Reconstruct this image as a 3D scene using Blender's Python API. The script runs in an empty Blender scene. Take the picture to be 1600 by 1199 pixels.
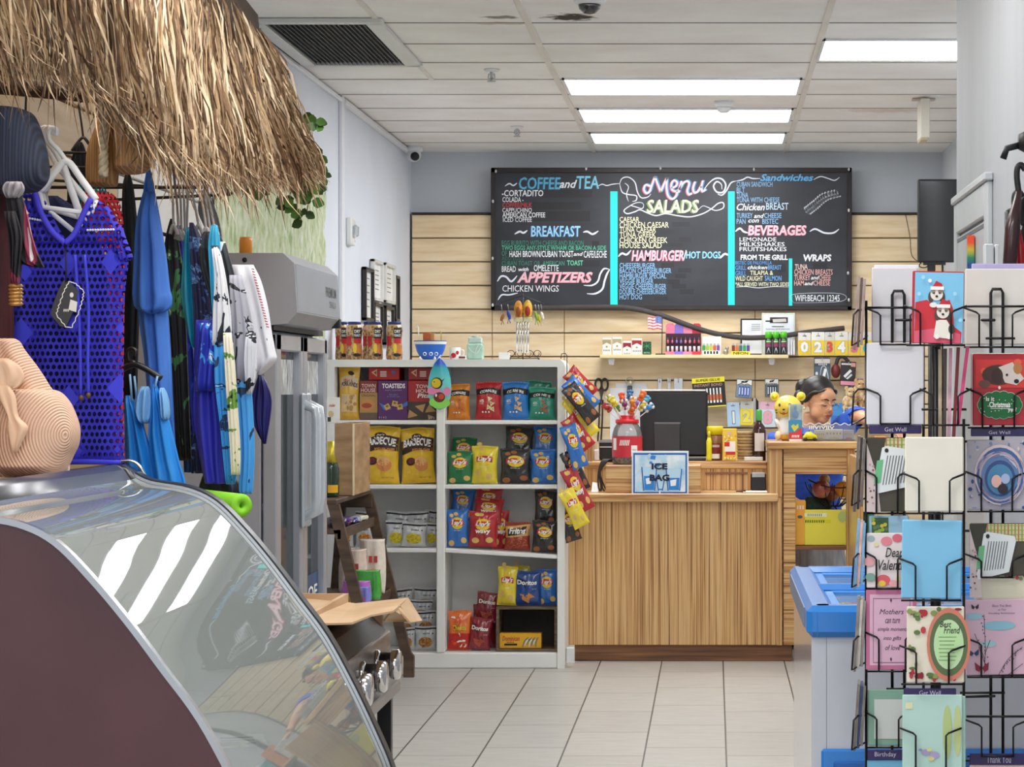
import bpy,bmesh,math,random
from mathutils import Vector,Matrix,noise
random.seed(7)
SC=bpy.context.scene
COL=SC.collection
CX,CY,F,H=1115.0,605.0,3775.0,1.4
def wx(px,Y):return (px-CX)/F*Y
def wz(py,Y):return H-(py-CY)/F*Y
cam_d=bpy.data.cameras.new('camera');cam=bpy.data.objects.new('camera',cam_d);COL.objects.link(cam)
cam.location=(0,0,H);cam.rotation_euler=(math.pi/2,0,0)
cam_d.sensor_width=36;cam_d.lens=36*F/1600
cam_d.shift_x=-(CX-800)/1600;cam_d.shift_y=(CY-599.5)/1600
cam_d.clip_start=.05;cam_d.clip_end=100
SC.camera=cam
SC.view_settings.view_transform='Standard';SC.view_settings.look='None'
SC.view_settings.exposure=0.22;SC.view_settings.gamma=1.0;SC.view_settings.use_curve_mapping=False
wd=bpy.data.worlds.new('daylight');SC.world=wd;wd.use_nodes=True
wd.node_tree.nodes['Background'].inputs[0].default_value=(.86,.93,1,1)
wd.node_tree.nodes['Background'].inputs[1].default_value=.9
LAMP_W=22.0
def area(name,loc,sx,sy,watt,color=(1,.985,.96),rot=(0,0,0)):
 d=bpy.data.lights.new(name,'AREA');d.shape='RECTANGLE';d.size=sx;d.size_y=sy;d.energy=watt;d.color=color
 o=bpy.data.objects.new(name,d);COL.objects.link(o);o.location=loc;o.rotation_euler=rot
 return o
for (lx,ly) in ((-.16,1.5),(-.16,4.2),(-.16,6.7),(-.16,8.9),(-1.2,3.0),(-1.2,5.6)):
 area('ceiling_lamp',(lx,ly,2.87),1.15,.55,LAMP_W)
area('front_fill_light',(-.5,-1.6,1.6),2.4,2.2,22,(.9,.95,1),(math.pi/2,0,0))  # unseen fill lamp added behind the camera; no storefront is built
SC.cycles.max_bounces=8;SC.cycles.transparent_max_bounces=24
def lin(h):
 if isinstance(h,str):
  h=h.lstrip('#');h=tuple(int(h[i:i+2],16) for i in (0,2,4))
 return tuple((c/255/12.92 if c/255<=.04045 else ((c/255+.055)/1.055)**2.4) for c in h)+(1,)
_m={}
def mat(h,rough=.55,metal=0.0,emit=0.0,var=.08,sc=9.0,bump=0.0,stretch=None,trans=0.0,coat=0.0):
 k=(h,rough,metal,emit,var,sc,bump,stretch,trans,coat)
 if k in _m:return _m[k]
 m=bpy.data.materials.new('surface');m.use_nodes=True
 nt=m.node_tree;b=nt.nodes['Principled BSDF']
 b.inputs['Roughness'].default_value=rough;b.inputs['Metallic'].default_value=metal
 b.inputs['Coat Weight'].default_value=coat;b.inputs['Coat Roughness'].default_value=.12
 c=lin(h);b.inputs['Base Color'].default_value=c
 if emit:
  b.inputs['Emission Color'].default_value=c;b.inputs['Emission Strength'].default_value=emit
 if var or bump:
  tc=nt.nodes.new('ShaderNodeTexCoord');mp=nt.nodes.new('ShaderNodeMapping')
  if stretch:mp.inputs['Scale'].default_value=stretch
  nt.links.new(tc.outputs['Object'],mp.inputs[0])
  n=nt.nodes.new('ShaderNodeTexNoise');n.inputs['Scale'].default_value=sc;n.inputs['Detail'].default_value=3
  nt.links.new(mp.outputs[0],n.inputs['Vector'])
  if var:
   mr=nt.nodes.new('ShaderNodeMapRange');mr.inputs['To Min'].default_value=1-var*1.6;mr.inputs['To Max'].default_value=1+var*1.2
   mr.inputs['From Min'].default_value=.25;mr.inputs['From Max'].default_value=.75
   mx=nt.nodes.new('ShaderNodeVectorMath');mx.operation='SCALE';mx.inputs[0].default_value=c[:3]
   nt.links.new(n.outputs['Fac'],mr.inputs['Value']);nt.links.new(mr.outputs[0],mx.inputs['Scale'])
   nt.links.new(mx.outputs[0],b.inputs['Base Color'])
  if bump:
   bp=nt.nodes.new('ShaderNodeBump');bp.inputs['Strength'].default_value=bump;bp.inputs['Distance'].default_value=.01
   nt.links.new(n.outputs['Fac'],bp.inputs['Height']);nt.links.new(bp.outputs[0],b.inputs['Normal'])
 _m[k]=m
 return m
def pr(h,rough=.5):return mat(h,rough,var=0)
def ramp_mat(stops,rough=.6,kind='noise',scale=20.0,stretch=(1,1,1),detail=4,bump=0.0,metal=0,const=False,distort=0.0,coat=0.0):
 k=('r',tuple(stops),rough,kind,scale,stretch,detail,bump,metal,const,distort,coat)
 if k in _m:return _m[k]
 m=bpy.data.materials.new('surface');m.use_nodes=True;nt=m.node_tree;b=nt.nodes['Principled BSDF']
 b.inputs['Roughness'].default_value=rough;b.inputs['Metallic'].default_value=metal;b.inputs['Coat Weight'].default_value=coat
 tc=nt.nodes.new('ShaderNodeTexCoord');mp=nt.nodes.new('ShaderNodeMapping');mp.inputs['Scale'].default_value=stretch
 nt.links.new(tc.outputs['Object'],mp.inputs[0])
 if kind=='noise':
  n=nt.nodes.new('ShaderNodeTexNoise');n.inputs['Scale'].default_value=scale;n.inputs['Detail'].default_value=detail;n.inputs['Distortion'].default_value=distort;out=n.outputs['Fac']
 elif kind=='voronoi':
  n=nt.nodes.new('ShaderNodeTexVoronoi');n.inputs['Scale'].default_value=scale;out=n.outputs['Distance']
 elif kind=='cells':
  n=nt.nodes.new('ShaderNodeTexVoronoi');n.inputs['Scale'].default_value=scale;out=n.outputs['Color']
 else:
  n=nt.nodes.new('ShaderNodeTexWave');n.inputs['Scale'].default_value=scale;n.inputs['Distortion'].default_value=distort;n.inputs['Detail'].default_value=detail
  n.bands_direction=kind[-1].upper();out=n.outputs['Fac']
 nt.links.new(mp.outputs[0],n.inputs['Vector'])
 cr=nt.nodes.new('ShaderNodeValToRGB');cr.color_ramp.interpolation='CONSTANT' if const else 'LINEAR'
 while len(cr.color_ramp.elements)<len(stops):cr.color_ramp.elements.new(.5)
 for e,(p,h) in zip(cr.color_ramp.elements,stops):e.position=p;e.color=lin(h)
 nt.links.new(out,cr.inputs[0]);nt.links.new(cr.outputs[0],b.inputs['Base Color'])
 if bump:
  bp=nt.nodes.new('ShaderNodeBump');bp.inputs['Strength'].default_value=bump;bp.inputs['Distance'].default_value=.01
  nt.links.new(out,bp.inputs['Height']);nt.links.new(bp.outputs[0],b.inputs['Normal'])
 _m[k]=m
 return m
def glass(h='#eef6f4',clear=.8,rough=.02,ior=1.5):
 k=('g',h,clear,rough,ior)
 if k in _m:return _m[k]
 m=bpy.data.materials.new('glass');m.use_nodes=True;nt=m.node_tree
 for n in list(nt.nodes):nt.nodes.remove(n)
 o=nt.nodes.new('ShaderNodeOutputMaterial');t=nt.nodes.new('ShaderNodeBsdfTransparent');t.inputs[0].default_value=lin(h)
 d=nt.nodes.new('ShaderNodeBsdfDiffuse');d.inputs[0].default_value=lin(h)
 g=nt.nodes.new('ShaderNodeBsdfGlossy');g.inputs['Roughness'].default_value=rough
 a=nt.nodes.new('ShaderNodeMixShader');a.inputs[0].default_value=clear
 nt.links.new(d.outputs[0],a.inputs[1]);nt.links.new(t.outputs[0],a.inputs[2])
 fr=nt.nodes.new('ShaderNodeFresnel');fr.inputs[0].default_value=ior
 x=nt.nodes.new('ShaderNodeMixShader');nt.links.new(fr.outputs[0],x.inputs[0]);nt.links.new(a.outputs[0],x.inputs[1]);nt.links.new(g.outputs[0],x.inputs[2])
 nt.links.new(x.outputs[0],o.inputs[0]);_m[k]=m
 return m
WHITE=mat('#f2f1ec',.5,var=.03);BLACK=mat('#17171a',.5);STEEL=mat('#b9bbbf',.28,.9,var=.05);CHROME=mat('#dcdcdc',.12,1,var=0)
INKW,INKK,INKR,INKY=pr('#f4f2ec'),pr('#151516'),pr('#c4202c'),pr('#f0cb2e')
def cat(pts,n=6):
 if len(pts)<3:return list(pts)
 P=[Vector(p) for p in pts];Q=[]
 for i in range(len(P)-1):
  a,b,c,d=P[max(i-1,0)],P[i],P[i+1],P[min(i+2,len(P)-1)]
  for k in range(n):
   t=k/n;Q.append(.5*((2*b)+(c-a)*t+(2*a-5*b+4*c-d)*t*t+(3*b-a-3*c+d)*t**3))
 Q.append(P[-1]);return Q
_tc={}
def glyph(s,shear=0.0,off=0.0,space=1.0,fine=False):
 k=(s,shear,off,space,fine)
 if k in _tc:return _tc[k]
 cu=bpy.data.curves.new('lettering','FONT');cu.body=s;cu.shear=shear;cu.offset=off;cu.space_character=space;cu.resolution_u=2
 ob=bpy.data.objects.new('lettering',cu);COL.objects.link(ob)
 me=ob.to_mesh()
 if fine:
  bm=bmesh.new();bm.from_mesh(me);bmesh.ops.triangulate(bm,faces=bm.faces[:])
  for _ in range(3):
   es=[e for e in bm.edges if e.calc_length()>.16]
   if es:bmesh.ops.subdivide_edges(bm,edges=es,cuts=1);bmesh.ops.triangulate(bm,faces=[f for f in bm.faces if len(f.verts)>3])
  bm.verts.index_update();vs=[(v.co.x,v.co.y) for v in bm.verts];fs=[tuple(v.index for v in f.verts) for f in bm.faces];bm.free()
 else:vs=[(v.co.x,v.co.y) for v in me.vertices];fs=[tuple(p.vertices) for p in me.polygons]
 ob.to_mesh_clear();bpy.data.objects.remove(ob);bpy.data.curves.remove(cu)
 if not vs:vs=[(0,0),(1,1)]
 x0=min(v[0] for v in vs);x1=max(v[0] for v in vs);y0=min(v[1] for v in vs);y1=max(v[1] for v in vs)
 w,h=max(x1-x0,1e-6),max(y1-y0,1e-6)
 _tc[k]=([((x-x0)/w,(y-y0)/h) for x,y in vs],fs,w/h)
 return _tc[k]
class MB:
 def __init__(s):s.v=[];s.f=[];s.m=[];s.s=[];s.lay=None;s.fine=False
 def up(s):
  if s.lay is not None:s.lay[0]+=.12
 def add(s,vs,fs,mi=0,sm=False):
  o=len(s.v);s.v+=[tuple(v) for v in vs];s.f+=[tuple(i+o for i in f) for f in fs];s.m+=[mi]*len(fs);s.s+=[sm]*len(fs)
  return s
 def box(s,x0,x1,y0,y1,z0,z1,mi=0,b=0.0):
  if x0>x1:x0,x1=x1,x0
  if y0>y1:y0,y1=y1,y0
  if z0>z1:z0,z1=z1,z0
  b=min(b,(x1-x0)/2.1,(y1-y0)/2.1,(z1-z0)/2.1)
  if b<=0:
   return s.add([(x,y,z) for x in (x0,x1) for y in (y0,y1) for z in (z0,z1)],[(0,1,3,2),(4,6,7,5),(0,4,5,1),(2,3,7,6),(0,2,6,4),(1,5,7,3)],mi)
  lo,hi=(x0,y0,z0),(x1,y1,z1);ix={};vs=[]
  for sg in [(i,j,k) for i in (0,1) for j in (0,1) for k in (0,1)]:
   for a in range(3):
    ix[(sg,a)]=len(vs)
    vs.append([(hi[c] if sg[c] else lo[c])+(0 if c==a else (-b if sg[c] else b)) for c in range(3)])
  fs=[]
  for a in range(3):
   p,q=(a+1)%3,(a+2)%3
   def S(va,vp,vq):
    t=[0,0,0];t[a]=va;t[p]=vp;t[q]=vq;return tuple(t)
   for va in (0,1):
    r=[ix[(S(va,u,w),a)] for u,w in ((0,0),(1,0),(1,1),(0,1))]
    fs.append(r if va else r[::-1])
   for va in (0,1):
    for vp in (0,1):
     fs.append([ix[(S(va,vp,0),a)],ix[(S(va,vp,1),a)],ix[(S(va,vp,1),p)],ix[(S(va,vp,0),p)]])
  for sg in [(i,j,k) for i in (0,1) for j in (0,1) for k in (0,1)]:fs.append([ix[(sg,a)] for a in range(3)])
  return s.add(vs,fs,mi)
 def loft(s,rings,mi=0,caps=True,sm=True,close=True):
  n=len(rings[0]);vs=[p for r in rings for p in r];fs=[]
  for i in range(len(rings)-1):
   for j in range(n if close else n-1):
    k=(j+1)%n;fs.append((i*n+j,i*n+k,(i+1)*n+k,(i+1)*n+j))
  if caps:fs.append(tuple(range(n))[::-1]);fs.append(tuple((len(rings)-1)*n+j for j in range(n)))
  return s.add(vs,fs,mi,sm)
 def tube(s,pts,r,mi=0,n=8,sm=True,smooth=0,caps=True):
  P=[Vector(p) for p in (cat(pts,smooth) if smooth else pts)];R=r if isinstance(r,(list,tuple)) else [r]*len(P)
  if len(R)!=len(P):R=[R[min(int(i/(len(P)-1)*(len(R)-1)+.5),len(R)-1)] for i in range(len(P))]
  T=[((P[min(i+1,len(P)-1)]-P[max(i-1,0)]).normalized() if (P[min(i+1,len(P)-1)]-P[max(i-1,0)]).length>1e-9 else Vector((0,0,1))) for i in range(len(P))]
  u=T[0].orthogonal().normalized();rings=[]
  for i,p in enumerate(P):
   u=(u-T[i]*u.dot(T[i]))
   u=u.normalized() if u.length>1e-6 else T[i].orthogonal().normalized()
   w=T[i].cross(u);rings.append([p+(u*math.cos(2*math.pi*k/n)+w*math.sin(2*math.pi*k/n))*R[i] for k in range(n)])
  return s.loft(rings,mi,caps,sm)
 def lathe(s,prof,c=(0,0,0),n=20,mi=0,sm=True,caps=True,sx=1,sy=1,M=None):
  rings=[[(r*math.cos(2*math.pi*k/n)*sx,r*math.sin(2*math.pi*k/n)*sy,z) for k in range(n)] for r,z in prof]
  rings=[[(M@Vector(p) if M else Vector(p))+Vector(c) for p in r] for r in rings]
  return s.loft(rings,mi,caps,sm)
 def ell(s,c,r,mi=0,n=14,m=9,M=None):
  prof=[(math.sin(math.pi*i/m),-math.cos(math.pi*i/m)) for i in range(m+1)];prof[0]=(.02,-1);prof[-1]=(.02,1)
  rings=[[Vector((q*math.cos(2*math.pi*k/n)*r[0],q*math.sin(2*math.pi*k/n)*r[1],z*r[2])) for k in range(n)] for q,z in prof]
  rings=[[(M@p if M else p)+Vector(c) for p in rr] for rr in rings]
  return s.loft(rings,mi,True,True)
 def grid(s,fn,nu,nv,mi=0,sm=True):
  vs=[fn(i/nu,j/nv) for j in range(nv+1) for i in range(nu+1)];n=nu+1
  return s.add(vs,[(j*n+i,j*n+i+1,(j+1)*n+i+1,(j+1)*n+i) for j in range(nv) for i in range(nu)],mi,sm)
 def prism(s,poly,y0,y1,mi=0):
  n=len(poly);vs=[(x,y0,z) for x,z in poly]+[(x,y1,z) for x,z in poly]
  return s.add(vs,[tuple(range(n)),tuple(range(2*n-1,n-1,-1))]+[(i,i+n,(i+1)%n+n,(i+1)%n) for i in range(n)],mi)
 def text(s,t,fn,u0,u1,v0,v1,mi=0,shear=0,off=0.0,space=1.0,arc=0.0):
  s.up();vs,fs,a=glyph(t,shear,off,space,s.fine)
  return s.add([fn(u0+(u1-u0)*x,v0+(v1-v0)*y+arc*(1-(2*x-1)**2)) for x,y in vs],fs,mi)
 def disc(s,fn,cu,cv,ru,rv,mi=0,n=16,rot=0.0,rings=2):
  s.up();vs=[fn(cu,cv)];fs=[];rings=4 if s.fine else rings
  for q in range(1,rings+1):
   for k in range(n):
    a=2*math.pi*k/n;x,y=ru*q/rings*math.cos(a),rv*q/rings*math.sin(a)
    vs.append(fn(cu+x*math.cos(rot)-y*math.sin(rot)*ru/max(rv,1e-6) if rot else cu+x,cv+(x*math.sin(rot)*rv/max(ru,1e-6)+y*math.cos(rot) if rot else y)))
  for k in range(n):fs.append((0,1+k,1+(k+1)%n))
  for q in range(1,rings):
   for k in range(n):fs.append((1+(q-1)*n+k,1+q*n+k,1+q*n+(k+1)%n,1+(q-1)*n+(k+1)%n))
  return s.add(vs,fs,mi)
 def rect(s,fn,u0,u1,v0,v1,mi=0,nu=6,nv=3,arc=0.0):
  s.up();return s.grid(lambda a,b:fn(u0+(u1-u0)*a,v0+(v1-v0)*b+arc*(1-(2*a-1)**2)),nu,nv,mi,False)
 def poly(s,fn,pts,mi=0):s.up();return s.add([fn(*p) for p in pts],[tuple(range(len(pts)))],mi)
 def ribbon(s,fn,pts,w,mi=0,smooth=6,taper=True):
  s.up();P=[Vector((p[0],p[1],0)) for p in pts];P=cat(P,smooth) if smooth else P;n=len(P);vs=[]
  for i,p in enumerate(P):
   t=P[min(i+1,n-1)]-P[max(i-1,0)];q=Vector((-t.y,t.x,0));q=q.normalized() if q.length>1e-9 else Vector((0,1,0))
   ww=w/2*(min(1,.35+3.2*min(i,n-1-i)/n) if taper else 1);vs+=[fn(*(p+q*ww)[:2]),fn(*(p-q*ww)[:2])]
  return s.add(vs,[(2*i,2*i+1,2*i+3,2*i+2) for i in range(n-1)],mi)
 def xf(s,M,start=0):
  s.v[start:]=[tuple(M@Vector(v)) for v in s.v[start:]];return s
 def build(s,name,mats,parent=None,loc=None,local=False,rot=None,kind=None,scale=None):
  me=bpy.data.meshes.new(name)
  if not isinstance(mats,(list,tuple)):mats=[mats]
  o=bpy.data.objects.new(name,me);COL.objects.link(o)
  org=Vector((0,0,0))
  if loc is not None:o.location=loc
  elif parent is not None:
   if not local:org=Vector(parent.get('at',tuple(parent.location)))
  else:
   xs=[v[0] for v in s.v];ys=[v[1] for v in s.v];zs=[v[2] for v in s.v]
   org=Vector(((min(xs)+max(xs))/2,(min(ys)+max(ys))/2,min(zs)));o.location=org;o['at']=tuple(org)
  me.from_pydata([(v[0]-org.x,v[1]-org.y,v[2]-org.z) for v in s.v],[],s.f)
  for m in mats:me.materials.append(m)
  me.polygons.foreach_set('material_index',s.m);me.polygons.foreach_set('use_smooth',s.s);me.update()
  if parent is not None:
   o.parent=parent
  if rot:o.rotation_euler=rot
  if scale:o.scale=scale
  if kind:o['kind']=kind
  return o
AT={}
def sub(mb,name,mats,part):
 a=part.get('at')
 if a is None:a=tuple(part.matrix_world.translation)
 o=mb.build(name,mats,part,loc=(0,0,0))
 for v in o.data.vertices:v.co=(v.co.x-a[0],v.co.y-a[1],v.co.z-a[2])
 return o
def child(mb,name,mats,parent):
 o=mb.build(name,mats,parent);o['at']=tuple(parent['at']);return o
def thing(name,label,cat_,loc,group=None):
 o=bpy.data.objects.new(name,None);COL.objects.link(o);o.location=loc;o.empty_display_size=.05;o['at']=tuple(loc)
 return tag(o,label,cat_,group)
def tag(o,label,cat_,group=None):
 o['label']=label;o['category']=cat_
 if group:o['group']=group
 return o
def copy_tree(o,loc,label,group=None,rot=None,scale=None):
 c=o.copy();COL.objects.link(c);c.location=loc;c['label']=label
 if group:c['group']=group
 if rot is not None:c.rotation_euler=rot
 if scale is not None:c.scale=scale
 for ch in o.children:
  d=ch.copy();COL.objects.link(d);d.parent=c
  for g in ch.children:
   e=g.copy();COL.objects.link(e);e.parent=d
 return c
def struct(mb,name,mats,parent=None):
 return mb.build(name,mats,parent,kind='structure') if parent is None else child(mb,name,mats,parent)
def PX(Y):return lambda px,py:(wx(px,Y),Y,wz(py,Y))
def bpx(mb,x0,x1,y0,y1,Y,dep,mi=0,b=0.0):
 return mb.box(wx(x0,Y),wx(x1,Y),Y,Y+dep,wz(y1,Y),wz(y0,Y),mi,b)
def rowsolid(mb,rows,d,t,mi=0,n=32,sub_=5,fold=(0,3,0),yaw=0.0,lean=0.0,sq=.8):
 """A soft closed body through rows (py, left px, right px), top to bottom, at distance d, t thick each way."""
 R=cat([Vector(r) for r in rows],sub_) if len(rows)>2 else [Vector(r) for r in rows]
 rings=[];N=len(R)
 for i,(py,a,b) in enumerate(R):
  v=i/max(N-1,1);ring=[];e=min(1,.25+6*min(v,1-v))
  for k in range(n):
   an=2*math.pi*k/n;u,q=math.cos(an),math.sin(an)
   Yc=d+yaw*u+lean*v
   fo=fold[0]*math.sin(fold[1]*u*math.pi+fold[2]+v*1.7)*min(1,v*2.5+.15)
   y=Yc-t*e*math.copysign(abs(q)**sq,q)+fo
   px=(a+b)/2+(b-a)/2*u
   ring.append((wx(px,Yc),y,wz(py,Yc)))
  rings.append(ring)
 return mb.loft(rings,mi)
def grad_mat(stops,rough=.3):
 m=bpy.data.materials.new('printed_bands');m.use_nodes=True;n=m.node_tree;b=n.nodes['Principled BSDF'];b.inputs['Roughness'].default_value=rough
 tc=n.nodes.new('ShaderNodeTexCoord');sp=n.nodes.new('ShaderNodeSeparateXYZ');cr=n.nodes.new('ShaderNodeValToRGB')
 n.links.new(tc.outputs['Generated'],sp.inputs[0]);n.links.new(sp.outputs['Z'],cr.inputs[0]);n.links.new(cr.outputs[0],b.inputs['Base Color'])
 while len(cr.color_ramp.elements)<len(stops):cr.color_ramp.elements.new(.5)
 for e,(p,h) in zip(cr.color_ramp.elements,stops):e.position=p;e.color=lin(h)
 return m
 # ==== the room
CEIL=2.9;BACK=15.42;LW=-1.93;RW=.825;RWEND=8.2;RW2=1.46
def floor_mat():
 m=bpy.data.materials.new('floor_tile');m.use_nodes=True;nt=m.node_tree;b=nt.nodes['Principled BSDF'];L=nt.links.new
 g=nt.nodes.new('ShaderNodeNewGeometry');sp=nt.nodes.new('ShaderNodeSeparateXYZ');L(g.outputs['Position'],sp.inputs[0])
 ax=nt.nodes.new('ShaderNodeMath');ax.inputs[1].default_value=1.2+.312*20;L(sp.outputs['X'],ax.inputs[0])
 cb=nt.nodes.new('ShaderNodeCombineXYZ');L(sp.outputs['Y'],cb.inputs['X']);L(ax.outputs[0],cb.inputs['Y'])
 br=nt.nodes.new('ShaderNodeTexBrick');br.inputs['Scale'].default_value=1;br.inputs['Brick Width'].default_value=.625;br.inputs['Row Height'].default_value=.312
 br.inputs['Mortar Size'].default_value=.0035;br.inputs['Mortar Smooth'].default_value=.1;br.inputs['Bias'].default_value=-.4;br.offset=.33;br.offset_frequency=2
 br.inputs['Color1'].default_value=lin('#bdb9b2');br.inputs['Color2'].default_value=lin('#b3afa8');br.inputs['Mortar'].default_value=lin('#55514c')
 L(cb.outputs[0],br.inputs['Vector'])
 mp=nt.nodes.new('ShaderNodeMapping');mp.inputs['Scale'].default_value=(3,14,1);L(g.outputs['Position'],mp.inputs[0])
 n=nt.nodes.new('ShaderNodeTexNoise');n.inputs['Scale'].default_value=2.2;n.inputs['Detail'].default_value=6;L(mp.outputs[0],n.inputs['Vector'])
 mr=nt.nodes.new('ShaderNodeMapRange');mr.inputs['From Min'].default_value=.3;mr.inputs['From Max'].default_value=.7;mr.inputs['To Min'].default_value=.9;mr.inputs['To Max'].default_value=1.06
 L(n.outputs['Fac'],mr.inputs[0]);mx=nt.nodes.new('ShaderNodeVectorMath');mx.operation='SCALE';L(br.outputs['Color'],mx.inputs[0]);L(mr.outputs[0],mx.inputs['Scale'])
 L(mx.outputs[0],b.inputs['Base Color']);b.inputs['Roughness'].default_value=.38
 return m
def ceiling_mat():
 m=bpy.data.materials.new('ceiling_tile');m.use_nodes=True;nt=m.node_tree;b=nt.nodes['Principled BSDF'];L=nt.links.new
 g=nt.nodes.new('ShaderNodeNewGeometry')
 n=nt.nodes.new('ShaderNodeTexNoise');n.inputs['Scale'].default_value=3;n.inputs['Detail'].default_value=5;L(g.outputs['Position'],n.inputs['Vector'])
 cr=nt.nodes.new('ShaderNodeValToRGB');cr.color_ramp.elements[0].position=.3;cr.color_ramp.elements[0].color=lin('#ece8e4');cr.color_ramp.elements[1].position=.65;cr.color_ramp.elements[1].color=lin('#f6f4f1')
 L(n.outputs['Fac'],cr.inputs[0]);col=cr.outputs[0]
 for (x,y,rx,ry,hx,k) in ((-.58,9.80,.12,.11,'#3a2c22',1.0),(-.86,9.80,.09,.05,'#5b4a3a',.8),(-.88,9.96,.14,.05,'#cdb9a4',.7),(.93,13.1,.25,.12,'#d8c6bc',.8)):
  mp=nt.nodes.new('ShaderNodeMapping');mp.inputs['Location'].default_value=(-x/rx,-y/ry,0);mp.inputs['Scale'].default_value=(1/rx,1/ry,0);L(g.outputs['Position'],mp.inputs[0])
  ln=nt.nodes.new('ShaderNodeVectorMath');ln.operation='LENGTH';L(mp.outputs[0],ln.inputs[0])
  n2=nt.nodes.new('ShaderNodeTexNoise');n2 .inputs['Scale'].default_value=22;n2 .inputs['Detail'].default_value=4;L(g.outputs['Position'],n2 .inputs['Vector'])
  ad=nt.nodes.new('ShaderNodeMath');ad.operation='MULTIPLY_ADD';ad.inputs[1].default_value=1.6;L(n2 .outputs['Fac'],ad.inputs[0]);L(ln.outputs['Value'],ad.inputs[2])
  mr=nt.nodes.new('ShaderNodeMapRange');mr.inputs['From Min'].default_value=1.75;mr.inputs['From Max'].default_value=1.35;mr.inputs['To Min'].default_value=0;mr.inputs['To Max'].default_value=k;L(ad.outputs[0],mr.inputs[0])
  mx=nt.nodes.new('ShaderNodeMix');mx.data_type='RGBA';L(mr.outputs[0],mx.inputs[0]);L(col,mx.inputs[6]);mx.inputs[7].default_value=lin(hx);col=mx.outputs[2]
 L(col,b.inputs['Base Color']);b.inputs['Roughness'].default_value=.85
 bp=nt.nodes.new('ShaderNodeBump');bp.inputs['Strength'].default_value=.15;n3=nt.nodes.new('ShaderNodeTexNoise');n3 .inputs['Scale'].default_value=140;L(g.outputs['Position'],n3 .inputs['Vector']);L(n3 .outputs['Fac'],bp.inputs['Height']);L(bp.outputs[0],b.inputs['Normal'])
 return m
WALLP=mat('#dfe4ee',.7,var=.025,sc=2.5);WALLB=mat('#cbd0d6',.7,var=.03,sc=2);WALLR=mat('#a6a9ae',.6,var=.05,sc=2.2,stretch=(1,2.5,.6),bump=.05)
TRIMW=mat('#e9ebef',.45,var=.02);GRIDM=mat('#e2dcd4',.6,var=.06,sc=4);GAPM=mat('#8d8781',.8)
struct(MB().box(LW-.15,2.2,-2.2,BACK+.1,-.1,0),'floor',floor_mat())
struct(MB().box(LW-.15,2.2,-2.2,BACK+.1,CEIL,CEIL+.1),'ceiling',ceiling_mat())
g=MB()
for x in (-1.98,-.762,.46,1.68):
 g.box(x-.014,x+.014,-2,BACK,CEIL-.006,CEIL+.002,0,.001)
g.box(-1.385,-1.36,5,11.78,CEIL-.006,CEIL+.002,0,.001)
struct(g,'trim_1',GRIDM)
g=MB()
for k in range(1,27):
 y=BACK-.609*k;g.box(LW,2.1,y-.005,y+.005,CEIL-.0025,CEIL+.001)
struct(g,'trim_2',GAPM)
struct(MB().box(LW-.12,LW,-2.2,BACK,0,CEIL),'wall_left',WALLP)
struct(MB().box(LW-.12,2.2,BACK,BACK+.12,0,CEIL),'wall_back',WALLB)
struct(MB().box(2.2,2.32,-2.2,5.0,0,CEIL),'wall_near_right',WALLR)
struct(MB().box(RW+.12,2.2,4.9,5.0,0,CEIL),'wall_return',WALLR)
struct(MB().box(RW,RW+.12,4.9,RWEND,0,CEIL).box(RW+.12,RW2,RWEND-.1,RWEND,0,CEIL),'wall_right',WALLR)
struct(MB().box(RW2,RW2+.12,RWEND,BACK,0,CEIL),'wall_far_right',WALLB)
struct(MB().box(LW,LW+.022,12.43,12.5,0,CEIL,0,.004),'trim_3',TRIMW)
struct(MB().box(LW,LW+.03,12.5,BACK,CEIL-.035,CEIL-.008,0,.004).box(LW,LW+.02,9.4,12.43,CEIL-.03,CEIL-.008,0,.004),'trim_4',TRIMW)
def moss(u,v):
 y=9.3+(11.93-9.3)*u;z=1.45+1.05*v
 e=noise.noise(Vector((y*9,z*9,1)))*.05
 if u in (0,1):y+=e
 return (LW+.012+.012*abs(noise.noise(Vector((y*14,z*9,3))))+.010*noise.noise(Vector((y*40,z*22,5))),y,z)
m=MB().grid(moss,110,60,0,True)
t=m.build('moss_panel',ramp_mat([(.32,'#9db07c'),(.46,'#c0cba2'),(.58,'#d3d9be'),(.72,'#e4e6d8')],.9,'noise',17,(1,1.3,.6),8,.4))
tag(t,'pale green moss panel covering the wall behind the tall grey cooler','wall panel')
SLAT=ramp_mat([(.3,'#e0c295'),(.5,'#edd4aa'),(.7,'#f4dfbc')],.5,'noise',3,(1.2,1,9),4)
GROOVE=mat('#9b8a72',.6)
s=MB()
seams=[wx(642,15.3),wx(768,15.3),wx(881,15.3),wx(1180,15.3),RW2-.01]
zt=wz(335,15.34);pitch=37.1*15.34/F
k=0
while zt-k*pitch>.2:
 z1=zt-k*pitch-.004;z0=zt-(k+1)*pitch+.004
 for a,b_ in zip(seams[:-1],seams[1:]):
  if k<4 and a==seams[0]:pass
  s.box(a+.0015,b_-.0015,15.34,15.40,z0,z1,0,.003)
 k+=1
s.box(seams[0],seams[-1],15.372,15.415,.2,zt,1)
s.box(seams[0],seams[-1],15.33,15.41,zt,zt+.012,2)
struct(s,'wall_slat_panel',[SLAT,GROOVE,mat('#2f2926',.6)])
s=MB()
for k in range(12):
 s.box(LW+.005,LW+.03,4.6,7.7,1.0+k*.155,1.0+k*.155+.148,0,.003).box(LW+.005,LW+.03,7.71,9.1,1.0+k*.155,1.0+k*.155+.148,2,.003)
s.box(LW,LW+.012,4.6,9.1,1.0,2.87,1)
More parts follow.
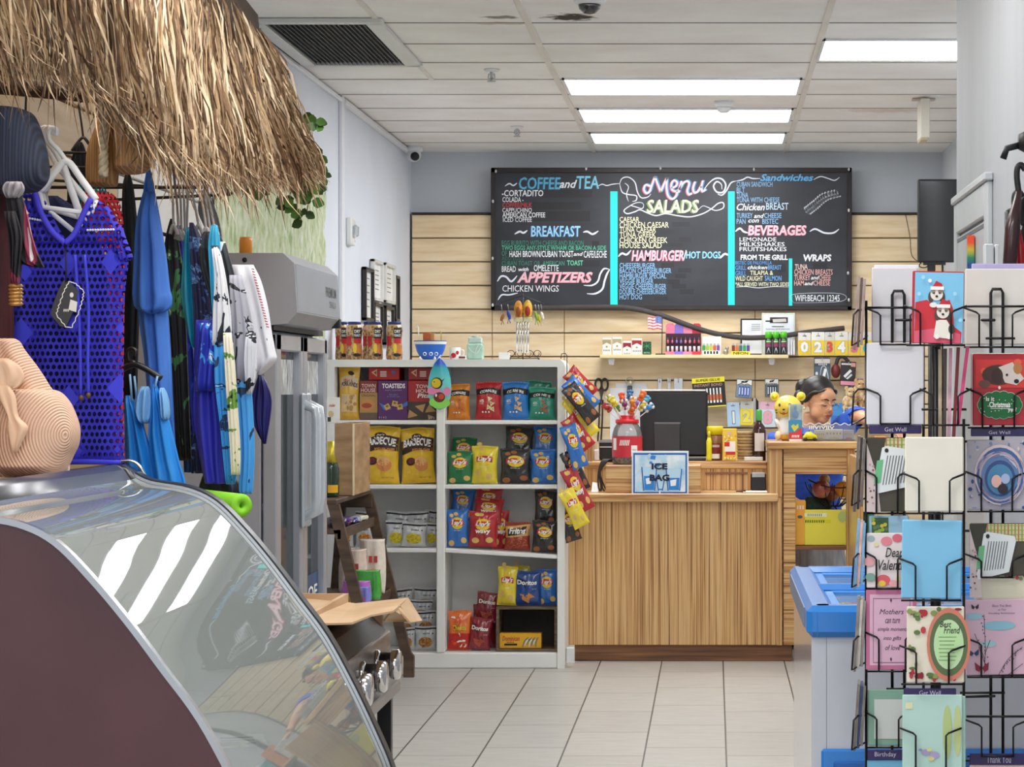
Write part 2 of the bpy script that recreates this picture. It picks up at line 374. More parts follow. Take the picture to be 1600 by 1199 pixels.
struct(s,'wall_slat_panel_side',[ramp_mat([(.3,'#b9935f'),(.5,'#c9a673'),(.7,'#d4b384')],.5,'noise',3,(1,1.2,9),4),GROOVE,mat('#d6d2cc',.5,var=.05)])
d=MB()
y0,y1,zt=7.22,8.05,1.91
d.box(RW-.018,RW,y0-.09,y0,0,zt+.10,0,.004).box(RW-.018,RW,y1,y1+.07,0,zt+.10,0,.004).box(RW-.018,RW,y0,y1,zt,zt+.10,0,.004)
d.box(RW-.028,RW,y0-.1,y1+.07,zt+.10,zt+.125,0,.004)
dr=struct(d,'door_1',mat('#bcc0c3',.4,var=.03))
struct(MB().box(RW-.012,RW-.002,y0,y1,.01,zt-.012,0,.002),'door_panel',mat('#b2b6ba',.4,var=.03),dr)
struct(MB().box(RW-.0135,RW-.0122,y0,y1,zt-.03,zt-.018),'door_gap',mat('#5c5f62',.6),dr)
def lamp(x0,x1,y0,y1,label):
 t=thing('ceiling_light',label,'light',((x0+x1)/2,(y0+y1)/2,CEIL-.01),'fluorescent ceiling panels')
 f=MB()
 for a in ((x0,x1,y0,y0+.012),(x0,x1,y1-.012,y1),(x0,x0+.012,y0,y1),(x1-.012,x1,y0,y1)):f.box(*a,CEIL-.012,CEIL-.001)
 child(f,'frame',TRIMW,t)
 child(MB().box(x0+.012,x1-.012,y0+.012,y1-.012,CEIL-.009,CEIL-.002),'diffuser',mat('#fbfdff',.5,emit=11.0,var=0),t)
lamp(-.735,.43,11.7,12.32,'bright fluorescent ceiling panel nearest the ceiling vent, first of the row of three')
lamp(-.735,.43,12.97,13.58,'bright fluorescent ceiling panel just behind the white smoke detector, middle of three')
lamp(-.735,.43,14.2,14.76,'bright fluorescent ceiling panel closest to the back wall above the menu board')
lamp(.47,1.65,10.38,11.02,'bright fluorescent ceiling panel cut off by the grey wall above the door')
t=thing('air_vent','square white ceiling vent with dark slats beside the thatched eave','vent',(-1.62,10.5,CEIL-.02))
x0,x1,y0,y1=-1.85,-1.39,9.83,11.14
f=MB()
for a in ((x0-.045,x1+.045,y0-.03,y0+.02),(x0-.045,x1+.045,y1-.02,y1+.03),(x0-.045,x0+.015,y0,y1),(x1-.03,x1+.04,y0,y1)):f.box(*a,CEIL-.022,CEIL-.002,0,.003)
child(f,'frame',mat('#d9d9d7',.4,var=.03),t)
child(MB().box(x0,x1,y0,y1,CEIL-.003,CEIL-.001),'backing',mat('#2a2b2d',.8),t)
for i in range(21):
 x=x0+.02+i*(x1-x0-.05)/20
 child(MB().add([(x,y0,CEIL-.004),(x+.006,y0,CEIL-.018),(x+.006,y1,CEIL-.018),(x,y1,CEIL-.004),(x+.002,y0,CEIL-.004),(x+.008,y0,CEIL-.018),(x+.008,y1,CEIL-.018),(x+.002,y1,CEIL-.004)],[(0,1,2,3),(4,7,6,5),(0,3,7,4),(1,5,6,2)]),'slat',mat('#8f9192',.4,.4),t)
child(MB().box(LW,x0-.04,9.9,11.2,CEIL-.004,CEIL-.001),'broken_edge',mat('#5d554d',.9),t)
def sprinkler(px,py,Y,label):
 x,=(wx(px,Y),);t=thing('sprinkler',label,'sprinkler',(x,Y,CEIL-.01),'ceiling sprinklers')
 child(MB().lathe([(.038,0),(.034,-.008),(.012,-.012)],(x,Y,CEIL-.001),16),'plate',TRIMW,t)
 child(MB().tube([(x,Y,CEIL),(x,Y,CEIL-.045)],.008).tube([(x-.012,Y,CEIL-.02),(x-.016,Y,CEIL-.04),(x,Y,CEIL-.055),(x+.016,Y,CEIL-.04),(x+.012,Y,CEIL-.02)],.003),'nozzle',STEEL,t)
 child(MB().lathe([(.02,-.055),(.02,-.059)],(x,Y,CEIL),12),'deflector',STEEL,t)
sprinkler(768,115,11.4,'small steel sprinkler head on the tile between vent and first light')
sprinkler(808,202,13.9,'small steel sprinkler head on the tile nearest the corner camera')
Y=12.68;x=wx(1131,Y)
t=thing('smoke_detector','round white smoke detector between the first two ceiling lights','smoke detector',(x,Y,CEIL))
child(MB().lathe([(.05,0),(.05,-.02),(.042,-.03)],(x,Y,CEIL),24),'base',TRIMW,t)
child(MB().lathe([(.036,-.03),(.034,-.05),(.02,-.06),(.002,-.062)],(x,Y,CEIL),24),'sensor_cap',mat('#d7d8da',.4),t)
Y=9.3;x=wx(921,Y)
t=thing('dome_camera','black glass dome camera on the stained ceiling tile','camera',(x,Y,CEIL))
child(MB().lathe([(.062,0),(.062,-.02),(.05,-.028)],(x,Y,CEIL),24),'base',TRIMW,t)
child(MB().lathe([(.047,-.02),(.04,-.045),(.022,-.062),(.002,-.066)],(x,Y,CEIL),24),'dome',mat('#141417',.08,coat=1),t)
Y=15.05;x=wx(647,Y)
t=thing('security_camera','white turret camera in the ceiling corner above the slatwall','camera',(x,Y,CEIL))
child(MB().lathe([(.055,0),(.055,-.025),(.04,-.035)],(x,Y,CEIL),20),'base',TRIMW,t)
child(MB().ell((x,Y,CEIL-.055),(.045,.045,.042)),'housing',mat('#e8e8e6',.35),t)
child(MB().lathe([(.024,0),(.028,.02),(.02,.03),(.002,.031)],(x+.01,Y-.022,CEIL-.06),16,M=Matrix.Rotation(math.radians(110),3,'X')),'lens',BLACK,t)
Y=12.55;x=wx(1443,Y)
t=thing('hanging_sign_box','narrow white box hanging from the ceiling tiles seen on edge','sign box',(x,Y,CEIL))
child(MB().box(x-.06,x+.06,Y-.03,Y+.03,CEIL-.012,CEIL-.001,0,.003),'canopy',mat('#cfc3bb',.6),t)
child(MB().box(x-.024,x+.024,Y-.11,Y+.11,CEIL-.215,CEIL-.012,0,.004),'housing',mat('#e9e4d6',.5,var=.03),t)
child(MB().box(x-.022,x+.018,Y-.1,Y+.1,CEIL-.225,CEIL-.215,0,.003),'bottom_panel',mat('#cfc098',.4),t)
Y=12.75;z=wz(361,Y)
t=thing('fire_alarm','white fire alarm strobe on the wall above the peanut jars','alarm',(LW,Y,z))
child(MB().box(LW,LW+.03,Y-.07,Y+.07,wz(384,Y),wz(341,Y),0,.006),'housing',mat('#e9e9e6',.4),t)
child(MB().box(LW+.03,LW+.055,Y-.035,Y+.035,z-.03,z+.03,0,.008),'lens',glass('#dfe7ea',.5,.1),t)
child(MB().text('FIRE',lambda u,v:(LW+.0315,Y+.055-v*.018,z-.055+u*.11),0,1,0,1,0),'lettering',INKR,t)
def frame(px0,px1,py0,py1,hexc,label):
 Ya,Yb=LW*F/(px0-CX),LW*F/(px1-CX);Ym=(Ya+Yb)/2;za,zb=wz(py1,Ym),wz(py0,Ym)
 t=thing('picture_frame',label,'picture frame',(LW,Ym,za),'framed certificates on the wall')
 f=MB();w=.018
 for a in ((Ya,Yb,za,za+w),(Ya,Yb,zb-w,zb),(Ya,Ya+w*1.4,za,zb),(Yb-w*1.4,Yb,za,zb)):f.box(LW+.004,LW+.03,*a,0,.003)
 child(f,'frame',mat(hexc,.4),t)
 child(MB().box(LW+.004,LW+.012,Ya+w,Yb-w,za+w,zb-w),'certificate',mat('#f1f0ec',.4),t)
 tx=MB()
 for i in range(5):
  q=zb-.06-i*(zb-za-.1)/5;tx.box(LW+.012,LW+.0127,Ya+(Yb-Ya)*.25,Yb-(Yb-Ya)*.25,q,q+.006)
 child(tx,'printed_lines',mat('#8b8b88',.6),t)
frame(564,577,419,502,'#1d1c1c','black framed certificate on the wall nearest the fire alarm')
frame(577,592,407,471,'#dcdbd8','white framed certificate, first of the upper two on the wall')
frame(578,592,474,530,'#222121','black framed certificate hung below the first white one')
frame(596,611,413,475,'#dcdad2','white framed certificate, second of the upper two on the wall')
frame(596,609,479,540,'#252323','black framed certificate hung below the second white one')
frame(611.5,618,431,503,'#1f1e1e','narrow black framed certificate on the wall nearest the slatwall')
# ==== menu board
BY=15.30
t=thing('menu_board','large black chalkboard menu with turquoise dividers above the counter','menu board',(wx(1049,BY),BY,wz(484,BY)))
MENU=t
bd=MB();bpx(bd,771,1327,266,482,BY,.03)
child(bd,'board',ramp_mat([(.35,'#26282e'),(.5,'#2e3037'),(.65,'#383a41')],.45,'noise',2.0,(1,1,1.6),3),t)
f=MB()
for a in ((767,1331,262,270),(767,1331,478,485),(767,774,262,485),(1323.5,1331,262,485)):bpx(f,*a,BY-.012,.05,0,.004)
child(f,'frame',mat('#2a2120',.45,var=.2,sc=14),t)
for a in ((846,925,297,309),(832,908,316,328),(832,922,330,346),(1050,1078,347,354),(1030,1055,359,366),(1060,1080,371,378),(1046,1066,380,386),(1033,1053,411,418),(1060,1080,419,426),(1055,1072,428,435),(1043,1062,437,444),(1050,1072,444,451),(1062,1084,452,460),(1022,1044,464,470),(925,936,377,386),(908,937,407,417),(1215,1228,412,425),(1270,1292,411,421)):
 child(MB().rect(PX(BY-.0012),a[0],a[1],a[3],a[2]),'painted_out_patch',mat('#26262b',.5),t)
for (a,b_,c,d) in ((953.5,965,299,478),(1137.5,1148,299,477),(1232.5,1238,404,478)):
 q=MB();bpx(q,a,b_,c,d,BY-.004,.004,0,.001);child(q,'divider',pr('#22e8e0'),t)
TY=BY-.0035
def M_(txt,x0,x1,y0,y1,cols,shear=0,off=0.0,shade=None,sx=-1.2,sy=.8,space=1.0):
 """one line of chalk lettering between pixel columns x0..x1 and rows y0 (top) .. y1 (bottom)"""
 b=MB();ms=[]
 if shade:
  b.text(txt,PX(TY),x0+sx,x1+sx,y1+sy,y0+sy,0,shear,off+.012,space);ms.append(pr(shade))
 b.text(txt,PX(TY-.002),x0,x1,y1,y0,len(ms),shear,off,space);ms.append(pr(cols))
 child(b,'lettering',ms,MENU)
W,LB,GR,RD,CRM,PK,BL='#eef0f2','#8fc0e8','#4fae8c','#c8404a','#e9e6c0','#f2b6c2','#5aa9d6'
M_('COFFEE',811,876,277,296,'#5fb3d8',.08,.012,'#2d6f8c')
M_('and',874,902,281,294,W,.35,.02)
M_('TEA',901,936,275,295,'#8ad0e6',.08,.012,'#2d6f8c')
M_('-CORTADITO',784,849,297,307,W,.05,.02)
M_('COLADA -',785,818,308,316,W,0,.012)
M_('COFFEE/MILK',785,831,317,324,RD,.1,.012)
M_('CAPPUCHINO',785,831,325,332,W,0,.004)
M_('AMERICAN COFFEE',785,852,332,340,W,0,.012)
M_('ICED COFFEE',786,831,340,347,W,0,.006)
M_('BREAKFAST',830,907,353,370,'#a9d9f4',.03,.018,'#2376b8')
M_('EGG BURRITO WITH CHEESE AND BACON',784,912,376,384,'#3f8a74',0,.004)
M_('TWO EGGS ANY-STYLE W/HAM OR BACON A SIDE',784,947,384,391,'#56c09a',0,.01)
M_('OF',784,792,392,400,'#3f8a74')
M_('HASH BROWN/CUBAN TOAST',796,896,392,402,W,0,.015)
M_('and',896,911,394,400,W,.3,.02)
M_('CAFE/LECHE',912,948,392,403,W,0,.01)
M_('ADD EGGS',784,818,401,407,'#34705f')
M_('CUBAN TOAST OR',784,844,408,415,'#3f8a74')
M_('AMERICAN',848,882,408,415,'#49a886')
M_('TOAST',886,911,407,415,'#6fd8b0',0,.015)
M_('BREAD',784,806,416,425,W,0,.01)
M_('with',810,826,418,424,W,.3,.02)
M_('OMELETTE',834,873,414,424,W,0,.012)
M_('APPETIZERS',808,926,425,442,'#f3c3cc',.25,.035,'#b2384c')
M_('CHICKEN WINGS',785,873,446,456,W,.05,.004)
M_('SALADS',1011,1092,312,333,'#f2eecb',.12,.02,'#7f9a5e',-2.2,1)
M_('CAESAR',968,999,339,347,CRM,0,.014)
M_('CHICKEN CAESAR',968,1045,347,356,CRM,0,.008)
M_('TUNA CAESAR',968,1025,355,363,CRM,0,.008)
M_('TUNA GREEK',968,1025,363,371,CRM,0,.006)
M_('CHICKEN GREEK',968,1043,371,380,CRM,0,.01)
M_('HOUSE SALAD',968,1034,379,388,CRM,0,.012)
M_('HAMBURGER',987,1069,391,408,'#f6c6d2',.18,.03,'#b0394f')
M_('/',1067,1073,391,408,W)
M_('HOT DOGS',1072,1126,393,404,'#a8def0',.05,.014,'#2a86b4',-.8,.6)
for i,(s_,x1) in enumerate((('CHEESEBURGER',1024),('BACON CHEESEBURGER',1049),('HAMBURGER SPECIAL',1041),('VEGGIE BURGER',1021),('VEGGIE CHEESEBURGER',1041),('DOUBLE CHEESEBURGER',1041),('HOT DOG',1003))):
 M_(s_,968,x1,411+i*8.2,419+i*8.2,LB,0,.008)
M_('Sandwiches',1188,1271,272,283,'#6fb9e6',.3,.02,'#2c74a8',-.8,.5)
for s_,x1,y0 in (('CUBAN SANDWICH',1207,284),('BLT',1164,293),('TUNA',1169,301),('TUNA WITH CHEESE',1218,308.5)):M_(s_,1151,x1,y0,y0+8,LB,0,.008)
M_('Chicken',1151,1195,318,329,W,.3,.02);M_('BREAST',1197,1232,317,328,'#c9e2f4',0,.012)
M_('TURKEY',1151,1176,333,341,LB,0,.008);M_('and',1178,1194,334,341,W,.3,.02);M_('CHEESE',1194,1221,333,341,LB,0,.008)
M_('PAN',1151,1165,342,350,LB,0,.008);M_('con',1169,1186,343,348,W,.3,.02);M_('BISTEC',1191,1216,342,350,LB,0,.008)
M_('BEVERAGES',1169,1260,352,368,'#f8cdd7',.1,.03,'#b94059')
for i,(s_,x1) in enumerate((('LEMONADE',1213),('MILKSHAKES',1226),('FRUITSHAKES',1229))):M_(s_,1155.5,x1,371+i*7.6,377.5+i*7.6,W,0,.008)
M_('FROM THE GRILL',1157,1231,398,406.5,W,.05,.035)
M_('BISTEC DE PALOMILLA',1149,1206,408,413.5,'#5b9fe0',0,.006)
M_('GRILL',1149,1166,415,422,'#5b9fe0',0,.006);M_('chicken',1168,1199,415,421,W,.25,.02);M_('BREAST',1200,1221,414.5,421.5,'#6fb0ea',0,.006)
M_('GRILL',1149,1166,423.5,431,'#5b9fe0',0,.006);M_('TILAPIA &',1172,1208,423,430,CRM,0,.01)
M_('WILD CAUGHT',1149,1192,431.5,439,CRM,0,.01);M_('SALMON',1195,1221,431,439,'#6fb0ea',0,.008)
M_('*ALL SERVED WITH TWO SIDES',1149,1233,441,447.5,CRM,.1,.012)
M_('WRAPS',1255,1299,397.5,408.5,W,.1,.04)
M_('TUNA',1242,1262,413,421,'#f2d5cf',0,.012);M_('CHICKEN BREASTS',1241,1301,421,429.5,'#efb9b2',0,.006)
M_('TURKEY',1241,1266,430,438,'#efb9b2',0,.006);M_('and',1267,1280,431,437,W,.3,.02);M_('CHEESE',1280,1298,430,438,'#efb9b2',0,.006)
M_('HAM',1241,1256,438.5,446.5,'#efb9b2',0,.006);M_('and',1257,1271,440,446,W,.3,.02);M_('CHEESE',1271,1297,438.5,446.5,'#efb9b2',0,.006)
M_('WIFI:BEACH 12345',1242,1312,461,471,'#e9eef2',0,.012)
def swash(lines,col='#e6eaf4',w=2.2):
 for L_ in lines:
  child(MB().ribbon(PX(TY-.001),L_[0],L_[1] if len(L_)>1 else w),'painted_swash',pr(col),MENU)
swash([([(789,291),(796,287),(802,290),(808,286)],),([(934,291),(941,288),(948,290),(957,288),(968,287)],1.6),([(804,366),(812,362),(818,364),(824,360)],3),([(911,363),(918,362),(926,366),(935,361)],3)])
swash([([(777,440),(783,432),(791,433),(799,440),(808,431)],3),([(778,469),(784,461),(795,461),(809,458)],2.4),([(912,446),(925,446),(934,440),(938,428),(944,420),(952,421)],2.6),([(917,459),(930,459),(941,452),(945,438),(949,427),(953,421)],3)])
swash([([(968,286),(972,300),(982,304),(994,306),(994,313),(988,315)],1.8),([(968,288),(972,279),(982,277),(992,285),(996,300),(1002,309),(1012,308),(1017,303)],1.8),([(976,286),(982,292),(979,304),(982,315)],1.4),([(1098,299),(1108,286),(1118,279),(1128,280),(1134,289),(1130,300),(1120,300),(1115,291),(1120,284),(1127,288),(1128,296)],2.6),([(1121,303),(1128,305),(1135,298),(1142,286),(1150,283)],2.2),([(1150,283),(1160,281),(1168,277),(1176,279),(1188,279)],2)])
swash([([(1006,321),(1003,317),(994,317),(984,322),(975,329),(980,334),(992,331),(1000,328),(1012,333),(1025,337),(1040,334),(1058,337),(1078,339),(1098,334),(1112,326),(1122,318),(1130,317),(1130,325),(1118,329),(1106,324),(1098,322),(1090,329)],1.8),([(1006,321),(1003,326),(992,323),(984,321)],1.4)])
swash([([(966,401),(972,396),(979,398),(986,391)],3),([(1125,404),(1132,397),(1138,399)],3.2),([(1271,281),(1282,276),(1294,279),(1304,282),(1312,277)],1.8),([(1149,362),(1156,357),(1162,362),(1169,364)],3),([(1265,362),(1274,358),(1288,364),(1302,364),(1311,358)],2.8),([(1150,449),(1165,448),(1185,450),(1210,448),(1232,449)],1)])
swash([([(1240,473),(1240,460),(1313,459),(1314,471),(1240,473.5)],.8)],'#c9ced6')
men=[[(1016,291),(1009,289),(1006,296),(1010,302),(1015,299),(1018,291),(1023.5,276)],[(1023.5,276),(1027,286),(1032.5,300)],[(1032.5,300),(1037,289),(1042.5,277.5)],[(1042.5,277.5),(1041.5,292),(1044,306),(1051,311),(1057,305),(1058,298)],[(1049,294),(1056,291),(1058,285),(1053,282),(1049,288),(1050,296),(1055,299),(1060,297)],[(1065,283),(1062.5,292),(1060.5,301)],[(1061.5,297),(1067,287),(1073.5,283),(1077,287),(1074,298),(1076.5,304),(1081,302)],[(1086,284),(1083,294),(1085,301),(1090.5,299),(1095.5,291)],[(1098.5,282),(1096,292),(1097.5,299),(1103,296)]]
b=MB()
for L_ in men:
 b.ribbon(PX(TY-.001),[(x+1.6,y-.6) for x,y in L_],3.8,0,6,False);b.ribbon(PX(TY-.0018),[(x-1.2,y+.8) for x,y in L_],3.6,1,6,False);b.ribbon(PX(TY-.003),L_,2.9,2,6,False)
child(b,'lettering',[pr('#5b8fd0'),pr('#d66a92'),pr('#f4f2f8')],t)
b=MB();spine=cat([Vector((1259,332,0)),Vector((1272,322,0)),Vector((1288,309,0)),Vector((1310,303,0))],5)
b.ribbon(PX(TY),[tuple(p)[:2] for p in spine],1.2,0,0,False)
for i in range(1,len(spine)-1):
 p=spine[i]
 for (dx,dy) in ((-3,-7),(-2,-6.5),(6,4),(5,3.4)):
  b.ribbon(PX(TY-.0008),[(p.x,p.y),(p.x+dx*.6-2,p.y+dy*.6),(p.x+dx,p.y+dy),(p.x+dx*.5+3,p.y+dy*.5),(p.x,p.y)],1.1,0,3,False)
child(b,'painted_feather',pr('#dfe3ea'),t)
for (px,py) in ((775,268),(916,264),(1032,263),(1178,265),(1326,265),(770.5,315),(770,404),(770,477),(1326,329),(1325,427),(1326,469)):
 child(MB().ell((wx(px,BY),BY-.013,wz(py,BY)),(.007,.004,.011),0,8,5),'clip',mat('#d8d8d6',.4),t)
p=[(790,481,15.24),(860,481,15.24),(940,480,15.24),(985,482,15.22),(1030,492,15.2),(1080,510,15.2),(1120,522,15.2),(1165,528,15.2),(1215,526,15.2),(1265,519,15.22),(1319,513,15.25)]
o=MB().tube([(wx(a,c),c,wz(b_,c)) for a,b_,c in p],.0165,0,10,True,6).build('foam_pipe',mat('#4a4442',.8,var=.1))
tag(o,'long dark grey foam pipe drooping along the underside of the menu board','pipe')
# ==== white snack shelf
SY=12.0;SD=.36
sx0,sx1,sxd0,sxd1=wx(511,SY),wx(882.5,SY),wx(682,SY),wx(695,SY)
ztop=wz(562,SY)
SHZ=[wz(657,SY),wz(758,SY),wz(857.5,SY),wz(1020.5,SY)]
t=thing('snack_shelf','tall white open shelf of snack bags standing beside the wooden counter','shelf',((sx0+sx1)/2,SY+SD/2,0))
WSH=mat('#efeeea',.42,var=.03,sc=5)
def archframe(xa,xb,za,zb,w,r,y0,y1,mb):
 out=[(xa,za),(xa,zb)]+[(xb-r+r*math.cos(a),zb-r+r*math.sin(a)) for a in [math.pi/2*(1-i/8) for i in range(9)]]+[(xb,za)]
 ri=max(r-w,.004)
 inn=[(xa+w,za),(xa+w,zb-w)]+[(xb-w-ri+ri*math.cos(a),zb-w-ri+ri*math.sin(a)) for a in [math.pi/2*(1-i/8) for i in range(9)]]+[(xb-w,za)]
 n=len(out);vs=[]
 for y in (y0,y1):
  vs+=[(x,y,z) for x,z in out]+[(x,y,z) for x,z in inn]
 fs=[]
 for i in range(n-1):
  a,b=i,i+1
  fs+=[(a,b,n+b,n+a),(2*n+a,3*n+a,3*n+b,2*n+b),(a,2*n+a,2*n+b,b),(n+a,n+b,3*n+b,3*n+a)]
 fs+=[(0,n,3*n,2*n),(n-1,2*n-1,4*n-1,3*n-1)]
 mb.add(vs,fs,0)
m=MB();archframe(sx0,sx1,0,ztop,.037,.035,SY,SY+SD,m);child(m,'carcass',WSH,t)
child(MB().box(sxd0,sxd1,SY,SY+SD-.02,.08,ztop-.037,0,.004),'divider',WSH,t)
child(MB().box(sx0+.037,sx1-.037,SY+SD-.012,SY+SD,.02,ztop-.037),'back_panel',mat('#e4e3e0',.5,var=.04),t)
child(MB().box(sx0+.037,sx1-.037,SY+.005,SY+SD-.012,.0,SHZ[3],0,.006),'plinth',WSH,t)
for i,z in enumerate(SHZ[:3]):
 child(MB().box(sx0+.037,sxd0,SY+.004,SY+SD-.012,z-.02,z,0,.003),'shelf',WSH,t)
 m=MB().box(sxd1,sx1-.037,SY+.004,SY+SD-.012,z-.02,z,0,.003)
 if i==2:m.v=[(x,y,z_-.032*(x-sxd1)/(sx1-.037-sxd1)) for x,y,z_ in m.v]
 child(m,'shelf',WSH,t)
child(MB().box(sx1+.004,sx1+.045,SY+.05,SY+.09,.02,.10,0,.004),'socket',mat('#e6e6e6',.4),t)
FILM=dict(rough=.3)
def film(h):return mat(h,.26,var=.10,sc=22,bump=.45,coat=.6)
def bagmesh(name,w,h,t,body,inks,design,seed=1,loc=(0,0,0)):
 rnd=Vector((seed*7.3,seed*3.1,seed*1.7))
 def dep(u,v):
  e=max(0.0,1-u*u)**.55*max(0.0,math.sin(math.pi*min(max(v,.0),1)))**.5
  cr=1-abs(noise.noise(Vector((u*2.2+v*1.5,v*3.2-u,5))+rnd))
  edge=abs(2*v-1)**2
  return t/2*(e*(1.05+.25*noise.noise(Vector((u*1.6,v*2.2,0))+rnd)+.14*noise.noise(Vector((u*4.5,v*6,2))+rnd))-.22*e*max(0,cr-.72)/.28*(.35+edge))
 def xz(u,v):
  pinch=1-.09*math.sin(math.pi*v)+.035*noise.noise(Vector((3*math.copysign(1,u),v*3.5,1))+rnd)
  return u*w/2*pinch,v*h+.012*h*math.sin(u*3+seed)*v
 def front(u,v):
  x,z=xz(u,v);return (x,-dep(u,v),z)
 def pr_(u,v,k=[0]):
  x,z=xz(u,v);return (x,-dep(u,v)-.0022-LAY[0]*.0009,z)
 LAY=[0]
 b=MB();b.lay=LAY;b.fine=True
 b.grid(lambda a,c:front(-1+2*a,c),22,26,0)
 b.grid(lambda a,c:(lambda p:(p[0],-p[1],p[2]))(front(1-2*a,c)),12,12,0)
 class D:pass
 d=D();d.b=b
 def up():LAY[0]+=1.0
 d.fn=pr_;d.up=up
 design(d)
 o=b.build(name,[body]+inks,None,loc=loc)
 for (za,zb) in ((h*.955,h+.004),(-.002,h*.035)):
  s=MB();n=20;vs=[]
  for i in range(n+1):
   u=-1+2*i/n;x=u*w/2;z_=.012*h*math.sin(u*3+seed)*(1 if za>h/2 else 0)
   zz=.0025*(i%2)
   vs+=[(x,-.0022,za+z_+(0 if za>h/2 else zz)),(x,-.0022,zb+z_+(zz if za>h/2 else 0)),(x,.0022,za+z_),(x,.0022,zb+z_)]
  fs=[]
  for i in range(n):
   a,c=4*i,4*(i+1);fs+=[(a,c,c+1,a+1),(a+2,a+3,c+3,c+2),(a+1,c+1,c+3,a+3),(a,a+2,c+2,c)]
  s.add(vs,fs,0)
  s.build('crimped_seal',[body],o,loc=(0,0,0))
 o['hw']=h;o['ww']=w
 return o
CHIP,CHIP2=pr('#e3bd6d'),pr('#c98f45')
def d_lays(sub_txt,chips=((-.6,.1),(.55,.17)),wavy=False):
 def f(d):
  b,P=d.b,d.fn
  for (x,y) in chips:
   b.disc(P,x,y,.27,.085,3,rot=.3)
   b.disc(P,x-.65 if x>.2 else x+.1,y+.75 if x>.2 else y+.77,.2,.05,3)
  d.up();b.disc(P,0,.66,.6,.17,2)
  d.up();b.grid(lambda a,c:P(-.64+1.28*a,.585+.14*c+.03*math.sin(a*3.1)),8,2,4,False)
  d.up();b.text("Lay's",P,-.56,.56,.575,.755,1,.25,.035,.9)
  if wavy:b.text('wavy',P,-.55,.6,.36,.50,1,.1,.04)
  b.text(sub_txt,P,-.32,.32,.445,.475,1) if not wavy else None
 return f
def lays_inks():return [INKW,INKY,CHIP,INKR]
def d_corn(c):
 def f(d):
  b,P=d.b,d.fn
  b.rect(P,-.98,.98,.66,.82,2,12,3,.045)
  d.up();b.text('CORNERS',P,-.66,.66,.695,.775,1,.05,.035,1,.045)
  random.seed(c)
  for (x,y,a) in ((.12,.56,.2),(.3,.43,2.3),(.05,.33,4.1),(.36,.28,1.1)):
   pts=[(x+.26*math.cos(a+k*2.09),y+.085*math.sin(a+k*2.09)) for k in range(3)]
   b.poly(P,pts,3)
   b.poly(P,[(x+.12*math.cos(a+k*2.09),y+.03*math.sin(a+k*2.09)) for k in range(3)],4);d.up()
  b.text('60%',P,-.7,-.35,.47,.55,1,0,.02);b.text('LESS',P,-.7,-.38,.42,.455,1)
  for k in range(3):b.disc(P,-.42+k*.25,.2,.07,.025,1)
 return f
def d_dor(d):
 b,P=d.b,d.fn
 b.poly(P,[(-.75,.82),(.35,.66),(-.25,.52)],2);d.up()
 b.text('Doritos',P,-.85,.72,.62,.76,1,.06,.035,.95)
 for (x,y,a) in ((-.3,.27,.4),(.2,.28,1.9),(-.05,.17,3.0)):
  b.poly(P,[(x+.4*math.cos(a+k*2.09),y+.12*math.sin(a+k*2.09)) for k in range(3)],3);d.up()
 b.text('spicy',P,.35,.72,.47,.53,4,.1)
def d_frito(d):
 b,P=d.b,d.fn
 b.grid(lambda a,c:P(-.98+1.96*a,.5+.42*c+.10*a-.05),10,4,2,False);d.up()
 b.grid(lambda a,c:P(-.8+1.5*a,.55+.26*c+.12*a-.04),8,3,5,False);d.up()
 b.text('Fritos',P,-.7,.66,.6,.84,1,.25,.04)
 random.seed(4)
 for k in range(34):
  x,y,a=random.uniform(-.75,.75),random.uniform(.06,.44),random.uniform(0,3.1)
  b.ribbon(P,[(x-.16*math.cos(a),y-.05*math.sin(a)),(x,y+.02),(x+.16*math.cos(a),y+.05*math.sin(a))],.035,3 if k%2 else 4,3)
def d_chee(d):
 b,P=d.b,d.fn
 b.grid(lambda a,c:P(-.98+1.96*a,.02+.42*c),8,4,2,False);d.up()
 random.seed(9)
 for k in range(20):
  x,y,a=random.uniform(-.7,.7),random.uniform(.1,.42) if k<14 else random.uniform(.75,.92),random.uniform(0,3.1)
  b.ribbon(P,[(x-.25*math.cos(a),y-.04*math.sin(a)),(x+.05,y+.015),(x+.25*math.cos(a),y+.05*math.sin(a))],.05,3 if k%3 else 1,3)
 d.up();b.text('Cheetos',P,-.6,.62,.53,.66,4,.12,.07);d.up();b.text('Cheetos',P,-.6,.62,.53,.66,5,.12,.03)
def d_bbq(d):
 b,P=d.b,d.fn
 b.grid(lambda a,c:P(-.98+1.96*a,.52+.25*c+.06*math.sin(a*3)+.05*a),12,4,2,False)
 b.disc(P,0,.86,.3,.045,2);d.up()
 b.text("Jay's",P,-.2,.22,.84,.88,1,.2,.02)
 b.text('BARBECUE',P,-.85,.85,.66,.80,1,.08,.04,1,.03)
 b.text('POTATO CHIPS',P,-.3,.8,.575,.635,3,.05,.03)
 b.disc(P,-.42,.4,.3,.075,2);b.disc(P,-.42,.41,.2,.05,6);d.up()
 b.disc(P,.25,.33,.42,.115,4);b.disc(P,.2,.40,.36,.085,5);d.up()
 b.text('NET WT 7 OZ',P,.1,.75,.09,.115,2)
def d_pork(d):
 b,P=d.b,d.fn
 b.rect(P,-.82,.92,.58,.78,2,10,3,.05);d.up()
 b.text('PORK RINDS',P,-.72,.88,.61,.70,3,.08,.03,1,.03);b.text('ORIGINAL',P,-.5,.4,.725,.765,4,.1,.02)
 b.disc(P,.2,.885,.3,.04,3)
 b.rect(P,-.7,.8,.14,.48,5,8,4);d.up()
 random.seed(3)
 for k in range(22):b.disc(P,random.uniform(-.55,.68),random.uniform(.18,.44),random.uniform(.1,.2),random.uniform(.025,.05),2 if k%2 else 6,8,random.random()*3)
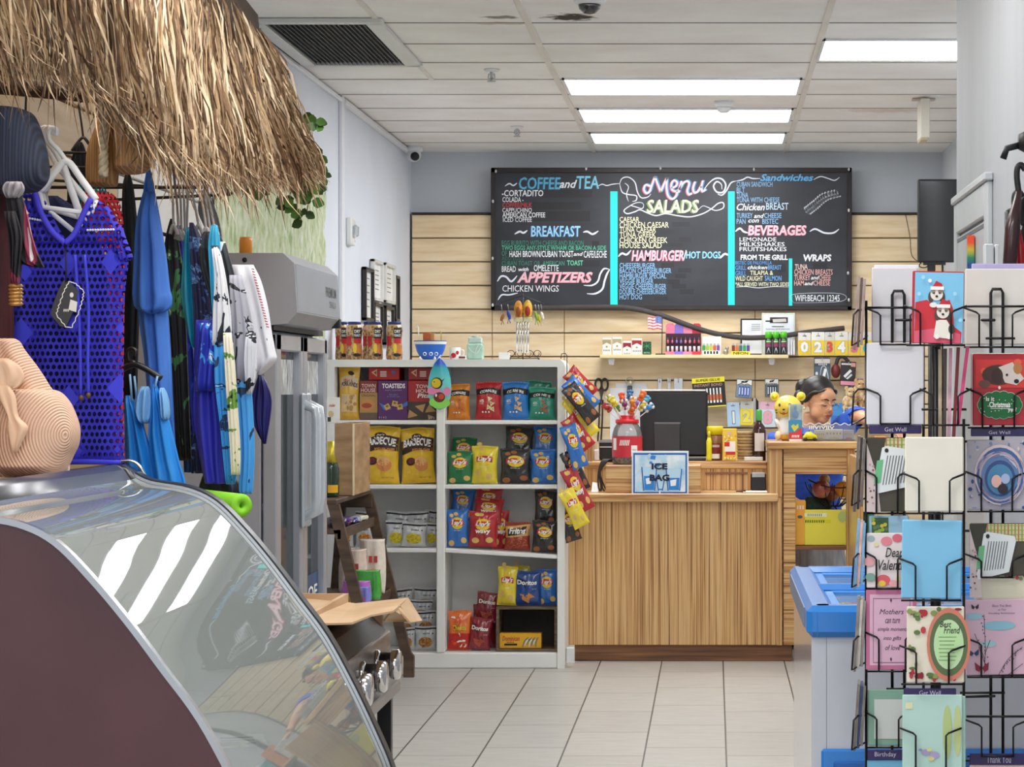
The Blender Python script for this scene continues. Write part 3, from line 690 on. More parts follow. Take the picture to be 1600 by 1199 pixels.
def d_nut(c1,c2,seed,word):
 def f(d):
  b,P=d.b,d.fn
  b.rect(P,-.98,.98,.9,.965,2,8,1);b.text(word,P,-.22,.4,.70,.76,2,0,.03);b.disc(P,.7,.72,.07,.028,2);d.up()
  random.seed(seed);b.disc(P,.0,.36,.68,.23,3)
  for k in range(44):
   a,r=random.uniform(0,6.28),random.random()**.5
   b.disc(P,.66*r*math.cos(a),.36+.22*r*math.sin(a),random.uniform(.06,.12),random.uniform(.018,.035),4 if k%3 else 5,7,random.random()*3)
   if k%15==14:d.up()
 return f
GREEN_,YEL_,BLK_,BLU_,RED_='#157a45','#f0d93a','#2a2827','#2d74c6','#b9262e'
KIND={}
def kind(k,w,h,t,body,inks,des,seed):KIND[k]=(w,h,t,film(body),inks,des,seed)
kind('lg',.135,.165,.07,GREEN_,lays_inks(),d_lays('SOUR CREAM & ONION'),1)
kind('ly',.135,.185,.075,YEL_,[INKW,INKY,CHIP,INKR],d_lays('CLASSIC',((.4,.2),(-.5,.3))),2)
kind('lk',.145,.17,.07,BLK_,[INKW,INKY,pr('#a3623a'),INKR],d_lays('BARBECUE'),3)
kind('lb',.13,.17,.07,BLU_,lays_inks(),d_lays('SALT & VINEGAR'),4)
kind('lr',.15,.17,.07,RED_,lays_inks(),d_lays('',((-.5,.18),(.5,.2)),True),5)
kind('co',.12,.18,.07,'#e58a22',[INKW,INKK,pr('#d8722a'),pr('#a34d1e')],d_corn(1),6)
kind('cr',.13,.185,.07,'#c3262e',[INKW,INKK,pr('#ecd9a2'),pr('#8fae6a')],d_corn(2),7)
kind('cb',.13,.185,.07,'#2a7fd0',[INKW,INKK,pr('#e0b98a'),pr('#b5734a')],d_corn(3),8)
kind('ct',.135,.185,.07,'#2f9c82',[INKW,INKK,pr('#b9734e'),pr('#8f5a3c')],d_corn(4),9)
kind('dr',.125,.17,.06,'#8c2430',[INKW,INKK,pr('#b5502e'),pr('#e9b7b0')],d_dor,10)
kind('db',.14,.17,.06,'#1f4a94',[INKW,INKK,pr('#d69152'),pr('#9cc4e8')],d_dor,11)
kind('fr',.13,.14,.06,'#9c3a26',[INKW,pr('#d9a764'),pr('#cf6a34'),pr('#b0492a'),INKK],d_frito,12)
kind('ch',.125,.19,.06,'#e9762a',[INKW,pr('#c22a22'),pr('#e8552a'),INKK,INKY],d_chee,13)
kind('bb',.2,.29,.09,'#efc22c',[INKW,pr('#3a1a14'),pr('#e89a3a'),pr('#d98a4a'),pr('#eeb877'),pr('#7a2420')],d_bbq,14)
kind('pk',.15,.255,.07,'#e2b23c',[INKW,pr('#d8bfa0'),pr('#2a2322'),INKR,pr('#e9c987'),pr('#b98d58')],d_pork,15)
SIL='#c9cbcd'
kind('nc',.115,.135,.06,SIL,[INKW,INKK,pr('#d6c32e'),pr('#e3d23c'),pr('#b9a522')],d_nut(1,2,21,'CORN'),16)
kind('nm',.105,.13,.06,SIL,[INKW,INKK,pr('#d69a4a'),pr('#c06a2c'),pr('#e2b46a')],d_nut(1,2,22,'MIX'),17)
kind('na',.12,.15,.06,SIL,[INKW,INKK,pr('#b98540'),pr('#9c5f2c'),pr('#d6ad66')],d_nut(1,2,23,'NUTS'),18)
PROTO={}
def bag(k,px0,px1,py0,py1,Y,label,group=None,onz=None,roll=0.0,tilt=0.0,yaw=0.0):
 w,h,t_,body,inks,des,seed=KIND[k]
 c0,c1=(sx0+.039,sxd0-.002) if px0+px1<1376 else (sxd1+.002,sx1-.039)
 xa,xb=max(wx(px0,Y),c0),min(wx(px1,Y),c1);tw,th=(xb-xa)*.985,(py1-py0)/F*Y*.98
 z=wz(py1,Y) if onz is None else onz+.003+tw/2*abs(math.sin(math.radians(roll)))
 loc=((xa+xb)/2,Y,z);s=(tw/w,min(tw/w,th/h)*(.55 if Y>SY+.15 else.9),th/h);rot=(math.radians(tilt),math.radians(roll),math.radians(yaw))
 if k not in PROTO:
  o=bagmesh('snack_bag',w,h,t_,body,inks,des,seed);PROTO[k]=o
  o.location=loc;o.scale=s;o.rotation_euler=rot;tag(o,label,'snack bag',group)
 else:
  o=copy_tree(PROTO[k],loc,label,group,rot,s)
  if not group and 'group' in o.keys():del o['group']
 return o
Yb=SY+.10
G1,G2,G3,G4='popped corn bags on the upper shelf','small potato chip bags','red and blue chip bags','silver nut bags'
bag('co',696,735,602,657,Yb,'orange corn chip bag with black band next to the hanging surfboard',G1,SHZ[0])
bag('cr',742,784,599,657,Yb,'red corn chip bag with black band and triangle chips on the upper shelf',G1,SHZ[0],1)
bag('cb',785,828,599,657,Yb,'blue corn chip bag with black band beside the red one',G1,SHZ[0],-1)
bag('ct',825,868,607,657,Yb,'teal corn chip bag with black band, the one in front',G1,SHZ[0],1)
bag('ct',818,860,598,657,Yb+.1,'teal corn chip bag half hidden behind the front teal one',G1,SHZ[0],3)
bag('lg',696,740,708,758,Yb,'green potato chip bag with yellow logo standing on the shelf beside the divider',G2,SHZ[1])
bag('lg',697,742,683,733,Yb+.085,'green potato chip bag leaning back above the front green one',G2,None,4,-14)
bag('ly',736,778,700,758,Yb,'shiny yellow potato chip bag beside the green ones',G2,SHZ[1],1)
bag('lk',781,831,704,758,Yb,'black potato chip bag with yellow logo standing beside the yellow bag',G2,SHZ[1])
bag('lk',787,833,667,718,Yb+.085,'black potato chip bag perched above the one beside the yellow bag',G2,None,3,-6)
bag('lb',829,870,706,758,Yb,'bright blue potato chip bag at the shelf end beside the black bag',G2,SHZ[1],-2)
bag('lb',833,870,667,716,Yb+.085,'bright blue potato chip bag stacked above the other at the shelf end',G2,None,1,-6)
bag('lb',695,734,800,857,Yb-.01,'light blue potato chip bag standing in front of a darker blue one',G3,SHZ[2],-2)
bag('lb',699,739,765,812,Yb+.1,'blue potato chip bag tilted in the shadow behind the front blue bag',G3,None,4,-10)
bag('lr',731,777,804,858,Yb-.02,'red wavy chip bag standing on the sagging shelf beside the blue bag',G3,SHZ[2],2)
bag('lr',737,784,778,818,Yb+.04,'red wavy chip bag slumped on top of the front red bag',G3,None,6,-16)
bag('lr',741,784,763,800,Yb+.1,'red chip bag uppermost and rearmost of the red pile',G3,None,4,-4)
bag('lr',768,794,797,856,Yb+.06,'red wavy chip bag turned sideways behind the front red bag',G3,SHZ[2]-.016,3,0,25)
bag('fr',787,829,815,858,Yb,'brown corn chip bag with black logo on the sagging shelf',G3,SHZ[2]-.019,2)
bag('lk',830,871,813,862,Yb-.03,'black potato chip bag standing at the low end of the sagging shelf',G3,SHZ[2]-.028,2)
bag('lk',834,870,766,822,Yb+.06,'black potato chip bag stacked above the one on the sagging shelf',G3,None,1,-5)
bag('ch',695,737,960,1021,Yb,'orange and red cheese puff bag on the bottom shelf beside the divider','bags on the bottom shelf',SHZ[3],1)
bag('dr',730,766,972,1021,Yb-.01,'dark red tortilla chip bag leaning beside the orange cheese puff bag','bags on the bottom shelf',SHZ[3],6)
bag('dr',741,777,926,972,Yb+.08,'dark red tortilla chip bag raised behind the leaning one','bags on the bottom shelf',None,6,-4)
bag('dr',737,775,956,1021,Yb+.13,'dark red tortilla chip bag mostly hidden behind the others beside the crate','bags on the bottom shelf',SHZ[3],2)
cx0,cx1,cz0,cz1=wx(775,SY+.05),wx(870.5,SY+.05),SHZ[3]+.001,wz(948.5,SY+.05)
t=thing('wooden_crate','small dark wooden crate open to the front on the bottom white shelf','crate',((cx0+cx1)/2,SY+.18,cz0))
WDK=ramp_mat([(.3,'#4a3a2c'),(.5,'#6a5643'),(.7,'#85705a')],.6,'noise',4,(2,2,14),5)
for n_,a in (('top_board',(cx0,cx1,SY+.05,SY+.31,cz1-.014,cz1)),('bottom_board',(cx0,cx1,SY+.05,SY+.31,cz0,cz0+.012)),('side_board',(cx0,cx0+.014,SY+.05,SY+.31,cz0+.012,cz1-.014)),('side_board',(cx1-.014,cx1,SY+.05,SY+.31,cz0+.012,cz1-.014)),('back_board',(cx0+.014,cx1-.014,SY+.3,SY+.31,cz0+.012,cz1-.014))):
 child(MB().box(*a,0,.002),n_,WDK if n_!='back_board' else mat('#38302a',.7,var=.2),t)
bag('ly',776,808,888,948,SY+.10,'yellow potato chip bag standing on the small wooden crate','bags on the crate',cz1,2)
bag('ly',800,830,890,948,SY+.2,'yellow potato chip bag peeking out behind the dark blue bag on the crate','bags on the crate',cz1,-2)
bag('db',803,846,895,948,SY+.10,'dark blue tortilla chip bag standing on the small wooden crate','bags on the crate',cz1,1)
bag('lb',840,872,893,948,SY+.12,'blue potato chip bag on the crate beside the dark blue bag','bags on the crate',cz1,-2)
x0,x1=wx(780,SY+.08),wx(846,SY+.08);zb=cz0+.0125;zt=wz(990,SY+.08)
t=thing('sugar_box','long yellow food box lying inside the small wooden crate','box',((x0+x1)/2,SY+.11,zb))
child(MB().box(x0,x1,SY+.08,SY+.14,zb,zt,0,.003),'carton',mat('#f0b426',.4,var=.04),t)
q=MB();fp=PX(SY+.0788)
q.text('Dominican',fp,785,812,1002,994,0,.2,.02);q.rect(fp,788,808,1009,1006,1);q.text('IlIlI',fp,792,803,1005,1003,1)
for i in range(7):q.ribbon(fp,[(816+i*3.5,1012-(i%3)*2),(820+i*3,1002),(826+i*2.6,996+(i%2)*4)],2.2,2 if i%2 else 3,3)
child(q,'printed_front',[pr('#c2502a'),INKK,pr('#e9e6dc'),pr('#8a8f62')],t)
def carton(name,px0,px1,py0,py1,Y,dep,col,label,prints,group=None,onz=None,cat_='box'):
 z0=wz(py1,Y) if onz is None else onz+.001
 t=thing(name,label,cat_,(wx((px0+px1)/2,Y),Y+dep/2,z0),group)
 child(MB().box(wx(px0,Y),wx(px1,Y),Y,Y+dep,z0,wz(py0,Y),0,.0025),'carton',mat(col,.4,var=.04),t)
 q=MB();ms=[]
 fp0=PX(Y-.0012);lay=[0]
 def fp(a,b):return (wx(a,Y),Y-.0012-lay[0]*.0005,wz(b,Y))
 q.lay=lay;prints(q,fp,ms,lay);child(q,'printed_front',ms,t) if q.v else None
 return t
def P_(ms,h):
 m_=pr(h)
 if m_ not in ms:ms.append(m_)
 return ms.index(m_)
def town(q,fp,ms,lay):
 q.rect(fp,562,590,655.5,614,P_(ms,'#b48a52'));lay[0]+=1
 q.disc(fp,574,633,12,9,P_(ms,'#c98a4e'));lay[0]+=1;q.disc(fp,573,634,8,4,P_(ms,'#a8482e'));q.rect(fp,562,590,655.5,645,P_(ms,'#6e5a4a'))
 q.text('TOWN',fp,565,587,606,600,P_(ms,'#e8c3b4'),0,.02);q.text('HOUSE',fp,564,587,613,607,P_(ms,'#e8c3b4'),0,.02);q.text('ORIGINAL',fp,565,587,620,616.5,P_(ms,'#6a4a22'))
carton('cracker_box',562,590,595,657,Yb-.02,.06,'#8a3638','dark red cracker box with tan lower half beside the pork rind bag',town,'cracker boxes',SHZ[0])
def toast(q,fp,ms,lay):
 q.text('TOASTEDS',fp,597,633,607,599.5,P_(ms,'#f4f0f2'),0,.03);q.text('PARTY CRACKERS',fp,602,628,611,609.3,P_(ms,'#b79ac4'))
 q.text('SEA SALT',fp,608,622,618,615.5,P_(ms,'#7a8ad0'));q.text('& OLIVE OIL',fp,605,625,621,618.8,P_(ms,'#7a8ad0'))
 q.poly(fp,[(592,629),(612,640),(600,641)],P_(ms,'#3d78c4'));q.poly(fp,[(618,640),(637,627),(637,634)],P_(ms,'#3d78c4'));lay[0]+=1
 for (x,y,a) in ((605,636,.3),(617,631,1.0),(625,636,.6)):
  q.poly(fp,[(x+6*math.cos(a+k*1.57),y+6*math.sin(a+k*1.57)) for k in range(4)],P_(ms,'#d9a866'));lay[0]+=1
  q.disc(fp,x,y-1,2.4,2,P_(ms,'#6b7a3a'));lay[0]+=1
 q.text('0 1 4 2',fp,592,604,654,651,P_(ms,'#d8cfe0'))
carton('cracker_box',590.5,636.5,595,657,Yb-.03,.06,'#5c2a68','purple cracker box in the middle of the upper compartment',toast,'cracker boxes',SHZ[0])
def pita(q,fp,ms,lay):
 q.text('TOWN',fp,650,676,607,601,P_(ms,'#f2d9d2'),0,.02);q.text('HOUSE',fp,650,678,614,608,P_(ms,'#f2d9d2'),0,.02);q.text('Pita',fp,652,672,622,615,P_(ms,'#f4ece6'),.2,.03)
 q.rect(fp,637,681.5,656.5,628,P_(ms,'#4a3c34'));lay[0]+=1
 for (x,y,r,a) in ((643,648,10,.2),(658,637,10,1.3),(672,640,10,.4),(672,652,6,2)):
  q.poly(fp,[(x+r*math.cos(a+k*2.09),y+r*.8*math.sin(a+k*2.09)) for k in range(3)],P_(ms,'#c79a68'));lay[0]+=1
 q.text('0 0 0',fp,670,679,655,652,P_(ms,'#e4dcd6'))
carton('cracker_box',637,682,595,657,Yb-.02,.06,'#b3262a','bright red cracker box partly behind the hanging surfboard',pita,'cracker boxes',SHZ[0])
def redtop(x0):
 def f(q,fp,ms,lay):
  q.poly(fp,[(x0+4,582),(x0+13,577),(x0+13,589)],P_(ms,'#e3c08a'));lay[0]+=1;q.poly(fp,[(x0+8,582.5),(x0+12,580),(x0+12,586)],P_(ms,'#b3262a'))
  for i in range(4):q.rect(fp,x0+18,x0+28,582.6+i*2.4-.9,582.6+i*2.4-2.4,P_(ms,'#f0d6cc'))
  q.disc(fp,x0+39,582,3.6,3,P_(ms,'#5868a0'))
 return f
carton('cracker_box',576,624,575,593,Yb+.0,.2,'#bd2026','red box lying flat on top of the tan and purple cracker boxes',redtop(576),'flat red boxes',wz(594.5,Yb-.02))
carton('cracker_box',638,681,575,593,Yb+.0,.2,'#a31f26','red box lying flat on the bright red cracker box',redtop(638),'flat red boxes',wz(594.5,Yb-.02))
bag('pk',515,562,574,657,Yb-.01,'golden pork rind bag at the wall end of the upper compartment',None,SHZ[0],1)
bag('bb',563,625,669,758,Yb,'large yellow barbecue chip bag, upright with a burger bun print','large yellow barbecue bags',SHZ[1],1)
bag('bb',627,682,672,758,Yb+.01,'large yellow barbecue chip bag in the shade beside the divider','large yellow barbecue bags',SHZ[1],-2)
bag('bb',552,600,671,758,Yb+.1,'large yellow chip bag mostly hidden behind the upright barbecue bag','large yellow barbecue bags',SHZ[1],-2)
for (k,a,b_,c,d_,Y,lab,z,r) in (('nm',525,553,820,856,Yb,'silver nut mix bag seen through the ladder shelf, nearest the cooler',SHZ[2],1),('nm',555,587,820,857,Yb,'silver nut mix bag seen through the ladder shelf beside its far rail',SHZ[2],-1),('nm',553,587,800,838,Yb+.1,'silver bag behind the one beside the ladder rail',SHZ[2],3),('nc',603,636,818,858,Yb,'silver bag of yellow corn standing beside the ladder rail',SHZ[2],-1),('nc',627,666,822,859,Yb-.03,'silver bag of yellow corn in front, overlapping its neighbour',SHZ[2],2),('nc',663,686,822,858,Yb+.03,'silver bag of yellow corn squeezed against the white divider',SHZ[2],0),('nc',600,642,800,838,Yb+.1,'silver bag leaning behind the corn bag beside the rail',SHZ[2],4),('nc',634,674,800,840,Yb+.1,'silver bag leaning behind the overlapping front corn bag',SHZ[2],-5),('nc',660,684,797,838,Yb+.13,'silver bag at the back corner beside the white divider',SHZ[2],3),('na',626,649,985,1020,Yb,'silver nut bag on the bottom board half hidden by the ladder foot',SHZ[3],0),('na',648,683,983,1020,Yb,'silver bag of mixed nuts on the bottom board beside the divider',SHZ[3],0),('na',618,650,958,994,Yb+.08,'silver nut bag in the second layer behind the cardboard flap',SHZ[3],2),('na',649,683,955,992,Yb+.08,'silver nut bag in the second layer beside the divider',SHZ[3],-2),('na',640,676,938,972,Yb+.12,'silver nut bag with orange print, third layer of the pile',SHZ[3],2),('na',610,648,920,960,Yb+.16,'silver nut bag on the uppermost layer near the ladder',SHZ[3],-4),('na',645,684,919,958,Yb+.16,'silver nut bag on the uppermost layer touching the divider',SHZ[3],3)):
 bag(k,a,b_,c,d_,Y,lab,G4,(z if Y<=Yb+.03 else None),r)
Ys=SY+.02
t=thing('clip_strip','black wire clip strip holding chip bags on the side of the white shelf','hanger',(wx(885,Ys),Ys,wz(840,Ys)))
child(MB().tube([(wx(885.5,Ys),Ys+.02,wz(840,Ys)),(wx(885.5,Ys),Ys+.02,wz(556,Ys)),(wx(883,Ys),Ys+.02,wz(552,Ys)),(wx(877,Ys),Ys+.02,wz(553,Ys)),(wx(876,Ys),Ys+.02,wz(561,Ys))],.0022,0,6),'strip',BLACK,t)
STR=[('lr',888,582,926,618,'red','topmost on the strip'),('lb',886,597,929,637,'blue','just under the topmost red one'),('lk',887,606,928,657,'black','between the blue and the yellow ones'),('ly',887,625,927,680,'yellow','below the uppermost black one'),('lr',886,655,920,700,'red','below the upper yellow one'),('lb',886,668,908,730,'blue','halfway down the strip'),('lk',886,708,911,766,'black','below the halfway blue one'),('lr',886,735,918,797,'red','lowest red of the strip'),('ly',883,768,910,822,'yellow','lowest yellow of the strip'),('lk',883,795,897,845,'black','at the very bottom of the strip')]
for i,(k,xa,ya,xb,yb,cn,wh) in enumerate(STR):
 w,h,t_,*_=KIND[k]
 L_=math.hypot(xb-xa,yb-ya)*1.02;ang=math.degrees(math.atan2(xb-xa,yb-ya));W=34
 Y=Ys+.02-.03*(i%3)
 s=(W/F*Y/w*.8,.42,L_/F*Y/h)
 o=copy_tree(PROTO[k],(wx(xb,Y),Y,wz(yb,Y)),f'{cn} chip bag clipped aslant to the shelf side, {wh}','chip bags on the clip strip',(0,math.radians(-ang),math.radians(22)),s)
zt=ztop+.001
JAR=ramp_mat([(.3,'#8a6038'),(.5,'#b98d5a'),(.7,'#d2ae7c')],.3,'voronoi',70,(1,1,1),2,coat=.6)
def jar(px0,px1,Y,label):
 r=(px1-px0)/2/F*Y;x=wx((px0+px1)/2,Y);h=wz(503,Y)-zt
 t=thing('peanut_jar',label,'jar',(x,Y,zt),'peanut jars')
 prof=[(.86,0),(.97,.02),(1.0,.12),(.9,.38),(.86,.5),(.96,.68),(1.0,.78),(.9,.88),(.72,.92),(.70,.94)]
 child(MB().lathe([(a*r,b*h) for a,b in prof],(x,Y,zt),24),'jar_body',JAR,t)
 child(MB().lathe([(.76*r,.93*h),(.8*r,.935*h),(.8*r,.995*h),(.74*r,h),(.01,h)],(x,Y,zt),24),'lid',mat('#22357e',.4),t)
 def fn(u,v):
  rr=r*(1.0 if v<.2 or v>.7 else.955)
  f=[p for p in prof]
  for (a0,b0),(a1,b1) in zip(prof[:-1],prof[1:]):
   if b0<=v<=b1:rr=r*(a0+(a1-a0)*(v-b0)/max(b1-b0,1e-6));break
  return (x+(rr+.0012)*math.sin(u),Y-(rr+.0012)*math.cos(u),zt+v*h)
 q=MB();q.rect(fn,-1.1,-.25,.36,.62,0,6,3);q.rect(fn,.05,1.15,.56,.84,1,8,3);q.rect(fn,.1,1.15,.42,.56,0,6,2)
 q.text('DRY',lambda u,v:(lambda p:(p[0],p[1]-.001,p[2]))(fn(u,v)),.15,.9,.70,.78,2,0,.02);q.text('PEANUTS',lambda u,v:(lambda p:(p[0],p[1]-.001,p[2]))(fn(u,v)),.12,1.0,.60,.67,2,0,.02)
 q.disc(fn,.2,.3,.24,.13,3);q.disc(fn,.75,.24,.42,.18,4);q.disc(fn,.5,.12,.5,.05,1)
 child(q,'label',[INKR,INKK,INKW,INKY,pr('#c77a36')],t)
jar(523.5,545,SY+.20,'peanut jar with blue lid, nearest the cooler and half hidden')
jar(540.5,567,SY+.10,'peanut jar with blue lid, second from the cooler, overlapping its neighbour')
jar(566,584,SY+.22,'peanut jar with blue lid squeezed behind two others in the jar row')
jar(573,598.5,SY+.10,'peanut jar with blue lid in front of the picture frames')
jar(603,629.5,SY+.10,'peanut jar with blue lid standing alone nearest the toy boat')
Y=SY+.12;x0,x1=wx(647,Y),wx(698,Y);xc=(x0+x1)/2
t=thing('toy_boat','blue toy boat with white stripe on top of the white shelf','toy boat',(xc,Y,zt))
hw=(x1-x0)/2;hz=wz(533,Y)
prof=[(.42,0),(.66,.15),(.85,.45),(.95,.8),(1.0,1.0)]
child(MB().lathe([(a*hw,b*(hz-zt)) for a,b in prof]+[(hw*.9,hz-zt),(hw*.85,(hz-zt)*.8),(.01,(hz-zt)*.78)],(xc,Y,zt),28,sy=.62),'hull',mat('#2f6fd6',.35),t)
child(MB().lathe([(.965*hw,.82*(hz-zt)),(1.003*hw,.96*(hz-zt)),(1.0*hw,.97*(hz-zt))],(xc,Y,zt),28,sy=.625,caps=False),'stripe',INKW,t)
child(MB().lathe([(1.005*hw,.97*(hz-zt)),(1.01*hw,1.02*(hz-zt)),(.92*hw,1.02*(hz-zt))],(xc,Y,zt),28,sy=.63,caps=False),'gunwale',mat('#1d3f9c',.4),t)
for a in (-.32,.12,.5):
 px_=xc+hw*.88*math.sin(a);py_=Y-hw*.56*math.cos(a)
 child(MB().lathe([(.006,0),(.0095,.001),(.006,.003)],(px_,py_-.002,zt+.028),12,M=Matrix.Rotation(math.pi/2,3,'X'),caps=False),'porthole',INKW,t)
child(MB().box(xc-.035,xc+.002,Y-.02,Y+.02,zt+.03,wz(520,Y),0,.002),'deck_box',mat('#c9632c',.5,var=.2,sc=60),t)
child(MB().box(xc+.002,xc+.022,Y-.018,Y+.02,zt+.03,wz(521,Y),0,.002),'cabin',mat('#d79a5c',.5),t)
child(MB().tube([(x0+.022,Y,zt+.03),(x0+.022,Y,wz(512,Y)),(x0+.018,Y,wz(509,Y)),(x0+.012,Y,wz(512,Y)),(x0+.014,Y,wz(515,Y))],.0025),'mast',WHITE,t)
child(MB().tube([(x1-.028,Y,zt+.03),(x1-.028,Y,wz(522,Y)),(x1-.032,Y,wz(517,Y))],.0022),'hook',mat('#c8a850',.3,.6),t)
for dx in (-.045,.028,.05):child(MB().lathe([(.009,0),(.006,.008),(.001,.016)],(xc+dx,Y-.05,zt),8),'wave_foot',INKW,t)
Y=SY+.1;x=wx(711,Y)
t=thing('souvenir_mug','small white souvenir mug with red print beside the glass block','mug',(x,Y,zt))
child(MB().lathe([(.026,0),(.028,.01),(.028,.06),(.025,.06),(.024,.01),(.001,.008)],(x,Y,zt),20),'mug_body',WHITE,t)
child(MB().tube([(x+.026,Y,zt+.05),(x+.042,Y,zt+.045),(x+.042,Y,zt+.022),(x+.026,Y,zt+.015)],.004,0,8,True,4),'mug_handle',WHITE,t)
q=MB();fn=lambda u,v:(x+.0288*math.sin(u),Y-.0288*math.cos(u),zt+v)
q.disc(fn,-.2,.02,.5,.013,0);q.disc(fn,.55,.034,.3,.01,0);q.disc(fn,-.7,.012,.3,.01,1);child(q,'printed_picture',[INKR,pr('#e58aa0')],t)
Y=SY+.03;x=wx(722,Y)
t=thing('trinket_box','tiny white and red box lying next to the glass block','box',(x,Y,zt))
child(MB().box(x-.018,x+.018,Y,Y+.03,zt,zt+.02,0,.002),'carton',WHITE,t);child(MB().rect(lambda u,v:(x-.016+.032*u,Y-.001,zt+.005+.009*v),0,1,0,1,0),'printed_front',pr('#7a2b2c'),t)
Y=SY+.1;x0,x1=wx(729,Y),wx(755,Y);z1=wz(525,Y)
t=thing('glass_block','pale green glass block vase on top of the white shelf','vase',((x0+x1)/2,Y+.03,zt))
child(MB().box(x0,x1,Y,Y+.06,zt,zt+(z1-zt)*.68,0,.008),'glass_body',mat('#b5d8c8',.15,var=.12,sc=30,coat=.5),t)
child(MB().box(x0+.006,x1-.006,Y+.01,Y+.05,zt+(z1-zt)*.68,z1-.005,0,.006).lathe([(.016,z1-zt-.006),(.02,z1-zt)],((x0+x1)/2,Y+.03,zt),12),'neck',mat('#cfe0d8',.12,var=.1,sc=24,coat=.5),t)
q=MB();f=PX(Y-.001)
q.ribbon(f,[(731,540),(736,548),(745,552),(752,541)],1.2,0);q.ribbon(f,[(742,556),(744,546),(748,538)],1,0);child(q,'etched_lines',pr('#e8f2ec'),t)
Y=SY+.08;t=MB();bpx(t,779,796,551,562,Y,.05,0,.003);o=t.build('gift_box',WHITE);tag(o,'plain small white box at the foot of the hanging key chain stand','box')
Y=SY+.1;xc=wx(817,Y)
t=thing('wind_chime_stand','black wire stand hung with wind chimes and animal trinkets on the white shelf','display stand',(xc,Y,zt))
b=MB()
b.tube([(wx(796,Y),Y,zt+.006),(wx(843,Y),Y,zt+.006)],.0025);b.tube([(xc,Y,zt),(xc,Y,wz(459,Y))],.0025)
for s_ in (-1,1):
 for (c_,r_) in ((20,7),(7,8)):
  cxx=wx(819+s_*c_,Y);b.tube([(cxx+r_/F*Y*.9*math.cos(a)*(1-a/14)*s_,Y,zt+.012+.018+.018*math.sin(a)*(1-a/14)) for a in [i*.4-1.5 for i in range(22)]],.0018,0,6)
b.tube([(wx(797,Y),Y,zt),(wx(797,Y),Y,zt+.008)],.004);b.tube([(wx(842,Y),Y,zt),(wx(842,Y),Y,zt+.008)],.004)
b.tube([(wx(782,Y),Y-.02,wz(474,Y)),(xc,Y,wz(462,Y)),(wx(850,Y),Y-.02,wz(475,Y))],.0018);b.tube([(xc,Y-.05,wz(466,Y)),(xc,Y+.05,wz(466,Y))],.0018)
child(b,'wire_frame',mat('#2a2523',.4,.3),t)
for (px,w) in ((808.5,3.2),(813,2.6),(817,2.2),(821,2.4),(825.5,3)):
 child(MB().tube([(wx(px,Y),Y-.02,wz(500,Y)),(wx(px,Y),Y-.02,wz(552 if px>806 else 548,Y))],w/F*Y/2),'chime_tube',CHROME,t)
for (px,py,w,h,c1,c2) in ((810.5,485,7,15,'#e0912c','#8f4a16'),(825,484,7.5,15,'#e6b43a','#a32c1c')):
 x,z=wx(px,Y),wz(py,Y)
 child(MB().ell((x,Y-.02,z),(w/F*Y,.014,h/F*Y),0).ell((x,Y-.03,z-.008),(w*.6/F*Y,.008,h*.55/F*Y),1),'ornament',[mat(c1,.4,var=.3,sc=60),mat(c2,.4)],t)
 child(MB().box(x-.022,x+.022,Y-.03,Y-.01,wz(503,Y),wz(496,Y),0,.004),'chime_base',mat('#d6cfa6',.5,var=.2,sc=50),t)
for (px,py,h,c) in ((785,496,12,'#a4642c'),(795,492,14,'#2c3fa8'),(838,494,14,'#8fb83a'),(843,498,12,'#d8c43a'),(847,494,13,'#e8e4d8')):
 x,z=wx(px,Y-.02),wz(py,Y-.02);k=h/F*Y
 b=MB().tube([(x-.006,Y-.02,wz(476,Y)),(x,Y-.02,z+k*.6)],.0012,1,5)
 b.ell((x,Y-.02,z),(.009,.006,k*.55),0,10,7,Matrix.Rotation(.4 if px<790 else -.25,3,'Y')).tube([(x,Y-.02,z-k*.3),(x-.006,Y-.02,z-k)],.0018,0,5).tube([(x,Y-.02,z-k*.3),(x+.008,Y-.02,z-k*.95)],.0018,0,5)
 child(b,'hanging_trinket',[mat(c,.4,var=.2,sc=80),STEEL],t)
Y=SY-.045;xc=wx(687,Y);z0,z1=wz(641,Y),wz(559,Y);hw=18.5/F*Y
t=thing('surfboard_ornament','small painted surfboard hanging in front of the white shelf divider','ornament',(xc,Y,z0))
def sfn(u,v):
 T_=[(0,0),(.03,.42),(.1,.68),(.25,.93),(.4,1),(.6,.93),(.75,.75),(.87,.5),(.95,.26),(1,.0)];wv=0
 for (a0,b0),(a1,b1) in zip(T_[:-1],T_[1:]):
  if a0<=v<=a1:wv=hw*(b0+(b1-b0)*(v-a0)/(a1-a0));break
 return (xc+u*wv,Y-.011*(1-u*u)*math.sin(math.pi*min(max(v,.02),.98))**.4,z0+v*(z1-z0))
b=MB();b.grid(lambda a,c:sfn(-1+2*a,c),10,24,0);b.grid(lambda a,c:(lambda p:(p[0],2*Y-p[1],p[2]))(sfn(1-2*a,c)),10,24,0)
nt_=grad_mat(((.0,'#8fd8c8'),(.25,'#7fd4cc'),(.6,'#6ad0d0'),(.8,'#35b3c4'),(.88,'#2a5fd0'),(1,'#1f4fd0')),.2)
child(b,'board',nt_,t)
def sq(a,b_):u=(a-687)/18.5*hw;v=(641-b_)/82;return (xc+u,Y-.0135-.0005*LY[0],z0+v*(z1-z0))
LY=[0];q=MB();q.lay=LY
q.disc(sq,675,611,7,6,3);q.disc(sq,699,612,6,7,3);q.disc(sq,684,613,8,5,3);q.disc(sq,680,629,9,7,4);q.disc(sq,693,630,11,7,4);q.disc(sq,687,635,9,4,4);LY[0]=2
q.disc(sq,683,599,9,9,0);q.disc(sq,687,621,9,8,1);LY[0]=4
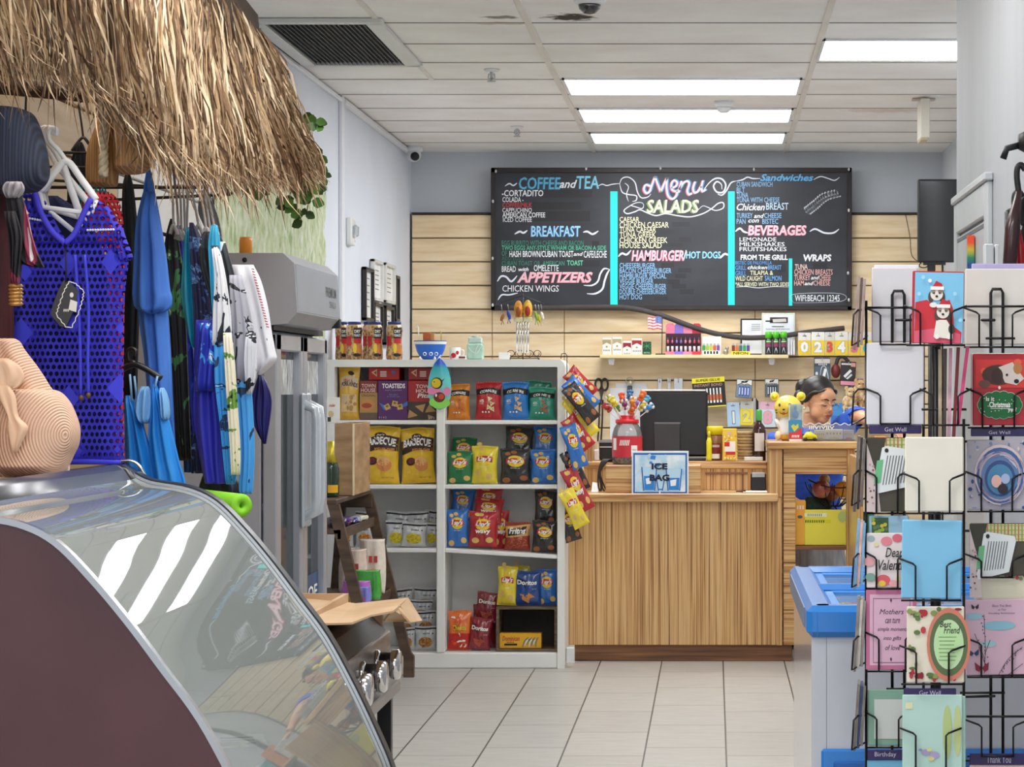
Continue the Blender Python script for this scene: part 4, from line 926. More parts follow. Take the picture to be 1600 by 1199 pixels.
q.disc(sq,682,599,7.4,7.4,2);q.poly(sq,[(689,596),(696,591),(690,599)],0);q.disc(sq,690,620,4.5,4.5,5);q.disc(sq,682,618,1.5,2.5,6);LY[0]=5;q.disc(sq,679,597,1,1,0)
child(q,'painted_picture',[INKK,pr('#6b2416'),pr('#dfc21e'),pr('#e88ab8'),pr('#8fe05a'),pr('#c9502c'),INKW],t)
child(MB().tube([(xc,Y,z1-.004),(xc,Y+.02,z1+.012),(xc,Y+.06,z1+.012)],.0015),'hanging_cord',WHITE,t)
# ==== the wooden counter
KY=12.29
ZEB=lambda st,k=1.0:ramp_mat([(.28,'#6b4526'),(.40,'#b07d48'),(.50,'#cc9f63'),(.64,'#e0bb85'),(.80,'#8e5c31')],.35,'noise',1.0,st,3,.08,coat=.15)
ZV,ZH,ZT=ZEB((170,170,1.6)),ZEB((1.8,1.8,110)),ZEB((2.0,40,40))
ZHD=ramp_mat([(.3,'#4d2f1a'),(.5,'#7d5230'),(.7,'#9c6d42')],.4,'noise',1.0,(1.8,1.8,55),3)
kx0,kx1,kx2,kx3=wx(888,KY),wx(1221,KY),wx(1201,KY),wx(1336,KY)
zl=wz(771,KY)
KD=.85
t=thing('counter','striped wooden service counter with a lower ledge and a taller end','counter',((kx0+kx3)/2,KY+.4,0));CNT=t
child(MB().box(kx0,kx1-.02,KY+.02,KY+.05,.085,zl-.045,0,.002),'front_panel',ZV,t)
child(MB().box(wx(897,KY),wx(1238,KY),KY+.05,KY+.09,0,.086,0,.003),'kick_board',ZHD,t)
child(MB().box(kx0,wx(1216,KY),KY-.02,KY+.36,zl-.045,zl,0,.006),'ledge',ZT,t)
Y2=KY+.36;z2=wz(721,Y2)
child(MB().box(wx(912,Y2),kx2,Y2,Y2+.02,zl,z2-.035,0,.002),'back_panel',ZV,t)
child(MB().box(wx(912,Y2),kx2,Y2-.008,Y2+.5,z2-.04,z2,0,.005),'upper_top',ZT,t)
child(MB().box(wx(912,Y2),wx(926,Y2),Y2-.004,Y2+.5,zl,wz(690,Y2),0,.003),'end_post',ZV,t)
child(MB().box(wx(1102,Y2),wx(1168,Y2),Y2-.006,Y2,wz(741,Y2),wz(738,Y2)),'panel_batten',ZHD,t)
rx0,rx1=wx(946,KY),wx(1095,KY);zr=wz(727,KY+.01)
child(MB().box(rx0,rx1,KY+.01,KY+.30,zl,zr,0,.004),'riser',ZEB((1.8,1.8,75)),t)
ze=wz(690,KY)
child(MB().box(kx2,wx(1222,KY),KY-.01,KY+.48,zl-.02,ze-.04,0,.003).box(wx(1214,KY),wx(1222,KY),KY,KY+.05,.086,zl),'side_post',ZV,t)
child(MB().box(kx2-.008,kx3+.01,KY-.03,KY+.50,ze-.04,ze,0,.006),'tall_top',ZT,t)
ox0,ox1,oz0,oz1=wx(1243,KY),wx(1323,KY),wz(1000,KY),wz(741,KY)
child(MB().box(wx(1222,KY)+.008,ox0,KY+.01,KY+.03,.086,ze-.04,0,.001),'front_stile',ZH,t)
child(MB().box(ox0,ox1,KY+.01,KY+.03,oz1,ze-.04),'front_rail',ZH,t)
child(MB().box(wx(1221,KY),ox0-.004,KY+.03,KY+.036,.086,ze-.04),'groove',ZHD,t)
child(MB().box(ox1,kx3,KY,KY+.07,.0,ze-.04,0,.003),'end_panel',ZV,t)
child(MB().box(ox0,ox1,KY+.03,KY+.45,.086,.10),'opening_floor',ZHD,t)
child(MB().box(ox0,ox1,KY+.03,KY+.38,wz(852,KY+.1)-.02,wz(852,KY+.1),0,.002),'inner_shelf',ZHD,t)
zl+=.0012;z2+=.0012;zr+=.0012;zl+=0;ze+=.0012
Y=KY-.006;
t=thing('ice_bag_sign','laminated blue sign about bagged ice taped to the counter riser','sign',(wx(1031,Y),Y,wz(773,Y)))
child(MB().box(wx(987,Y),wx(1076,Y),Y,Y+.003,wz(774,Y),wz(705,Y),0,.001),'sheet',mat('#e9f2f8',.2,var=.02),t)
L_=[0]
def sf(a,b):return (wx(a,Y),Y-.0012-.0005*L_[0],wz(b,Y))
q=MB();MS=[pr('#1b5fae'),ramp_mat([(.3,'#8cc6ea'),(.5,'#cfe6f2'),(.7,'#f2f8fa')],.3,'noise',14,(1,1,1),3),pr('#2f86d6'),pr('#bfe0f4'),pr('#101d3c'),pr('#f4f8fb')]
q.rect(sf,989.5,1073.5,771,708,0);L_[0]=1;q.rect(sf,992,1071,769,711,1);L_[0]=2
random.seed(5);q.lay=L_
for k in range(16):
 a,b=1031+random.gauss(0,9),722+random.gauss(0,6);r=random.uniform(3,6);w_=random.random()
 q.poly(sf,[(a+r*math.cos(w_+i*1.57),b+r*.8*math.sin(w_+i*1.57)) for i in range(4)],random.choice((2,3,5,3)));L_[0]+=.15
for (a,b,c,d) in ((1003,1026,730,767),(1041,1065,733,767),(1026,1038,750,767)):
 q.poly(sf,[(a,c),(b,c),(b-3,d),(a+3,d)],3);L_[0]+=.2;q.poly(sf,[(a+3,c+14),(b-3,c+14),(b-4,d-1),(a+4,d-1)],2);L_[0]+=.2
 q.ribbon(sf,[(a,c),(a+3,d)],1.6,0,0,False);q.ribbon(sf,[(b,c),(b-3,d)],1.6,0,0,False);q.poly(sf,[(a+6,c+18),(b-8,c+16),(b-9,c+26),(a+7,c+27)],5)
L_[0]+=1;child(q,'printed_picture',MS,t)
q=MB()
q.text('ICE',sf,1018,1043,734,724,0,0,.05);q.text('BAG',sf,1015,1046,752,741.5,0,0,.05);child(q,'lettering',pr('#0f1a38'),t)
Y=KY+.13;xc=wx(980,Y);r=23.5/F*Y;hj=wz(655,Y)-zr
t=thing('lollipop_jar','clear plastic jar with red label and red lid standing on the counter riser','jar',(xc,Y,zr))
child(MB().lathe([(.9*r,0),(r,.006),(r,hj*.66),(.88*r,hj*.8),(.7*r,hj*.9),(.66*r,hj*.92)],(xc,Y,zr),28),'jar_body',glass('#e6e2e2',.8,.05),t)
child(MB().lathe([(1.004*r,hj*.16),(1.004*r,hj*.62)],(xc,Y,zr),28,caps=False),'label',mat('#cf2f3f',.4),t)
fn=lambda u,v:(xc+1.012*r*math.sin(u),Y-1.012*r*math.cos(u),zr+v*hj)
q=MB();q.rect(fn,-1.1,-.75,.32,.58,0);q.rect(fn,.3,.75,.18,.42,0)
for i in range(6):q.rect(fn,.36+i*.06,.385+i*.06,.2,.34,1,1,1)
q.text('IlIlIl',fn,-.5,.2,.42,.54,0,.2,.02);child(q,'printed_front',[INKW,INKK],t)
child(MB().lathe([(.7*r,hj*.9),(.78*r,hj*.905),(.78*r,hj*.985),(.72*r,hj*.99),(.5*r,hj*.995),(.5*r,hj*1.08),(.01,hj*1.08)],(xc,Y,zr),28),'lid',mat('#d3202c',.35),t)
random.seed(11);pile=MB()
for i in range(40):
 a=random.uniform(0,6.28);rr=random.uniform(.2,.85)*r;pile.ell((xc+rr*math.cos(a),Y+rr*math.sin(a),zr+random.uniform(.012,.035)),(.011,.011,.01),i%4,7,5)
child(pile,'candy_pile',[mat('#7a2a2a',.3),mat('#3f7a3a',.3),mat('#c98a2a',.3),mat('#4a3a3a',.3)],t)['kind']='stuff'
LOL=[(948,637,'#b03a3a','white and red'),(953,625,'#7a8f2a','green and yellow'),(958,628,'#d9c23a','yellow'),(964,636,'#5f9a3a','green'),(972,622,'#d9542a','orange red'),(976,632,'#7a2f5a','dark purple'),(984,618,'#3f6a9a','blue grey'),(988,628,'#e08a2a','orange'),(988,640,'#c9622a','deep orange'),(997,630,'#9a7ad0','lilac'),(1003,619,'#e8702a','bright orange'),(1004,635,'#c9b83a','mustard'),(1009,626,'#5aa0c0','light blue'),(1014,637,'#3f8ac0','sky blue')]
for i,(px,py,c,cn) in enumerate(LOL):
 yy=Y-.02+.035*math.sin(i*2.3);x,z=wx(px,yy),wz(py,yy)
 bx,bz=xc+(x-xc)*.28,zr+hj*1.02
 t=thing('lollipop',f'{cn} twist-wrapped lollipop sticking out of the red-lidded jar','lollipop',(bx,yy,bz),'lollipops in the jar')
 child(MB().tube([(bx,Y+(yy-Y)*.3,bz-.02),(x,yy,z-.01)],.0026,0,7),'stick',WHITE,t)
 m=MB().ell((x,yy,z),(.016,.015,.015),0,10,7)
 dx,dz=x-bx,z-bz;l_=math.hypot(dx,dz);dx,dz=dx/l_,dz/l_
 for s_ in (1,-1):
  for w_ in (-.9,0,.9):
   ex,ez=math.cos(math.atan2(dz,dx)+w_*.5)*s_,math.sin(math.atan2(dz,dx)+w_*.5)*s_
   m.ell((x+ex*.02,yy,z+ez*.02),(.010,.004,.010),1 if w_ else 0,7,5)
 child(m,'wrapper',[mat(c,.3,var=.3,sc=90),mat('#e9dccf' if i%2 else c,.3,var=.2,sc=90)],t)
Y=Y2+.16
t=thing('monitor','black point of sale monitor seen from behind with a pale top edge','monitor',(wx(1054,Y),Y,z2))
mx0,mx1,mz0,mz1=wx(1000,Y),wx(1106,Y),wz(717,Y),wz(611,Y)
child(MB().box(mx0,mx1,Y,Y+.03,mz0+.01,mz1,0,.012),'screen_housing',mat('#1b1b1d',.35,var=.05),t)
child(MB().box(mx0+.006,mx1-.012,Y+.002,Y+.034,mz1-.002,mz1+.007,0,.003),'top_edge',mat('#e4e4e4',.3),t)
child(MB().box(wx(1022,Y),wx(1063,Y),Y-.03,Y,z2+.012,wz(660,Y),0,.004),'stand_neck',mat('#343437',.4),t)
child(MB().box(wx(1023,Y),wx(1063,Y),Y-.031,Y-.026,wz(662.5,Y),wz(660,Y)),'neck_edge',mat('#6d6d70',.4),t)
child(MB().box(wx(1008,Y),wx(1103,Y),Y-.07,Y+.1,z2,z2+.012,0,.004),'base',mat('#232325',.4),t)
def simple(name,label,cat_,px0,px1,py0,py1,Y,dep,col,b=.003,onz=None,group=None,rough=.4):
 z0=wz(py1,Y) if onz is None else onz
 m=MB().box(wx(px0,Y),wx(px1,Y),Y,Y+dep,z0,wz(py0,Y),0,b)
 o=m.build(name,mat(col,rough,var=.06));return tag(o,label,cat_,group)
Y=Y2+.12;t=thing('receipt_printer','black receipt printer behind the lollipop jar','printer',(wx(948,Y),Y,z2))
child(MB().box(wx(936,Y),wx(962,Y),Y,Y+.16,z2,wz(688,Y),0,.008),'printer_body',mat('#19191b',.4),t)
child(MB().box(wx(937,Y),wx(961,Y),Y-.002,Y+.02,wz(699.5,Y),wz(698,Y)),'paper_slot',mat('#c9c9c9',.4),t);child(MB().box(wx(936,Y),wx(962,Y),Y-.003,Y,wz(692,Y),wz(688,Y),0,.001),'cover',mat('#8b8d90',.3),t)
b=MB();random.seed(2)
for k in range(7):
 x=wx(935+k*1.7,KY+.12);p=[(x+.05,KY+.2,zr+.01),(x+.02,KY+.14,zr+.02),(x-.004*k,KY+.12,zr-.04),(x+.01*math.sin(k),KY+.11,zl+.03),(x+.012*math.cos(k),KY+.1,zl+.006)]
 b.tube(p,.004,0,6,True,4)
o=b.build('cable_bundle',mat('#1a1616',.5));tag(o,'tangle of black cables hanging down beside the counter riser','cable')
Y=KY+.1;o=MB().add([(wx(924,Y),Y,zl+.001),(wx(935,Y),Y-.02,zl+.001),(wx(934,Y),Y+.05,zl+.045),(wx(925,Y),Y+.05,zl+.05),(wx(924,Y),Y+.004,zl+.001),(wx(935,Y),Y-.016,zl+.001),(wx(934,Y),Y+.054,zl+.045),(wx(925,Y),Y+.054,zl+.05)],[(0,1,2,3),(7,6,5,4),(0,4,5,1),(1,5,6,2),(2,6,7,3),(3,7,4,0)]).build('paper_note',WHITE);tag(o,'small white paper note leaning at the cable end of the counter ledge','paper')
simple('receipt_roll','white till roll standing beside the black receipt printer','paper roll',928,936,703,721,Y2+.1,.04,'#e8e6e2',.004,z2)
Y=KY+.2;t=thing('card_reader','black card reader on white papers at the tall end of the ledge','card reader',(wx(1188,Y),Y,zl+.004))
child(MB().box(wx(1173,Y),wx(1197,Y),Y,Y+.07,zl+.004,wz(740,Y),0,.006),'reader_body',mat('#1a1a1c',.4),t);child(MB().box(wx(1175,Y),wx(1195,Y),Y-.002,Y+.04,wz(746,Y),wz(739,Y),0,.002),'display',mat('#aeb2b8',.3),t)
Y=KY+.05;o=MB().box(wx(1161,Y),wx(1199,Y),Y,Y+.14,zl,zl+.004,0,.001).build('paper_stack',WHITE);tag(o,'thin stack of white paper under the black card reader','paper')
o=MB().tube([(wx(1150,Y),Y+.02,zl+.006),(wx(1165,Y),Y+.03,zl+.006)],[.003,.006],0,8).build('pen',mat('#5a2f22',.4));tag(o,'dark brown pen lying on the ledge beside the paper','pen')
Y=Y2+.12
t=thing('spice_jar','yellow lidded jar beside the monitor edge','jar',(wx(1117,Y),Y,z2))
child(MB().lathe([(.04,0),(.042,.02),(.042,.13),(.036,.135)],(wx(1117,Y),Y,z2),20),'jar_body',mat('#8a5a3a',.3,var=.2,sc=40),t);child(MB().lathe([(.043,.135),(.044,.175),(.04,.18),(.01,.18)],(wx(1117,Y),Y,z2),20),'lid',mat('#f0d91c',.4),t)
q=MB();fn=lambda u,v:(wx(1117,Y)+.0428*math.sin(u),Y-.0428*math.cos(u),z2+v);q.rect(fn,-.7,.8,.035,.09,0);q.rect(fn,-.6,.6,.01,.035,1);q.text('IlIlI',fn,-.5,.6,.07,.083,1,0,.03);child(q,'label',[pr('#7d2420'),INKW],t)
Y=Y2+.06;t=thing('mustard_bottle','narrow yellow bottle tucked against the monitor edge','bottle',(wx(1108,Y),Y,z2))
child(MB().lathe([(.014,0),(.015,.01),(.015,.1),(.008,.125)],(wx(1108,Y),Y,z2),14),'bottle_body',mat('#e6dc28',.35),t);child(MB().lathe([(.009,.12),(.008,.15),(.003,.155)],(wx(1108,Y),Y,z2),12),'cap',mat('#d8d23a',.35),t)
def pop(q,fp,ms,lay):
 q.rect(fp,1129.5,1150.5,719,671,P_(ms,'#f0c83a'));lay[0]+=1;q.rect(fp,1132,1149,706,690,P_(ms,'#f4efe6'));q.rect(fp,1132,1140,698,691,P_(ms,'#cc2a2a'));q.rect(fp,1134,1149,711,706,P_(ms,'#cc2a2a'))
 random.seed(8)
 for i in range(22):q.disc(fp,random.uniform(1132,1149),random.uniform(680,690) if i<12 else random.uniform(712,718),1.6,1.6,P_(ms,'#d9a03a' if i%2 else '#f0e4b8'),7)
 q.disc(fp,1140,677,4,3,P_(ms,'#d9b8a8'))
carton('popcorn_box',1129,1151,670,720,Y2+.02,.05,'#efc93a','tall yellow and red snack box on the counter behind the riser',pop,None,z2)
o=MB()
for k in range(9):
 zz=z2+.004+k*.0165;o.lathe([(.042,zz),(.045,zz+.004),(.045,zz+.012),(.042,zz+.016)],(wx(1165,Y2+.14),Y2+.14,0),22,k%2)
o=o.build('cup_stack',[mat('#b99a6a',.7,var=.15,sc=50),mat('#a3845a',.7,var=.15,sc=50)]);tag(o,'stack of tan woven coasters between snack box and wine bottle','stack')
t=thing('wine_bottle','dark wine bottle with white label and green stopper beside the tall counter end','bottle',(wx(1186,Y2+.1),Y2+.1,z2));x,Y=wx(1186,Y2+.1),Y2+.1
child(MB().lathe([(.034,0),(.036,.006),(.036,.155),(.03,.18),(.014,.2),(.013,.235)],(x,Y,z2),22),'bottle_body',mat('#35120f',.12,coat=.5,var=.05),t)
child(MB().lathe([(.0145,.21),(.0155,.215),(.0155,.262),(.012,.268),(.002,.268)],(x,Y,z2),14),'stopper',mat('#4aa84a',.4),t)
child(MB().grid(lambda a,c:(x+.0368*math.sin(-.7+1.5*a),Y-.0368*math.cos(-.7+1.5*a),z2+.05+.095*c),8,2),'label',mat('#e6ded8',.5),t)
Y=Y2+.03;simple('receipt_pile','small untidy pile of white receipts in front of the wine bottle','paper',1163,1192,714.5,721,Y,.07,'#dcdad6',.002,z2)
simple('paper_sheet','white sheet of paper standing behind the lollipop jar','paper',953,1000,607,708,15.334,.003,'#eef0f4',.001)
simple('paper_sheet','pale sheet of paper showing above the monitor behind the keyring','paper',962,1011,599,640,15.3365,.003,'#e4e4e6',.001)
Y=15.325
t=thing('scissors','black scissors with straps hanging on the slatwall beside the chip strip','scissors',(wx(940,Y),Y,wz(690,Y)))
for s_ in (-1,1):
 px=940+s_*5
 child(MB().tube([(wx(px+5*math.cos(a),Y),Y-.01*s_,wz(601+9*math.sin(a),Y)) for a in [i*math.pi/8 for i in range(17)]],.007,0,8),'finger_ring',mat('#26221f',.4),t)
 child(MB().prism([(wx(938+s_*2,Y),wz(609,Y)),(wx(942+s_*2,Y),wz(609,Y)),(wx(940-s_*2,Y),wz(634,Y)),(wx(939-s_*2,Y),wz(634,Y))],Y-.004*s_-.002,Y-.004*s_+.002,0),'blade',mat('#4a4644',.3,.6),t)
for px in (937,942):child(MB().tube([(wx(px,Y),Y,wz(625,Y)),(wx(px-1,Y),Y-.004,wz(660,Y)),(wx(px-3,Y),Y,wz(690,Y))],.005,0,6,True,4),'strap',BLACK,t)
Y=15.325;t=thing('keyring','steel keyring with dark fob hanging above the paper behind the lollipop jar','keyring',(wx(984,Y),Y,wz(618,Y)))
child(MB().tube([(wx(984+6*math.cos(a),Y),Y-.01,wz(596+6*math.sin(a),Y)) for a in [i*math.pi/6 for i in range(13)]],.0025,0,6),'ring',STEEL,t);child(MB().ell((wx(985,Y),Y-.012,wz(599,Y)),(.014,.008,.018)),'key',mat('#d9d3b8',.3,.5),t);child(MB().box(wx(980,Y),wx(988,Y),Y-.02,Y,wz(618,Y),wz(603,Y),0,.004),'fob',mat('#4a5560',.5),t)
for i,(a,b_) in enumerate(((1028,1034),(1043,1048),(1053,1067),(1082,1087))):
 o=thing('slatwall_hook',('thin bare steel hook plate above the monitor, nearest the keyring','thin bare steel hook plate above the middle of the monitor','wide bare steel hook plate above the monitor','slim bare steel hook plate next to the yellow glue card')[i],'hook',(wx((a+b_)/2,15.33),15.33,wz(608,15.33)),'bare slatwall hooks')
 child(MB().box(wx(a,15.33),wx(b_,15.33),15.322,15.338,wz(612,15.33),wz(591,15.33),0,.002),'plate',mat('#cfd2d6',.25,.7),o)
 child(MB().tube([(wx((a+b_)/2,15.33),15.325,wz(597,15.33)),(wx((a+b_)/2,15.33),15.25,wz(597,15.33)),(wx((a+b_)/2,15.33),15.24,wz(592,15.33))],.003,0,6),'prong',STEEL,o)
 # ==== shelf on the slatwall with small goods
WY=15.10;zs=wz(554.5,WY)
t=thing('wall_shelf','long pale wooden wall shelf of small goods below the menu board','shelf',(wx(1084,WY),WY+.1,zs-.022))
child(MB().box(wx(937,WY),wx(1232,WY),WY,15.338,zs-.022,zs,0,.003),'board',mat('#ecd9a4',.45,var=.06,stretch=(1,6,6)),t)
for px in (953.5,1206):child(MB().prism([(wx(px-5,WY),zs-.022),(wx(px+6,WY),zs-.022),(wx(px+4,WY),wz(570,WY)),(wx(px-3,WY),wz(570,WY))],WY+.12,WY+.18,0),'bracket',mat('#c9c9cb',.25,.6),t)
def goods(name,label,cat_,px0,px1,py0,dep,col,prints,group=None,Y=WY+.03):
 return carton(name,px0,px1,py0,555,Y,dep,col,label,prints,group,zs,cat_)
def cig(x0,x1,y0,top,txt='#8a8a86',mid=None):
 def f(q,fp,ms,lay):
  w=x1-x0
  q.poly(fp,[(x0+.5,y0+3),(x1-.5,y0+3),(x1-.5,y0+11),((x0+x1)/2,y0+7.5),(x0+.5,y0+11)],P_(ms,top));q.rect(fp,x0+3,x1-3,y0+3,y0+1.8,P_(ms,'#e9e7e2'))
  q.disc(fp,(x0+x1)/2,y0+14,1.6,1.6,P_(ms,'#b09a5a'));q.text('IlIlI',fp,x0+2,x1-2,y0+21,y0+18.5,P_(ms,txt),0,.02)
 return f
for (a,b_,y0,top,lab) in ((941,955,528,'#a89a6a','white pack with gold chevron at the end of the wall shelf'),(957,971.5,527,'#b3a67c','white pack with gold chevron, second along the wall shelf'),(973,986.5,533,'#8e2326','white pack with dark red chevron, shorter, on the wall shelf'),(987,1003,529,'#a1262a','white pack with broad dark red top on the wall shelf')):
 goods('cigarette_pack',lab,'pack',a,b_,y0,.025,'#f1efea',cig(a,b_,y0,top),'cigarette packs')
def grn(q,fp,ms,lay):
 for k in range(7):q.ribbon(fp,[(1011,541),(1011+8*math.cos(k*.9),541+5.5*math.sin(k*.9))],1.6,P_(ms,'#4fae6a'),0)
 q.text('MENTHOL',fp,1006,1016,553,550,P_(ms,'#8fc8a0'),0,.02)
goods('cigarette_pack','dark green pack with starburst next to the small flag','pack',1004,1017.5,534,.025,'#14402e',grn,'cigarette packs')
Y=WY+.05;t=thing('desk_flag','small striped flag with blue corner on a thin black pole on the wall shelf','flag',(wx(1033,Y),Y,zs))
child(MB().tube([(wx(1034,Y),Y,zs),(wx(1035,Y),Y,wz(493,Y))],.0025,0,6),'pole',BLACK,t);child(MB().box(wx(1024,Y),wx(1040,Y),Y-.02,Y+.02,zs,zs+.008,0,.003),'base',BLACK,t)
ff=lambda a,b_:(wx(a,Y),Y-.004+.006*math.sin(a*.7),wz(b_+.8*math.sin(a*.5),Y));q=MB()
for k in range(9):q.rect(ff,1012.5,1034,515-(k+1)*2.25,515-k*2.25,k%2,8,1)
ff2=lambda a,b_:(lambda p:(p[0],p[1]-.0012,p[2]))(ff(a,b_));q.rect(ff2,1024,1034,495,505,2,4,2)
for i in range(3):
 for j in range(2):q.disc(ff2,1026+i*3,498+j*4,.5,.5,3,5)
child(q,'cloth',[pr('#d9707a'),pr('#f4ece8'),pr('#6f86c4'),INKW],t)
Y=WY+.03;t=thing('lip_gloss_display','pink and purple stepped display of lip gloss tubes on the wall shelf','display',(wx(1067,Y),Y+.04,zs))
cols=['#ef7f9a','#8f74d0','#f08aa8','#d8303f']
for i,c in enumerate(cols):
 a=1040+i*13.8;child(MB().prism([(wx(a,Y),zs+.052),(wx(a+13.8,Y),zs+.052),(wx(a+13.8,Y),wz(508,Y)),(wx(a+11,Y),wz(505,Y)),(wx(a+3,Y),wz(505,Y)),(wx(a,Y),wz(508,Y))],Y+.07,Y+.078),'header',mat(c,.4),t)
 child(MB().box(wx(a,Y),wx(a+13.8,Y),Y,Y+.06,zs,zs+.02,0,.001),'front_lip',mat(c,.4),t)
child(MB().box(wx(1040,Y),wx(1095,Y),Y+.06,Y+.07,zs,wz(521,Y)),'tray_back',mat('#3a1426',.5),t)
for i in range(8):
 a=1043.5+i*6.9;c=['#d8607a','#d8607a','#8a78c8','#8a78c8','#e08aa0','#e08aa0','#d0506a','#d0506a'][i]
 b=MB();b.tube([(wx(a,Y),Y+.035,zs+.015),(wx(a,Y),Y+.035,wz(541,Y))],.008,0,8).tube([(wx(a,Y),Y+.035,wz(541,Y)),(wx(a,Y),Y+.035,wz(527,Y))],.007,1,8).ell((wx(a,Y),Y+.028,wz(534,Y)),(.008,.006,.012),2,8,5)
 child(b,'gloss_tube',[mat('#e9dcdf',.3),mat('#40202c',.3),mat(c,.3)],t)
def lighters(name,label,px0,px1,y0,y1,n,cols,lip,txt):
 Y=WY+.03;t=thing(name,label,'display',(wx((px0+px1)/2,Y),Y+.03,zs))
 child(MB().box(wx(px0,Y),wx(px1,Y),Y,Y+.055,zs,wz(y1,Y),0,.001),'tray',mat(lip,.4),t)
 w=(px1-px0)/n
 for i in range(n):
  a=px0+w*(i+.5);child(MB().box(wx(a-w*.42,Y),wx(a+w*.42,Y),Y+.012,Y+.03,wz(y1,Y),wz(y0+3,Y),0,.002).box(wx(a-w*.3,Y),wx(a+w*.3,Y),Y+.014,Y+.028,wz(y0+3,Y),wz(y0,Y),1,.001),'lighter',[mat(cols[i%len(cols)],.25),STEEL],t)
 q=MB();q.text(txt,PX(Y-.001),px0+3,px1-3,y1+5.4,y1+1,0,0,.02);child(q,'lettering',INKK,t)
 return t
t=lighters('lighter_display','white display tray of green and yellow lighters next to the pink lip gloss',1097,1125,537,548,5,['#3f9a3a','#9fc23a','#c9c63a','#d8603a','#7a4aa0'],'#f2f2f2','IlIlI')
child(MB().box(wx(1097,WY+.09),wx(1127,WY+.09),WY+.085,WY+.092,zs,wz(526,WY+.09),0,.001),'backboard',WHITE,t)
Y=WY+.04;o=MB().ell((wx(1134,Y),Y+.02,zs+.018),(.018,.016,.02)).ell((wx(1136,Y),Y+.02,zs+.042),(.012,.012,.012)).build('figurine',mat('#b8b2ac',.3,.5,var=.3,sc=60));tag(o,'tiny silver figurine between two lighter trays on the wall shelf','figurine')
lighters('lighter_display','yellow display tray of five dark lighters in the middle of the wall shelf',1143,1172,537,549,5,['#7a1f24','#d0702a','#2f6a7a','#2f9a5a','#5a3a9a'],'#f2e21e','NEON')
for i,a in enumerate((1195.5,1207,1219)):
 Y=WY+.04;x=wx(a+5.5,Y);t=thing('lighter_fluid_can',('dark can with bright green cap, nearest the yellow lighter tray','dark can with bright green cap, middle of the three','dark can with bright green cap, next to the number candles')[i],'can',(x,Y+.02,zs),'green capped cans')
 child(MB().lathe([(.021,0),(.022,.004),(.022,.105),(.02,.108)],(x,Y+.02,zs),16),'can_body',mat('#34363a',.3,.3),t);child(MB().lathe([(.0215,.106),(.0215,.142),(.018,.145),(.002,.145)],(x,Y+.02,zs),16),'cap',mat('#5fd42e',.35),t)
 fn=lambda u,v:(x+.0228*math.sin(u),Y+.02-.0228*math.cos(u),zs+v);q=MB();q.rect(fn,-.8,.8,.05,.075,0);q.rect(fn,-.7,.7,.078,.088,1);q.poly(fn,[(-.5,.012),(.5,.012),(.1,.045),(-.1,.045)],2);q.text('IlIlI',fn,-.4,.4,.09,.1,1);child(q,'label',[pr('#8a3a5a'),pr('#9fd48a'),pr('#c9cdd0')],t)
Y=15.3
t=thing('picture_frame','black framed paper behind the lighter trays on the wall shelf','picture frame',(wx(1175,Y),Y,zs));
child(MB().box(wx(1157,Y),wx(1195,Y),Y,Y+.012,zs,wz(498,Y),0,.002),'frame',BLACK,t);child(MB().box(wx(1159.5,Y),wx(1193,Y),Y-.002,Y,zs+.01,wz(500.5,Y)),'paper',mat('#eef1f6',.4),t)
q=MB()
for k in range(4):q.rect(PX(Y-.003),1174,1188,507.5+k*3,506.5+k*3,0)
child(q,'printed_lines',pr('#9aa0aa'),t)
t=thing('certificate_frame','pale framed certificate with a dark emblem behind the green capped cans','picture frame',(wx(1216,Y),Y-.03,zs))
child(MB().box(wx(1190,Y),wx(1242,Y),Y-.035,Y-.02,zs,wz(489.5,Y),0,.002),'frame',mat('#d9dccf',.3),t);child(MB().box(wx(1192.5,Y),wx(1239.5,Y),Y-.0365,Y-.035,zs+.01,wz(492,Y)),'paper',mat('#e8eef2',.3),t)
q=MB();f=PX(Y-.038);q.rect(f,1203,1231,505,496,0);q.rect(f,1196,1213,503,501,1);f2=PX(Y-.039);q.poly(f2,[(1207,499),(1228,498),(1229,503),(1208,504)],2);q.text('license and permit',f,1197,1234,516,513,1);q.rect(f,1206,1225,511,510,1);child(q,'printed_emblem',[pr('#4a3438'),INKK,pr('#d6d0cc')],t)
for k,a in enumerate((1231,1235,1239)):simple('leaflet',('thin white leaflet beside the green capped cans','white leaflet, middle of the three behind the cans','white leaflet closest to the number candles')[k],'leaflet',a,a+3,530+k,555,WY+.06+k*.01,.06,'#e9e9ea',.001,zs)
def hangpack(name,label,cat_,px0,px1,py0,py1,Y,col,prints,group=None,tilt=0,dep=.012):
 t=thing(name,label,cat_,(wx((px0+px1)/2,Y),Y,wz(py1,Y)),group)
 child(MB().box(wx(px0,Y),wx(px1,Y),Y,Y+dep,wz(py1,Y),wz(py0,Y),0,.002),'backing_card',mat(col,.4,var=.03),t)
 q=MB();ms=[];lay=[0]
 def fp(a,b):return (wx(a,Y),Y-.0012-lay[0]*.0006,wz(b,Y))
 q.lay=lay;prints(q,fp,ms,lay);child(q,'printed_front',ms,t)
 child(MB().tube([(wx((px0+px1)/2,Y),15.339,wz(py0+4,Y)),(wx((px0+px1)/2,Y),Y-.02,wz(py0+4,Y)),(wx((px0+px1)/2,Y),Y-.022,wz(py0+1,Y))],.0022,0,6),'peg',STEEL,t)
 if tilt:t.rotation_euler=(0,math.radians(tilt),0)
 return t
